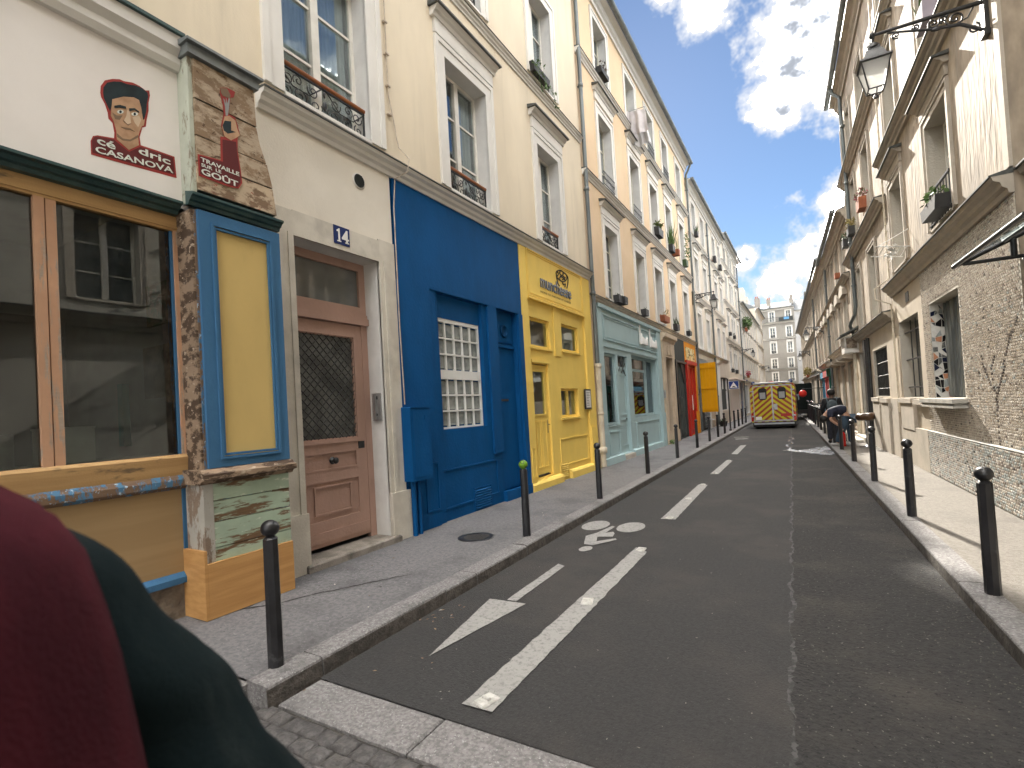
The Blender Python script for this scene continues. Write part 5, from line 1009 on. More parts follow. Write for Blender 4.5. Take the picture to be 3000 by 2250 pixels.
planter(LS, 40.9, 6.44, .12, .5, 'dark pot at the second floor of the tall pale building', plasticdk, 'bush', leafd, .25, .03, 14, .1); planter(LS, 43.4, 6.44, .12, .5, 'dark pot with leaves beside it, tall pale building', plasticdk, 'bush', leafd, .25, .05, 26, .2)
planter(LS, 40.9, 3.68, .14, .6, 'black window box above the hump sign', plasticdk, 'bush', leafd, .28, .03, 8, .1); planter(LS, 43.4, 3.68, .14, .6, 'second black window box above the hump sign', plasticdk, 'bush', leafd, .28, .03, 8, .1)
planter(LS, 51.5, 7.9, .3, .9, 'large green bush bulging from a window of the low cream building', terracotta, 'bush', leafm, .3, .12, 420, .9); planter(LS, 50.5, 3.55, .3, .7, 'red geranium box above the far left shop', terracotta, 'bush', leafred, .2, .08, 120, .4)
lt = thing('laundry', 'white and grey sheets drying outside a top window of the peach building', 'laundry', (-4.75,0,0))
def sheet(Y0, Y1, w0, w1, zt, zb, m, ph):
    """a sheet pegged along a line that sticks out from the wall"""
    b = MB(); n, k = 30, 16; vs = []
    for i in range(n+1):
        for j in range(k+1):
            t = i/n; u = j/k; vs.append((w0+(w1-w0)*t+.14*u*t+.02*math.sin(u*6+ph), Y0+(Y1-Y0)*t+.07*math.sin(t*17+ph)*(.25+.75*u)+.05*math.sin(t*7+ph*2), zt+(zb-zt)*u-.06*math.sin(math.pi*t)*(1-u)+.05*math.sin(t*8+ph)*u))
    b.add(vs, [(i*(k+1)+j,(i+1)*(k+1)+j,(i+1)*(k+1)+j+1,i*(k+1)+j+1) for i in range(n) for j in range(k)], True); b.o('sheet', m, lt)
sheet(17.0,17.25,-.02,.55,11.78,10.95,mk('linen_grey',(.52,.49,.49),(.45,.42,.42),4,rough=.95,bump=.05),0); sheet(17.5,17.6,.02,.50,11.85,10.72,mk('linen_white',(.66,.65,.65),(.6,.59,.59),4,rough=.95,bump=.05),2)
b = MB(); b.tube([(.0,17.1,11.76),(.6,17.2,11.80)], .012, 5); b.tube([(.0,17.55,11.84),(.55,17.6,11.86)], .012, 5); b.tube([(.58,17.15,11.79),(.55,17.65,11.86)], .012, 5); b.o('drying_rack', alu, lt)
# ------------------------------------------------------------------ street lanterns
def lantern(S, Y, z, arm, label, sc=1.0):
    t = thing('wall_lantern', label, 'street lamp', S.world(0, Y, z), S.rz, 'wall lanterns'); t.scale = (sc,sc,sc); A = arm/sc
    b = MB(); b.box(0,.05,-.06,.06,-.42,.22); b.box(0,.07,-.08,.08,-.46,-.40); b.o('wall_plate', iron, t)
    b = MB(); b.tube([(.03,0,.0),(A*.5,0,.02),(A,0,.03)], [.03,.026,.02], 8); b.ball((A,0,.03), .04, 10, 8); b.tube([(.05,0,-.36),(A*.22,0,-.20),(A*.45,0,-.15),(A*.72,0,-.05),(A*.86,0,.0)], [.022,.022,.018,.014,.012], 6); b.o('arm', iron, t)
    b = MB()
    def sp(cx, cz, r, a, tn): b.tube([(p[1],0,p[2]) for p in spiral((0,cx,cz), r, r*.15, a, tn, 22)], .012, 5, cap=False)
    sp(A*.26,-.10,.11,1.0,-1.7); sp(A*.45,-.07,.07,2.8,1.5); sp(A*.60,-.045,.045,.5,-1.5); sp(A*.78,-.07,.05,4.2,1.4); sp(.14,-.30,.07,2,1.3); sp(A*.36,-.06,.05,5,1.4)
    b.tube([(A*.1,0,-.01),(A*.16,0,-.14),(A*.32,0,-.2)], .010, 5); b.ball((A*.42,0,-.16), .035, 8, 6, (2,.7,.8)); b.o('scroll', iron, t)
    H = MB(); H.tube([(A,0,.03),(A,0,-.12)], .014, 8); H.lathe([(.03,-.10),(.05,-.13),(.02,-.15)], 12, (A,0,0)); H.o('hanger', iron, t)
    c = MB(); c.lathe([(.0,-.115),(.07,-.12),(.10,-.16),(.11,-.20),(.13,-.21),(.19,-.33),(.255,-.35),(.265,-.375),(.24,-.38)], 4, (A,0,0), smooth=False, ph=math.pi/4); c.lathe([(.05,-.09),(.085,-.12),(.09,-.16)], 12, (A,0,0)); c.o('cap', iron, t)
    f = MB(); q = .235/1.414; s_ = .13/1.414; zt, zb = -.38, -.74
    for sx in (-1,1):
        for sy in (-1,1): f.tube([(A+sx*q,sy*q,zt),(A+sx*s_,sy*s_,zb)], .011, 5)
    for sx, sy in ((1,0),(-1,0),(0,1),(0,-1)):
        f.tube([(A+(sx*s_ if sx else -s_),(sy*s_ if sy else -s_),zb),(A+(sx*s_ if sx else s_),(sy*s_ if sy else s_),zb)], .010, 5)
        f.tube([(A+sx*s_*1.05,sy*s_*1.05,zb),(A+sx*s_*.6,sy*s_*.6,zb-.05),(A,0,zb-.10)], .008, 5)
    f.lathe([(.035,-.845),(.035,-.83),(.03,-.82)], 10, (A,0,0)); f.o('lantern_frame', iron, t)
    for sx, sy in ((1,0),(-1,0),(0,1),(0,-1)):
        g_ = MB(); k = .985
        P = lambda r_, e, z_: (A+k*(sx*r_ if sx else e*r_), k*(sy*r_ if sy else e*r_), z_)
        g_.add([P(s_,-1,zb+.01),P(s_,1,zb+.01),P(q,1,zt-.01),P(q,-1,zt-.01)], [(0,1,2,3)]); g_.o('pane', LGL, t)
    g_ = MB(); g_.box(A-.10,A+.10,-.10,.10,-.46,-.40); g_.o('reflector', mk('lamp_reflector', (.6,.6,.58), bump=0), t)
    return t
def lampglass():
    m, t, bs = base_mat('lantern_glass'); bs.inputs['Base Color'].default_value = (.75,.76,.75,1); bs.inputs['Roughness'].default_value = .25
    out = [n for n in t.nodes if n.type == 'OUTPUT_MATERIAL'][0]
    tr = N(t, 'ShaderNodeBsdfTranslucent'); tr.inputs[0].default_value = (.85,.86,.85,1); tp = N(t, 'ShaderNodeBsdfTransparent')
    m1 = N(t, 'ShaderNodeMixShader'); m1.inputs[0].default_value = .5; t.links.new(bs.outputs[0], m1.inputs[1]); t.links.new(tr.outputs[0], m1.inputs[2])
    m2 = N(t, 'ShaderNodeMixShader'); m2.inputs[0].default_value = .35; t.links.new(m1.outputs[0], m2.inputs[1]); t.links.new(tp.outputs[0], m2.inputs[2]); t.links.new(m2.outputs[0], out.inputs[0]); return m
LGL = lampglass()
lantern(LS, 27.1, 7.12, 1.02, 'black wall lantern on scrolled arm at the ivory building, left side', 1.05)
lantern(LS, 50.0, 6.1, .85, 'small far black lantern on the left, beside the low cream building', .95)
lantern(LS, 71.0, 5.6, .85, 'smallest and farthest lantern on the left, near the end building', .95)
# ------------------------------------------------------------------ right side
def ry(a, b): return (-b, -a)
RS0 = Side(RS.world(-.30,0,0), RS.rz, -1)
R0 = building(RS0, 'apartment_building', 'shaded grey tan building at the right edge beside the tiled wall', -14, 7.72, 12.2, tangrey, [(a,b,z,z+1.8,dict(tm=tantrim,cas=.16,hood=.25)) for a,b in ((1.0,2.1),(4.2,5.3)) for z in (4.4,7.3,10.0)], holes=[(5.9,7.6,.12,3.05,.35)], tm=tantrim, rmat=tangrey)
cornice(RS0, R0, -14, 7.7, 4.12, .28, .28, tantrim); cornice(RS0, R0, -14, 7.7, 6.98, .2, .18, tantrim, name='string_course')
b = MB(); b.box(-.3,-.24,*ry(5.9,7.6),.12,3.05); b.o('door', iron, R0)
b = MB(); b.lathe([(.09,0),(.09,.015),(.07,.03),(0,.03)], 16); v_ = b.o('wall_vent', tangrey, R0, (0,-7.43,4.6)); v_.rotation_euler = (0,math.pi/2,0)
w_ = [(9.8,11.0,4.36,6.10,dict(cas=.16,hood=.30)),(13.0,14.1,4.36,6.16,dict(cas=.16,hood=.30)),(9.8,11.0,7.25,8.95,dict(cas=.16,hood=.28)),(13.0,14.1,7.25,8.95,dict(cas=.16,hood=.28)),(9.8,11.0,10.0,11.4,dict(cas=.14)),(13.0,14.1,10.0,11.4,dict(cas=.14))]
R1 = building(RS, 'apartment_building', 'weathered tan building with tiled ground floor and lantern, nearest lit on the right', 7.72, 14.65, 12.05, tan, w_, holes=[(9.93,11.6,1.53,3.2,.27),(12.42,14.2,1.53,3.2,.32)], tm=tantrim, eave=.34, rmat=tangrey)
cornice(RS, R1, 7.73, 14.68, 4.10, .25, .19, tantrim); cornice(RS, R1, 7.73, 14.6, 7.0, .20, .20, tantrim, name='string_course'); cornice(RS, R1, 7.73, 14.6, 9.72, .16, .14, tantrim, name='string_course')
b = MB(); b.box(0,.035,*ry(7.72,7.86),4.14,11.7); b.o('corner_pilaster', tantrim, R1)
b = MB(); b.wall(*ry(12.06,14.64),.12,3.84,[ry(12.42,14.2)+(1.53,3.2,.0)], w=.004); b.o('plaster_front', [tanlo, tanlo], R1)
b = MB(); b.box(0,.06,*ry(12.06,13.05),.12,.92); b.box(0,.055,*ry(13.05,14.4),.12,.86); b.box(.0,.10,*ry(13.1,14.35),1.42,1.52); b.box(0,.10,*ry(12.2,12.9),1.40,1.50); b.box(0,.07,*ry(13.05,14.25),.86,1.42); b.o('sill_blocks', tantrim, R1)
b = MB(); b.box(-.32,-.28,*ry(12.42,14.2),1.53,3.2); dw = b.o('dark_window', pane, R1)
b = MB()
for i in range(3): y = -12.75-i*.45; b.tube([(-.1,y,1.55),(-.1,y,3.18)], .012, 6)
for z in (1.75,2.35,2.95): b.box(-.12,-.09,*ry(12.42,14.2),z-.015,z+.015)
b.o('grille', iron, dw)
b = MB(); b.box(.004,.02,*ry(13.05,13.3),3.52,3.72); b.o('plaque', iron, R1)
b = MB(); pts = [(.05,-14.62,z) for z in (11.9,9,7,5,4.3)]+[(.34,-14.6,4.1),(.34,-14.6,3.85),(.05,-14.6,3.7),(.05,-14.55,2.5),(.05,-14.5,1.2)]; b.tube(pts, .02, 6)
for i in range(60): b.lathe([(.026,-.012),(.026,.012)], 6, (.05,-14.62 if i > 26 else -14.56,1.3+i*.17)) if not (3.6 < 1.3+i*.17 < 4.4) else None
b.o('cable', pipecream, R1)
# mosaic tiled ground floor
grout = mk('tile_grout', (.74,.70,.62), (.62,.58,.52), 6)
b = MB(); b.wall(*ry(7.73,12.06),.92,3.84,[ry(9.93,11.6)+(1.53,3.2,0)], w=.004); tw = b.o('tiled_wall', [grout, grout], R1)
b = MB(); b.wall(*ry(7.73,12.06),.12,.92,[], w=.05); b.add([(.004,-12.06,.925),(.06,-12.06,.915),(.06,-7.73,.915),(.004,-7.73,.925)], [(0,1,2,3)]); b.o('tile_base', mk('grout_grey', (.40,.39,.36), (.3,.29,.27), 6), R1)
TC = [(.46,.40,.33),(.40,.35,.29),(.52,.46,.39),(.32,.275,.23),(.62,.575,.51),(.19,.15,.12),(.05,.037,.03),(.36,.39,.375)]
TM = [mk('tile_%d' % i, c, tuple(v*.8 for v in c), 30, rough=.35, bump=.05) for i, c in enumerate(TC)]
tree = [[(8.69,.85),(8.71,1.21),(8.69,1.57),(8.38,1.88),(8.39,2.01),(8.13,2.26),(7.90,2.48)], [(8.69,1.6),(8.81,1.68),(9.04,1.89),(9.15,2.10)], [(8.81,1.75),(8.80,1.93),(8.66,2.07)]]
def dseg(p, a, c):
    vx, vz = c[0]-a[0], c[1]-a[1]; t = max(0, min(1, ((p[0]-a[0])*vx+(p[1]-a[1])*vz)/(vx*vx+vz*vz))); return math.hypot(p[0]-a[0]-t*vx, p[1]-a[1]-t*vz)
TW, TH = .062, .036
tiles = []
r = 0; z = .14
while z < 3.82:
    Y = 7.75+(r % 2)*TW*.5
    while Y < 12.03:
        cy, cz = Y+TW/2, z+TH/2
        if not (9.91 < cy < 11.62 and 1.50 < cz < 3.22) and not (.89 < cz < .945):
            low = cz < .9
            q = RN.random()
            if low: ci = RN.choices(range(8), (2,2,2,3,2,1.2,.6,7))[0]
            else:
                top = max(0, (cz-2.4)/1.4)
                ci = RN.choices(range(8), (5,4.5,5+3*top,2.2-1.6*top,2.2+5*top,.55,.22 if cz < 3.2 else .06,.6))[0]
                if min(dseg((cy,cz),l[i],l[i+1]) for l in tree for i in range(len(l)-1)) < .019: ci = 6
            tiles.append((cy,cz,ci,low))
        Y += TW
    z += TH; r += 1
tiles.sort(key=lambda t: abs(t[0]-8.35)*1.0+abs(t[1]-1.55)*.55)
tmesh = {}
def tverts(hw, hh, t): return [(0,-hw,-hh),(0,hw,-hh),(0,hw,hh),(0,-hw,hh),(t,-hw+.003,-hh+.003),(t,hw-.003,-hh+.003),(t,hw-.003,hh-.003),(t,-hw+.003,hh-.003)]
TF = [(4,5,6,7),(0,1,5,4),(1,2,6,5),(2,3,7,6),(3,0,4,7)]
rest = MB()
for i, (cy, cz, ci, low) in enumerate(tiles):
    x = .050 if low else .004; hw, hh = TW/2-.0045, TH/2-.004
    if i < 300:
        if ci not in tmesh: bb = MB(); bb.add(tverts(hw,hh,.008), TF); tmesh[ci] = bb.mesh('tile', TM[ci])
        o = link('tile', tmesh[ci], tw, (x+RN.uniform(-.002,.002),-cy,cz)); o.rotation_euler = (RN.uniform(-.03,.03),0,RN.uniform(-.05,.05))
    else:
        t = .008+RN.uniform(-.002,.003); d = RN.uniform(-.003,.003)
        rest.add([(x+p[0],-cy+p[1]*RN.uniform(.86,1.0),cz+p[2]) for p in tverts(hw,hh,t)], TF, mi=ci)
struct(rest.o('mosaic_tiles', TM, R1), 'stuff')
# window in the tiled wall: jamb mosaic, bars, sill
tw2 = MB(); tw2.box(-.30,-.26,*ry(9.93,11.6),1.53,3.2); twin = tw2.o('tiled_window', pane, R1)
for i in range(9): b = MB(); y = -10.0-i*.185; b.tube([(-.20,y,1.55),(-.20,y,3.18)], .035, 8); b.o('bar', mk('bar_grey', (.22,.23,.22), (.10,.11,.11), 3, st=(1,1,.3), rough=.4, metal=.3), twin)
MJ = [mk('mosaic_'+n_, c, rough=rg, bump=.02, metal=me_) for n_, c, rg, me_ in (('mirror',(.75,.77,.78),.08,.9),('white',(.66,.65,.62),.3,0),('grey',(.28,.31,.31),.2,0),('navy',(.012,.016,.04),.2,0),('black',(.01,.01,.012),.2,0),('red',(.36,.035,.03),.25,0),('orange',(.48,.22,.12),.3,0))]
gx, gz = 4, 17; pt = {}
for i in range(gx+1):
    for j in range(gz+1):
        u = -.265+.262*i/gx; v = 1.535+1.66*j/gz
        if 0 < i < gx: u += RN.uniform(-.024,.024)
        if 0 < j < gz: v += RN.uniform(-.036,.036)
        pt[i,j] = (u,v)
b = MB(); b.box(-.27,.0,-11.6,-11.598,1.53,3.2); b.o('jamb_plaster', mk('jamb_white', (.62,.61,.57)), twin)
for i in range(gx):
    for j in range(gz):
        if RN.random() < .12: continue
        q = [pt[i,j],pt[i+1,j],pt[i+1,j+1],pt[i,j+1]]; cx_ = sum(p[0] for p in q)/4; cz_ = sum(p[1] for p in q)/4
        if RN.random() < .3: q = q[:3] if RN.random() < .5 else [q[0],q[2],q[3]]
        q = [(cx_+(p[0]-cx_)*.86,cz_+(p[1]-cz_)*.88) for p in q]
        b = MB(); b.prism([(p[0],p[1]) for p in q], 'y', -11.598, -11.592); b.o('mosaic_piece', RN.choices(MJ, (2,5,3,3.2,2.2,.9,.7))[0], twin)
b = MB(); b.box(-.25,.20,*ry(9.80,11.80),1.46,1.525); b.box(.0,.17,*ry(9.86,11.75),1.42,1.458); b.box(.0,.19,*ry(9.82,11.78),1.385,1.418); b.o('sill', mk('sill_stone_dark', (.42,.40,.36), (.30,.29,.26), 5, c3=(.10,.10,.09), sc3=4, f3=.6), twin)
# door canopy at the right edge
cp = thing('door_canopy', 'black metal framed glass canopy over the door at the right edge', 'canopy', RS.loc, RS.rz)
for Y in (5.7,7.5):
    b = MB(); y = -Y
    b.tube([(-.28,y,3.46),(.62,y,3.07)], .028, 6); b.tube([(-.28,y,3.08),(.55,y,3.08)], .022, 6); b.tube([(.12,y,3.08),(.12,y,3.28)], .03, 6); b.tube([(-.28,y,2.9),(.05,y,3.06)], .02, 6); b.o('bracket', iron, cp)
b = MB(); b.tube([(.62,-7.55,3.07),(.62,-5.65,3.07)], .025, 6); b.tube([(.2,-7.55,3.26),(.2,-5.65,3.26)], .02, 6); b.o('rail', iron, cp)
for i in range(4): b = MB(); y = -7.45+i*.46; b.prism([(-.28,3.475),(.64,3.085),(.64,3.095),(-.28,3.485)], 'y', y, y+.44); b.o('pane', glass, cp)
# lantern, plants on the near right building
lantern(RS, 8.1, 6.28, 1.12, 'large black lantern on scrolled arm, top right, nearest of all', .93)
planter(RS, 10.2, 4.40, .14, .9, 'dark railing planter with terracotta pots at the near right window', plasticdk, 'bush', leafm, .2, .06, 40, .2); planter(RS, 10.1, 7.30, .1, .5, 'lilac pot with sparse leaves at the upper near right window', mk('pot_lilac', (.42,.38,.45)), 'spiky', leafm, .3, .04, 26, .2)
b = MB(); z = 4.38
for i in range(8): b.box(.02,.035,-9.86-i*.15,-9.845-i*.15,z,z+.55)
b.box(.01,.045,*ry(9.8,11.0),z+.55,z+.58); b.box(.01,.045,*ry(9.8,11.0),z+.03,z+.05); b.o('window_guard', iron, R1)
dr_ = thing('drying_rack', 'folded white drying rack outside the second right window', 'drying rack', RS.world(.0,13.0,4.5), RS.rz)
b = MB()
for i in range(6): b.tube([(.05+.09*i,-.35,.02*i),(.05+.09*i,.3,.05+.02*i)], .008, 5)
b.tube([(.0,-.35,0),(.55,-.35,.1)], .01, 5); b.tube([(0,.3,.05),(.55,.3,.15)], .01, 5); b.tube([(0,.3,.4),(.5,.3,.15)], .008, 5); b.o('frame', white, dr_); b = MB(); leaves(b, (.25,0,.08), .2, 14, .09); b.o('cloth', cardw, dr_)
# ------------------------------------------------------------------ right building 2
w_ = [(a,b,z,z+h,dict(cas=.12)) for a,b in ((16.4,17.5),(19.05,19.95),(20.65,21.3)) for z,h in ((3.72,1.9),(6.72,1.75),(9.3,1.5))]
R2 = building(RS, 'apartment_building', 'plain tan building with swan-necked downpipe, second on the right', 14.65, 21.6, 11.95, tan, w_, holes=[(15.8,17.9,1.55,2.85,.3),(19.4,20.6,.3,3.0,.2)], tm=tantrim, eave=.34, rmat=tangrey)
for z in (3.58,6.30,9.08): cornice(RS, R2, 14.7, 21.6, z, .22, .2, tantrim, name='string_course')
b = MB(); b.wall(*ry(14.66,21.6),.12,3.36,[ry(15.8,17.9)+(1.55,2.85,0),ry(19.4,20.6)+(.3,3.0,0)], w=.004); b.o('lower_wall', [tanlo, tanlo], R2)
b = MB(); b.box(-.3,-.26,*ry(15.8,17.9),1.55,2.85); gw2 = b.o('dark_window', pane, R2)
b = MB()
for i in range(11): b.tube([(-.06,-15.9-i*.19,1.57),(-.06,-15.9-i*.19,2.83)], .014, 6)
for i in range(10):
    for z in (1.75,2.1,2.45): b.ball((-.06,-15.99-i*.19,z), .03, 6, 5)
b.o('grille', iron, gw2)
b = MB(); b.box(0,.12,*ry(16.85,17.95),1.42,1.53); b.box(0,.12,*ry(15.6,16.6),1.40,1.51); b.box(0,.09,*ry(15.6,16.6),.12,1.40); b.box(0,.09,*ry(16.9,17.95),.12,1.42); b.box(0,.05,*ry(14.7,15.5),.12,1.5); b.o('sill_blocks', tantrim, R2)
b = MB(); b.box(-.2,-.14,*ry(19.4,20.6),.3,3.0); b.o('door', greyd, R2); b = MB(); b.box(0,.22,*ry(19.0,20.9),.12,.28); b.box(0,.4,*ry(19.2,20.8),.12,.2); b.o('doorstep', stone, R2)
b = MB(); b.box(.0,.08,*ry(18.9,19.3),.3,3.3); b.tube([(.05,-18.4,.12),(.05,-18.4,3.3)], .05, 8); b.o('black_post', iron, R2)
aw = thing('door_awning', 'small zinc awning with boxed sign beside the swan-neck pipe', 'awning', RS.loc, RS.rz)
b = MB(); b.prism([(0,3.85),(.55,3.60),(.55,3.64),(0,3.92)], 'y', *ry(20.3,21.9)); b.o('roof', zincdark, aw); b = MB(); b.box(0,.42,*ry(20.6,21.5),3.05,3.60); b.o('sign_box', trim, aw); b = MB(); b.box(.06,.36,-20.595,-20.59,3.2,3.55); b.o('sign_panel', mk('awning_sign', (.30,.24,.18), (.15,.11,.08), 7, lo=.45, hi=.55), aw)
b = MB(); b.tube([(.34,-20.2,11.9),(.30,-20.2,11.75),(.12,-20.1,11.5),(.10,-20.05,9),(.10,-20.0,4.5),(.12,-20.05,4.25),(.20,-20.45,4.05),(.20,-20.75,3.98),(.12,-20.9,3.75)], .055, 10); 
for z in (10.5,8.6,6.6,5.2): b.lathe([(.06,-.04),(.072,-.03),(.072,.03),(.06,.04)], 10, (.10,-20.03,z))
b.o('downpipe', pipem, R2); b = MB(); b.tube([(.10,-20.95,3.8),(.10,-20.95,.15)], .06, 10); b.o('downpipe_base', pipecream, R2)
planter(RS, 17.1, 6.75, .14, .55, 'terracotta pot of pink flowers on the right, tan building', terracotta, 'bush', mk('flower_pink', (.36,.08,.14), (.10,.14,.05), 20, lo=.45, hi=.55), .3, .05, 90, .28); planter(RS, 19.5, 6.72, .14, .5, 'dark pot with yellowish leaves beside the right downpipe', plasticdk, 'bush', leafy, .25, .05, 90, .28); planter(RS, 21.0, 6.72, .14, .5, 'dark small pot at the last window of the plain tan building', plasticdk, 'bush', leafd, .25, .05, 60, .22)
# ------------------------------------------------------------------ right building 3, 4, 5
def arched(S, root, Ya, Yb, z):
    a, c = S.yy(Ya-.2, Yb+.2); b = MB(); b.prism([(a,z),(c,z),(c,z+.22),((a+c)/2+.2,z+.42),((a+c)/2-.2,z+.42),(a,z+.22)], 'x', 0, .16); b.o('hood', tantrim, root)
cc3 = [(23.0,23.8),(25.0,25.8),(27.2,28.0),(29.0,29.6)]
R3 = building(RS, 'apartment_building', 'lower tan building with arched window hoods, third on the right', 21.6, 30.2, 8.25, tan, [(a,b,z,z+h,dict(cas=.12)) for a,b in cc3 for z,h in ((3.72,1.55),(6.2,1.5))], holes=[(22.6,24.2,.2,2.9,.2),(25,26.6,.2,2.9,.2),(27.4,29.2,.2,2.9,.2)], tm=tantrim, eave=.36, rmat=tangrey)
for a, c in cc3: arched(RS, R3, a, c, 5.42)
cornice(RS, R3, 21.7, 30.1, 6.02, .2, .2, tantrim, name='string_course'); cornice(RS, R3, 21.7, 30.1, 3.55, .2, .22, tantrim); 
b = MB()
for a, c in ((22.6,24.2),(25,26.6),(27.4,29.2)): b.box(-.2,-.12,*ry(a,c),.2,2.9); ring(b, -.12, .04, *ry(a+.1,c-.1), .3, 2.8, .08)
b.o('shop_doors', mk('door_tan_paint', (.50,.42,.32), (.42,.35,.26), 3), R3); b = MB()
for a, c in ((22.6,24.2),(25,26.6),(27.4,29.2)): b.prism([(0,2.95),(.3,3.0),(.34,3.12),(0,3.2)], 'y', *ry(a-.1,c+.1))
b.o('door_hoods', tantrim, R3); downpipe(RS, R3, 29.9, .2, 7.9, .1, .055)
cc4 = [(31.5,32.3),(33.6,34.4),(36,36.8),(38.2,39)]
R4 = building(RS, 'apartment_building', 'narrow tan building above teal and red shopfronts, right side', 30.2, 40.5, 8.6, tan, [(a,b,z,z+h,dict(cas=.12)) for a,b in cc4 for z,h in ((3.7,1.6),(6.2,1.7))], holes=[(30.5,40.2,0,3.1,0)], tm=tantrim, eave=.4, rmat=tangrey)
for a, c in cc4: arched(RS, R4, a, c, 5.45)
cornice(RS, R4, 30.3, 40.4, 6.0, .18, .18, tantrim, name='string_course'); cornice(RS, R4, 30.3, 40.4, 3.4, .2, .2, tantrim); downpipe(RS, R4, 40.2, .2, 8.2, .1, .05)
def simple_shop(Ya, Yb, m, label, awn=None, h=3.05):
    t = thing('shopfront', label, 'shopfront', RS.loc, RS.rz); b = MB(); w = (Yb-Ya); b.wall(*ry(Ya,Yb),.12,h,[ry(Ya+.25,Ya+w*.45)+(.25,h-.5,.15),ry(Ya+w*.5,Yb-.25)+(.9,h-.5,.15)], w=.02); b.box(.02,.12,*ry(Ya,Yb),h-.4,h-.05); b.o('front', [m, m], t)
    b = MB(); b.box(-.13,-.1,*ry(Ya+.25,Yb-.25),.25,h-.5); b.o('pane', pane, t)
    if awn: b = MB(); b.prism([(0,h),(.7,h-.25),(.7,h-.22),(0,h+.04)], 'y', *ry(Ya,Yb)); b.o('awning', awn, t)
simple_shop(30.5, 33.0, teal, 'teal shopfront with grey awning, right side beyond the men', zinc); simple_shop(33.1, 35.6, rosep, 'rose red shopfront next to the teal one, right side'); simple_shop(35.7, 38.0, skyb, 'sky blue shopfront past the rose red one'); simple_shop(38.1, 40.3, tantrim, 'pale shopfront past the sky blue one', white)
R5 = building(RS, 'apartment_building', 'long low tan row ending the right side of the street', 40.5, 66, 8.7, tan, [(a,a+.8,z,z+1.6,dict(cas=.12)) for a in (42,45,48,51,54,57,60,63) for z in (3.7,6.3)], holes=[(42,44,.2,2.9,.2),(47,50,.2,2.9,.2),(54,57,.2,2.9,.2)], tm=tantrim, eave=.4, rmat=tangrey)
cornice(RS, R5, 40.6, 65.9, 6.05, .18, .18, tantrim, name='string_course'); cornice(RS, R5, 40.6, 65.9, 3.4, .2, .2, tantrim); b = MB(); b.box(-.2,-.15,*ry(42,44),.2,2.9); b.box(-.2,-.15,*ry(47,50),.2,2.9); b.box(-.2,-.15,*ry(54,57),.2,2.9); b.o('shop_doors', greyd, R5)
for a, c, h in ((40.8,42.2,10.6),(52,53.5,11)): b = MB(); b.box(-1.6,-.8,*ry(a,c),8.6,h); b.o('chimney', mk('chimney_brick', (.30,.16,.12), (.22,.12,.09), 6), R5)
lantern(RS, 34.0, 5.55, .9, 'black lantern over the rose red shop, right side', .95); lantern(RS, 50.0, 5.4, .75, 'small far black lantern at the low row, right side', .95)
planter(RS, 44.5, 3.0, .5, .8, 'leafy plant on a far shop front, right side', terracotta, 'bush', leafy, .2, .1, 160, .5); planter(RS, 24.2, 6.3, .14, .35, 'tiny terracotta pot on the arched-hood building', terracotta, 'bush', leafy, .2, .03, 6, .06)

RS6 = Side((.9,0,0), math.pi, -1)
R6 = building(RS6, 'apartment_building', 'tan building added beyond the right row to shade the end block', 70, 110, 14, tan, [(a,a+.9,z,z+1.8,dict(cas=.12)) for a in (72,76,80,84,88,92,96,100,104) for z in (3.6,6.6,9.6)], tm=tantrim, rmat=tangrey)  # mostly hidden mass, added to hold sky light off the end block
# ------------------------------------------------------------------ building closing the street
ES = Side((0,115,0), -math.pi/2, 1)
cx = [(-8.6,-7.75),(-5.6,-4.72),(-2.64,-1.82)]
wn = [(a,b,z0,z1,dict(cas=.22,hood=(.3 if z0 in (10.3,) else 0),rail=.55)) for a,b in cx for z0,z1 in ((13.5,15.55),(10.3,12.48),(7.3,9.2),(4.6,6.45))]+[(a,b,16.75,18.75,dict(cas=.2)) for a,b in cx]
EB = building(ES, 'end_building', 'pale stone apartment block with balcony and chimneys closing the end of the street', -14, -1.15, 19.4, mk('limestone', (.27,.255,.225), (.24,.225,.20), .8, c3=(.18,.17,.15), sc3=.4, f3=.5, st3=(1,1,.4)), wn, eave=.4, roofh=2.2, back=12, roofm=mk('slate_grey', (.13,.14,.15), (.09,.10,.11), 2))
for z, w in ((16.62,.5),(13.42,.25),(7.25,.25),(4.2,.25)): cornice(ES, EB, -14, -1.2, z, .3, w, trim, name='string_course')
b = MB()
for i in range(90): y = -14+i*.14; b.box(.44,.46,y,y+.02,16.65,17.5)
b.box(.43,.48,-14,-1.3,17.5,17.55); b.o('balcony_railing', iron, EB); b = MB(); b.box(.46,.50,-3.9,-1.4,16.7,17.45); b.o('balcony_screen', greyd, EB); b = MB(); b.box(.51,.53,-3.0,-2.1,16.95,17.4); b.o('towel', mk('towel_blue', (.10,.28,.5)), EB)
sk = mk('skylight_glass', (.34,.36,.37), (.26,.28,.29), 3, rough=.25)
for i in range(9):
    y = -10.3+i*1.0; b = MB(); b.add([(.1,y,19.68),(.1,y+.75,19.68),(-2.3,y+.95,20.85),(-2.3,y+.2,20.85)], [(0,1,2,3)]); b.o('skylight', sk, EB)
ch = mk('chimney_render', (.27,.25,.22), (.22,.20,.18), 2)
for (y0, y1, z1) in ((-1.9,-.3+(-.9),22.0),(-8.2,-7.2,22.2),(-6,-5.3,21.6)):
    b = MB(); b.box(-3,-1.2,y0,y1,19.4,z1); co = b.o('chimney', ch, EB); b = MB(); n = max(2, int((y1-y0)/.35))
    for k in range(n): b.lathe([(.13,0),(.10,.45),(.12,.5)], 8, (-2.0,y0+.2+k*.33,z1))
    b.o('chimney_pot', terracotta, co)
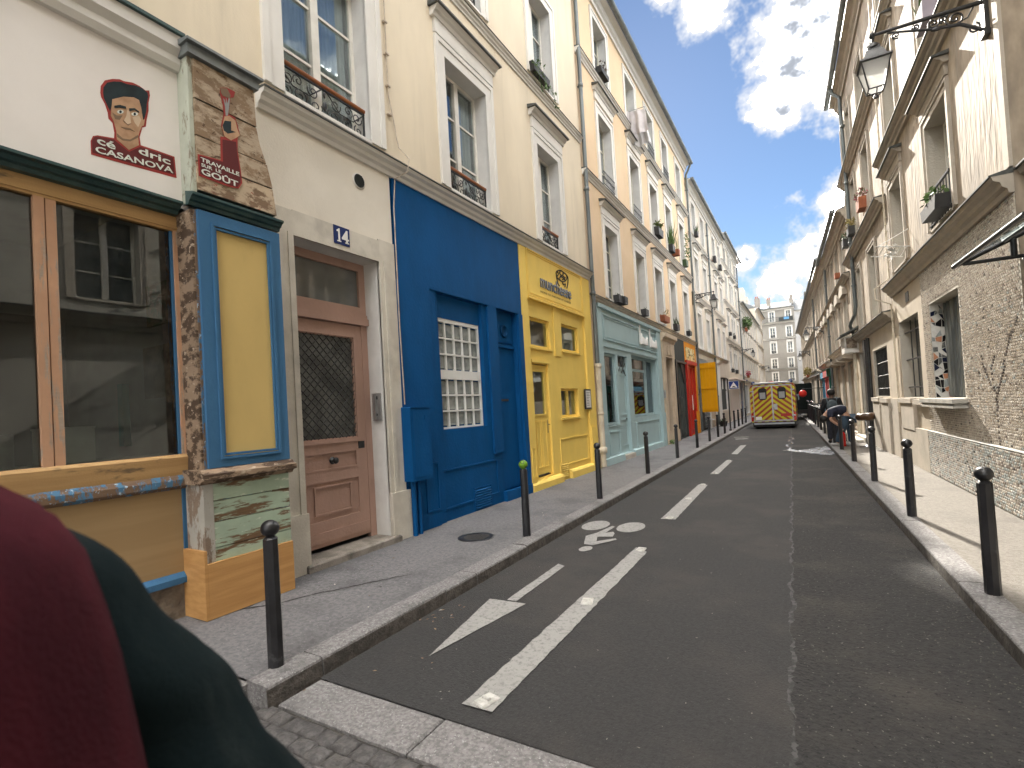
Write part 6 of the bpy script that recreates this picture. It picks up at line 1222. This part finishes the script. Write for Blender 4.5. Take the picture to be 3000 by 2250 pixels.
EB2 = building(ES, 'end_building', 'narrow white rendered house end right of the pale end block', -1.15, 7, 18.5, mk('render_grey', (.42,.42,.42), (.38,.38,.38), 1), [(1.5,2.4,z,z+2,dict(cas=.2)) for z in (4.6,7.4,10.4,13.4)], eave=.3, roofh=3, back=12, roofm=mk('slate_grey2', (.16,.17,.18), (.12,.13,.14), 2))
# ------------------------------------------------------------------ ambulance
A = thing('ambulance', 'fire brigade ambulance van with red and yellow rear chevrons, seen from behind', 'ambulance', (-1.60,30.5,0))
def chevron():
    m, t, bs = base_mat('chevron'); tc = N(t, 'ShaderNodeTexCoord'); sp = N(t, 'ShaderNodeSeparateXYZ'); t.links.new(tc.outputs['Object'], sp.inputs[0])
    def mt(op, a, b=None):
        n = N(t, 'ShaderNodeMath', operation=op)
        for i, v in enumerate((a, b)):
            if v is None: continue
            if isinstance(v, (int, float)): n.inputs[i].default_value = v
            else: t.links.new(v, n.inputs[i])
        return n.outputs[0]
    s = mt('ADD', mt('MULTIPLY', mt('ABSOLUTE', sp.outputs[0]), .85), sp.outputs[2]); f = mt('GREATER_THAN', mt('FRACT', mt('MULTIPLY', s, 3.4)), .52)
    t.links.new(mixc(t, f, (.50,.43,.004), (.27,.038,.006)), bs.inputs['Base Color']); bs.inputs['Roughness'].default_value = .4; return m
chev = chevron(); vred = mk('ambulance_red', (.42,.025,.015), rough=.3, bump=0); vwhite = mk('ambulance_white', (.72,.72,.72), rough=.3, bump=0)
b = MB(); b.prism([(-1.06,.36),(1.06,.36),(1.08,.7),(1.08,2.2),(1.02,2.40),(-1.02,2.40),(-1.08,2.2),(-1.08,.7)], 'y', 0, 3.6); b.o('body', chev, A)
b = MB(); b.prism([(3.601,.4),(5.4,.4),(5.45,1.0),(4.9,1.25),(4.3,2.1),(3.601,2.2)], 'x', -.95, .95); b.o('cab', vred, A)
for s in (-1, 1):
    b = MB(); x0, x1 = sorted((s*.03, s*.91)); b.box(x0,x1,-.035,-.003,.46,2.28); dd = b.o('rear_door', chev, A)
    xa, xb = sorted((s*.26, s*.66)); q = MB()
    def rr(a, c, z0, z1, r): return [(a+r,z0),(c-r,z0),(c,z0+r),(c,z1-r),(c-r,z1),(a+r,z1),(a,z1-r),(a,z0+r)]
    q.prism(rr(xa,xb,1.56,2.2,.08), 'y', -.05, -.034); q.o('window_seal', rubber, dd); q = MB(); q.prism(rr(xa+.05,xb-.05,1.61,2.15,.05), 'y', -.056, -.049); q.o('window', rubber, dd); q = MB(); q.box(xa+.06,xb-.06,-.060,-.056,1.62,1.96); q.o('frosted_film', mk('frosted', (.30,.31,.32), rough=.4, bump=0), dd)
    q = MB(); q.box(*sorted((s*.88,s*1.04)),-.07,-.03,2.02,2.08); q.box(*sorted((s*.88,s*1.04)),-.07,-.03,.66,.72); q.o('hinge', alu, dd)
    q = MB(); q.box(*sorted((s*1.00,s*1.07)),-.03,-.002,1.02,1.20); q.o('indicator', amber, A); q = MB(); q.box(*sorted((s*.96,s*1.075)),-.03,-.002,.42,.85); q.o('tail_light', redlens, A)
    q = MB(); q.lathe([(.09,0),(.10,.03),(.10,.12),(.06,.17),(0,.18)], 14, (s*.90,.15,2.42)); q.o('beacon', bluelens, A)
    for yy_ in (.75,4.5):
        q = MB(); q.lathe([(.20,-.1),(.36,-.1),(.36,.1),(.20,.1)], 20); w_ = q.o('wheel', rubber, A, (s*.86,yy_,.36)); w_.rotation_euler = (0,math.pi/2,0); q = MB(); q.lathe([(.0,-.06),(.2,-.08),(.2,.08),(0,.06)], 16); q.o('rim', alu, w_)
    q = MB(); q.box(*sorted((s*.95,s*1.15)),4.2,4.3,1.35,1.65); q.o('mirror', rubber, A)
b = MB(); b.box(-.94,-.90,-.06,-.03,.44,2.32); b.box(.90,.94,-.06,-.03,.44,2.32); b.box(-.035,.035,-.065,-.03,.44,2.34); b.box(-.94,.94,-.055,-.03,2.28,2.33); b.box(-.96,.96,-.06,-.01,.40,.47); b.o('door_frame', alu, A)
b = MB(); b.box(-.9,.9,-.02,.3,2.402,2.50); b.tube([(-.8,-.05,2.47),(.75,-.05,2.47)], .035, 8); b.o('roof_rail', alu, A); b = MB(); b.box(-.12,.12,-.04,.02,2.50,2.54); b.o('brake_light', redlens, A)
b = MB(); b.box(-.95,.98,-.25,.1,.24,.33); b.o('bumper_step', alu, A); b = MB(); b.box(-.98,1.0,-.22,3.4,.12,.36); b.o('underbody', rubber, A)
b = MB(); b.box(.06,.22,-.06,-.034,1.02,1.32); b.o('door_latch', alu, A); b = MB(); b.box(-.86,-.56,-.045,-.034,.49,.66); b.o('number_plate', cardw, A); b = MB(); b.box(.35,.86,-.045,-.034,.64,.80); b.o('label_plate', vred, A)
# dark lorry and round red sign farther on
T = thing('lorry', 'dark lorry parked beyond the ambulance on the right', 'lorry', (-.55,40,0))
b = MB(); b.box(-.9,.9,0,5,.7,2.5); b.o('body', mk('lorry_dark', (.008,.012,.011), (.012,.016,.016), 3, rough=.8, spec=.1), T); b = MB(); b.box(-.5,.1,-.02,0,1.4,1.8); b.o('rear_plate', mk('lorry_plate', (.2,.26,.3)), T); b = MB(); b.box(-.88,.88,-.05,4.8,.42,.68); b.o('chassis', rubber, T)
for s in (-1,1):
    for y in (.8,4): b = MB(); b.lathe([(.2,-.12),(.4,-.12),(.4,.12),(.2,.12)], 18); w_ = b.o('wheel', rubber, T, (s*.72,y,.4)); w_.rotation_euler = (0,math.pi/2,0)
sgn = thing('round_sign', 'round red sign hanging out over the pavement beyond the ambulance', 'sign', (.42,37.0,0)); b = MB(); b.lathe([(0,-.04),(.19,-.03),(.22,0),(.19,.03),(0,.04)], 24); d_ = b.o('disc', mk('sign_red', (.55,.03,.02), rough=.35, bump=0), sgn, (-.62,0,1.80)); d_.rotation_euler = (math.pi/2,0,0); b = MB(); b.tube([(.55,0,2.1),(-.62,0,2.1)], .02, 6); b.tube([(-.62,0,2.1),(-.62,0,1.95)], .015, 6); b.o('bracket', iron, sgn)
# road hump sign on a pole
P = thing('traffic_sign', 'blue square road hump sign with white triangle on a dark pole', 'traffic sign', (-3.41,27.6,.12)); b = MB(); b.tube([(0,0,0),(0,0,2.62)], .035, 10); b.lathe([(.07,0),(.06,.1),(.036,.12)], 10); b.o('pole', iron, P)
b = MB(); b.box(.04,.52,-.05,-.03,2.08,2.50); pnl = b.o('panel', mk('sign_white', (.75,.75,.74), bump=0), P); b = MB(); b.box(.06,.50,-.055,-.051,2.10,2.48); b.o('blue_field', mk('sign_blue', (.012,.04,.20), bump=0), pnl); b = MB(); b.prism([(.10,2.15),(.46,2.15),(.28,2.44)], 'y', -.060, -.056); b.o('triangle', mk('sign_white2', (.78,.78,.77), bump=0), pnl); b = MB(); b.prism([(.18,2.175),(.38,2.175),(.33,2.22),(.28,2.235),(.23,2.22)], 'y', -.064, -.061); b.o('hump', iron, pnl)
bk = thing('plant_tub', 'low dark tub standing by the downpipe on the left pavement', 'planter', (-4.35,32.2,.12)); b = MB(); b.lathe([(.18,0),(.24,.3),(.26,.3),(.22,.28)], 14); b.o('tub', plasticdk, bk); b = MB(); leaves(b, (0,0,.32), .18, 40, .06); b.o('plant', leafd, bk)
st_ = thing('cafe_stool', 'small light metal stool by the slatted shutter on the left', 'stool', (-4.15,26.6,.12)); b = MB(); b.lathe([(.2,.62),(.2,.65),(0,.655)], 14); b.o('seat', alu, st_)
for k in range(3): b = MB(); a = k*2.1; b.tube([(.05*math.cos(a),.05*math.sin(a),.62),(.2*math.cos(a),.2*math.sin(a),0)], .012, 6); b.o('leg', alu, st_)
# weeds at the wall foot
wd = thing('weed_tuft', 'green weeds growing at the foot of the wall past the pale blue shop', 'weeds', (-4.55,19.75,.12)); b = MB(); leaves(b, (0,0,.08), .16, 70, .05, (1,1.6,.8)); b.o('leaves', leafm, wd)
# ------------------------------------------------------------------ motorcycles
def moto(X, Y, rz, label):
    t = thing('motorcycle', label, 'motorcycle', (X,Y,.0 if False else .12), rz, 'motorcycles parked on the right')
    for y in (-.65,.65): b = MB(); b.lathe([(.19,-.05),(.28,-.06),(.28,.06),(.19,.05)], 18); w = b.o('wheel', rubber, t, (0,y,.28)); w.rotation_euler = (0,math.pi/2,0); b = MB(); b.lathe([(0,-.03),(.19,-.04),(.19,.04),(0,.03)], 12); b.o('rim', alu, w)
    b = MB(); b.prism([(-.55,.45),(-.2,.35),(.35,.35),(.5,.6),(.35,.85),(.1,.80),(-.1,.72),(-.7,.82),(-.75,.72)], 'x', -.10, .10); b.o('body', mk('moto_paint', (.02,.02,.025), rough=.3), t); b = MB(); b.prism([(-.7,.80),(-.05,.73),(.02,.80),(-.1,.84),(-.65,.90)], 'x', -.13, .13); b.o('seat', rubber, t)
    b = MB(); b.tube([(0,.65,.28),(0,.45,.95)], .03, 6); b.tube([(-.35,.35,1.02),(0,.45,.98),(.35,.35,1.02)], .018, 6); b.o('handlebar', iron, t); b = MB(); b.ball((0,.58,.88), .1, 10, 8); b.o('headlight', chrome, t); b = MB(); b.tube([(-.3,.4,1.02),(-.38,.42,1.15)], .01, 5); b.ball((-.38,.42,1.18), .05, 8, 6, (1,.3,.7)); b.tube([(.3,.4,1.02),(.38,.42,1.15)], .01, 5); b.ball((.38,.42,1.18), .05, 8, 6, (1,.3,.7)); b.o('mirrors', chrome, t)
for i, (X, Y, rz, lb) in enumerate(((.62,33.0,.12,'dark motorcycle at the near end of the parked row on the right pavement'),(.52,35.2,.18,'second dark motorcycle in the parked row on the right pavement'),(.42,37.4,.1,'third dark motorcycle in the parked row on the right pavement'),(.34,39.6,.15,'farthest dark motorcycle in the parked row on the right'))): moto(X, Y, rz+math.pi, lb)
# ------------------------------------------------------------------ bar stool and fire extinguisher
BS = thing('bar_stool', 'bar stool with brown cushioned seat on a chrome pole, right pavement', 'bar stool', (1.44,17.75,.12)); b = MB(); b.lathe([(.0,0),(.20,0),(.20,.012),(.05,.03),(.025,.05)], 24); b.o('base', chrome, BS); b = MB(); b.tube([(0,0,.03),(0,0,.78)], .028, 12); b.o('pole', chrome, BS)
b = MB(); b.lathe([(.0,.76),(.17,.77),(.23,.82),(.25,.90),(.20,.96),(.08,.955),(0,.96)], 20)
b.v = [(x*(1+.12*math.sin(5*math.atan2(y,x))),y*(1+.1*math.sin(4*math.atan2(y,x))),z+.02*math.sin(6*math.atan2(y,x))) for x, y, z in b.v]; b.o('seat', mk('leather_brown', (.10,.055,.03), (.06,.03,.018), 6, rough=.35), BS)
FX = thing('fire_extinguisher', 'red fire extinguisher held near the ground by the bending man', 'fire extinguisher', (.86,17.85,.13)); b = MB(); b.lathe([(.06,0),(.065,.02),(.065,.34),(.05,.39),(.025,.41),(.025,.43)], 16); b.o('cylinder', mk('extinguisher_red', (.50,.015,.012), rough=.25, bump=0), FX); b = MB(); b.box(-.02,.02,-.03,.03,.43,.47); b.tube([(-.02,0,.47),(-.09,0,.52)], .01, 6); b.tube([(.03,0,.45),(.08,0,.4),(.075,0,.15)], .010, 6); b.o('valve', iron, FX)
# ------------------------------------------------------------------ people
def skinmesh(name, verts, edges, radii, m, parent, sub=2):
    me = bpy.data.meshes.new(name); me.from_pydata(verts, edges, []); o = link(name, me, parent); me.materials.append(m)
    o.modifiers.new('skin', 'SKIN'); 
    for i, r in enumerate(radii):
        sv = me.skin_vertices[0].data[i]; sv.radius = r if isinstance(r, tuple) else (r, r); sv.use_root = (i == 0)
    s = o.modifiers.new('sub', 'SUBSURF'); s.levels = sub; s.render_levels = sub
    o.modifiers['skin'].use_smooth_shade = True
    return o
def chain(pts): return [(i, i+1) for i in range(len(pts)-1)]
def hand(b, p, d, up, s=1):
    """palm and five bent fingers, appended to a mesh builder; p wrist, d pointing direction"""
    p, d, up = Vector(p), Vector(d).normalized(), Vector(up).normalized(); sd = d.cross(up).normalized()
    b.tube([p, p+d*.04*s, p+d*.085*s], [.024*s,.034*s,.030*s], 8)
    for k, (o_, l) in enumerate(((-.027,.062),(-.009,.072),(.009,.068),(.027,.052))):
        q = p+d*.08*s+sd*o_*s; b.tube([q, q+d*l*.5*s, q+(d*.85*l-up*l*.35)*s], [.0095*s,.009*s,.007*s], 6)
    q = p+d*.03*s-sd*.03*s; b.tube([q, q+(d*.03-sd*.03)*s, q+(d*.06-sd*.035-up*.01)*s], [.012*s,.010*s,.008*s], 6)
def figure(root, J, skinm, head=.105):
    """continuous body: J = dict of joints"""
    V = [J['hip'],J['chest'],J['neck'],J['head0'],J['head1'],J['shL'],J['elL'],J['wrL'],J['shR'],J['elR'],J['wrR'],J['hpL'],J['knL'],J['anL'],J['toL'],J['hpR'],J['knR'],J['anR'],J['toR']]
    Ed = [(0,1),(1,2),(2,3),(3,4),(1,5),(5,6),(6,7),(1,8),(8,9),(9,10),(0,11),(11,12),(12,13),(13,14),(0,15),(15,16),(16,17),(17,18)]
    Rr = [(.13,.11),(.15,.12),.055,.085,.075,.06,.045,.033,.06,.045,.033,.09,.062,.042,.035,.09,.062,.042,.035]
    return skinmesh('body', V, Ed, Rr, skinm, root)
# standing man seen from behind, with backpack
M1 = thing('person', 'standing person from behind in black jacket and cap with grey backpack', 'person', (.68,19.2,.12))
J = dict(hip=(0,0,.93),chest=(0,.01,1.28),neck=(0,.0,1.46),head0=(0,.02,1.55),head1=(0,.02,1.66),shL=(-.19,0,1.38),elL=(-.25,.02,1.10),wrL=(-.23,.12,.88),shR=(.19,0,1.38),elR=(.25,.02,1.10),wrR=(.23,.12,.88),hpL=(-.09,0,.86),knL=(-.10,.02,.48),anL=(-.10,0,.08),toL=(-.11,.14,.04),hpR=(.09,0,.86),knR=(.11,.02,.48),anR=(.12,0,.08),toR=(.13,.14,.04))
figure(M1, J, skind)
skinmesh('jacket', [(0,0,.88),(0,.01,1.28),(0,0,1.44),(-.20,0,1.38),(-.26,.02,1.10),(-.24,.11,.92),(.20,0,1.38),(.26,.02,1.10),(.24,.11,.92)], [(0,1),(1,2),(1,3),(3,4),(4,5),(1,6),(6,7),(7,8)], [(.19,.15),(.205,.155),.085,.095,.075,.06,.095,.075,.06], jacketb, M1)
skinmesh('trousers', [(0,0,.92),(-.095,0,.84),(-.10,.02,.48),(-.10,0,.10),(.095,0,.84),(.11,.02,.48),(.12,0,.10)], [(0,1),(1,2),(2,3),(0,4),(4,5),(5,6)], [(.165,.135),.115,.09,.075,.115,.09,.075], jeansd, M1)
b = MB(); b.ball((0,.02,1.63), .125, 14, 10, (.95,1.05,.92)); b.o('cap', hairm, M1); b = MB(); hand(b, (-.23,.12,.88), (0,.2,-1), (1,0,0)); hand(b, (.23,.12,.88), (0,.2,-1), (-1,0,0)); b.o('hands', skind, M1); b = MB(); b.ball((0,-.2,1.18), .16, 14, 10, (.95,.6,1.35)); b.tube([(-.11,-.16,1.3),(-.14,-.12,1.42),(-.13,.02,1.47)], .02, 6); b.tube([(.11,-.16,1.3),(.14,-.12,1.42),(.13,.02,1.47)], .02, 6); b.o('backpack', packg, M1)
b = MB()
for s in (-.11,.125): b.ball((s,.07,.05), .07, 12, 8, (.75,1.9,.75))
b.o('shoes', rubber, M1)
# bending man
M2 = thing('person', 'bending person in navy shirt and blue jeans reaching down to the red extinguisher', 'person', (.9,18.05,.12))
J = dict(hip=(.10,0,.98),chest=(-.25,-.08,1.10),neck=(-.42,-.12,1.0),head0=(-.47,-.13,.91),head1=(-.50,-.14,.80),shL=(-.33,-.27,1.04),elL=(-.32,-.34,.80),wrL=(-.12,-.26,.62),shR=(-.31,.12,1.03),elR=(-.20,.06,.76),wrR=(-.05,-.12,.58),hpL=(.08,-.11,.88),knL=(-.06,-.10,.48),anL=(-.17,-.02,.08),toL=(-.31,-.06,.04),hpR=(.12,.10,.88),knR=(.17,.06,.48),anR=(.18,.04,.08),toR=(.05,.02,.04))
figure(M2, J, skin)
skinmesh('shirt', [(.10,0,1.02),(-.08,-.04,1.10),(-.25,-.08,1.12),(-.39,-.11,1.03),(-.33,-.27,1.05),(-.33,-.33,.86),(-.31,.12,1.04),(-.24,.09,.84)], [(0,1),(1,2),(2,3),(2,4),(4,5),(2,6),(6,7)], [(.19,.18),(.20,.18),(.21,.19),.10,.105,.08,.105,.08], shirtn, M2)
skinmesh('jeans', [(.13,0,.97),(.09,-.11,.84),(-.06,-.10,.48),(-.17,-.02,.10),(.13,.11,.84),(.17,.06,.48),(.18,.04,.10)], [(0,1),(1,2),(2,3),(0,4),(4,5),(5,6)], [(.205,.20),.14,.105,.085,.14,.105,.085], denim, M2)
b = MB(); b.ball((-.50,-.14,.84), .108, 14, 10, (1,.95,1.05)); b.o('hair', hairm, M2); b = MB(); hand(b, (-.12,-.26,.62), (.4,.2,-.6), (1,0,.3)); hand(b, (-.05,-.12,.58), (.12,-.3,-.4), (1,0,0)); b.o('hands', skin, M2); b = MB()
for (x, y) in ((-.22,-.04),(.11,.03)): b.ball((x,y,.05), .07, 12, 8, (1.9,.75,.75))
b.o('shoes', mk('shoe_light', (.35,.35,.34)), M2)
# ------------------------------------------------------------------ person beside the camera, cut by the left frame edge
NP = thing('person', 'person in dark coat and maroon fleece wrap, close at the left frame edge', 'person', (-.62,-.06,0))
def loft(secs, n=40, fold=0.0, ph=0):
    vs = []
    for (cx, cy, cz, rx, ry_, tw) in secs:
        for k in range(n):
            a = 2*math.pi*k/n; f = 1+fold*math.sin(5*a+ph+cz*2)*.6+fold*math.sin(9*a-ph-cz*4)*.4
            vs.append((cx+rx*f*math.cos(a), cy+ry_*f*math.sin(a), cz+tw*math.cos(a)))
    b = MB(); b.add(vs, [(i*n+k,i*n+(k+1)%n,(i+1)*n+(k+1)%n,(i+1)*n+k) for i in range(len(secs)-1) for k in range(n)], True); return b
J = dict(hip=(0,0,1.0),chest=(0,0,1.42),neck=(-.02,0,1.70),head0=(-.02,.02,1.80),head1=(-.02,.03,1.93),shL=(-.22,0,1.56),elL=(-.27,.05,1.22),wrL=(-.22,.2,1.0),shR=(.03,.16,1.55),elR=(.118,.424,1.10),wrR=(.17,.50,1.0),hpL=(-.1,0,.95),knL=(-.1,.03,.52),anL=(-.1,0,.1),toL=(-.1,.15,.04),hpR=(.1,0,.95),knR=(.1,.03,.52),anR=(.1,0,.1),toR=(.1,.15,.04))
figure(NP, J, skin)
loft([(0,0,.55,.26,.20,0),(0,0,.9,.24,.18,0),(0,0,1.2,.24,.17,0),(0,0,1.45,.22,.15,0),(0,.02,1.56,.18,.12,-.03),(-.02,.02,1.63,.11,.09,-.02),(-.02,.02,1.68,.075,.075,0)], fold=.03).o('coat', coatteal, NP)
raw = []
for az, z, r in ((100,1.545,.10),(94,1.59,.095),(88,1.607,.09),(82.5,1.602,.088),(78,1.577,.086),(74.2,1.535,.086),(71,1.485,.086),(68,1.425,.087),(65.2,1.366,.089),(62.2,1.30,.09),(58.8,1.22,.09),(55,1.11,.082),(50,1.03,.07),(46,1.0,.06)):
    raw.append((-.62*math.sin(rad(az))+.62, .62*math.cos(rad(az))+.06, z, r))
raw = smooth_path(raw, 5); sp_ = [p[:3] for p in raw]; sr_ = [p[3] for p in raw]
b = MB(); b.tube(sp_, sr_, 20)
b.v = [(x+.006*math.sin(z*60+y*20), y+.006*math.sin(z*47+x*31), z) for x, y, z in b.v]; b.o('sleeve', coatteal, NP)
loft([(0,0,.95,.34,.30,0),(0,0,1.2,.325,.31,0),(0,0,1.33,.31,.305,0),(0,0,1.43,.297,.297,0),(0,0,1.50,.287,.287,0),(0,0,1.55,.28,.28,0),(0,0,1.59,.272,.272,0),(0,0,1.63,.262,.262,0),(0,0,1.66,.245,.245,0),(0,0,1.68,.22,.22,0),(0,0,1.695,.18,.18,0),(0,0,1.71,.13,.13,0),(0,0,1.74,.10,.10,0),(0,0,1.78,.095,.095,0)], n=80, fold=.04, ph=.8).o('wrap', fleece, NP)
b = MB(); b.ball((-.02,.02,1.90), .125, 16, 12, (.95,1.05,1.15)); b.o('hair', hairm, NP); b = MB(); hand(b, (.18,.50,1.0), (.6,.3,-.4), (0,0,1), 1.1); hand(b, (-.22,.2,1.0), (0,.4,-1), (-1,0,0), 1.1); b.o('hands', skin, NP); b = MB()
for s in (-.1,.1): b.tube([(s,0,.95),(s,.02,.5),(s,0,.08)], [.10,.085,.075], 14)
b.o('trousers', jeansd, NP); b = MB()
for s in (-.1,.1): b.ball((s,.07,.05), .075, 12, 8, (.75,1.9,.75))
b.o('shoes', rubber, NP)
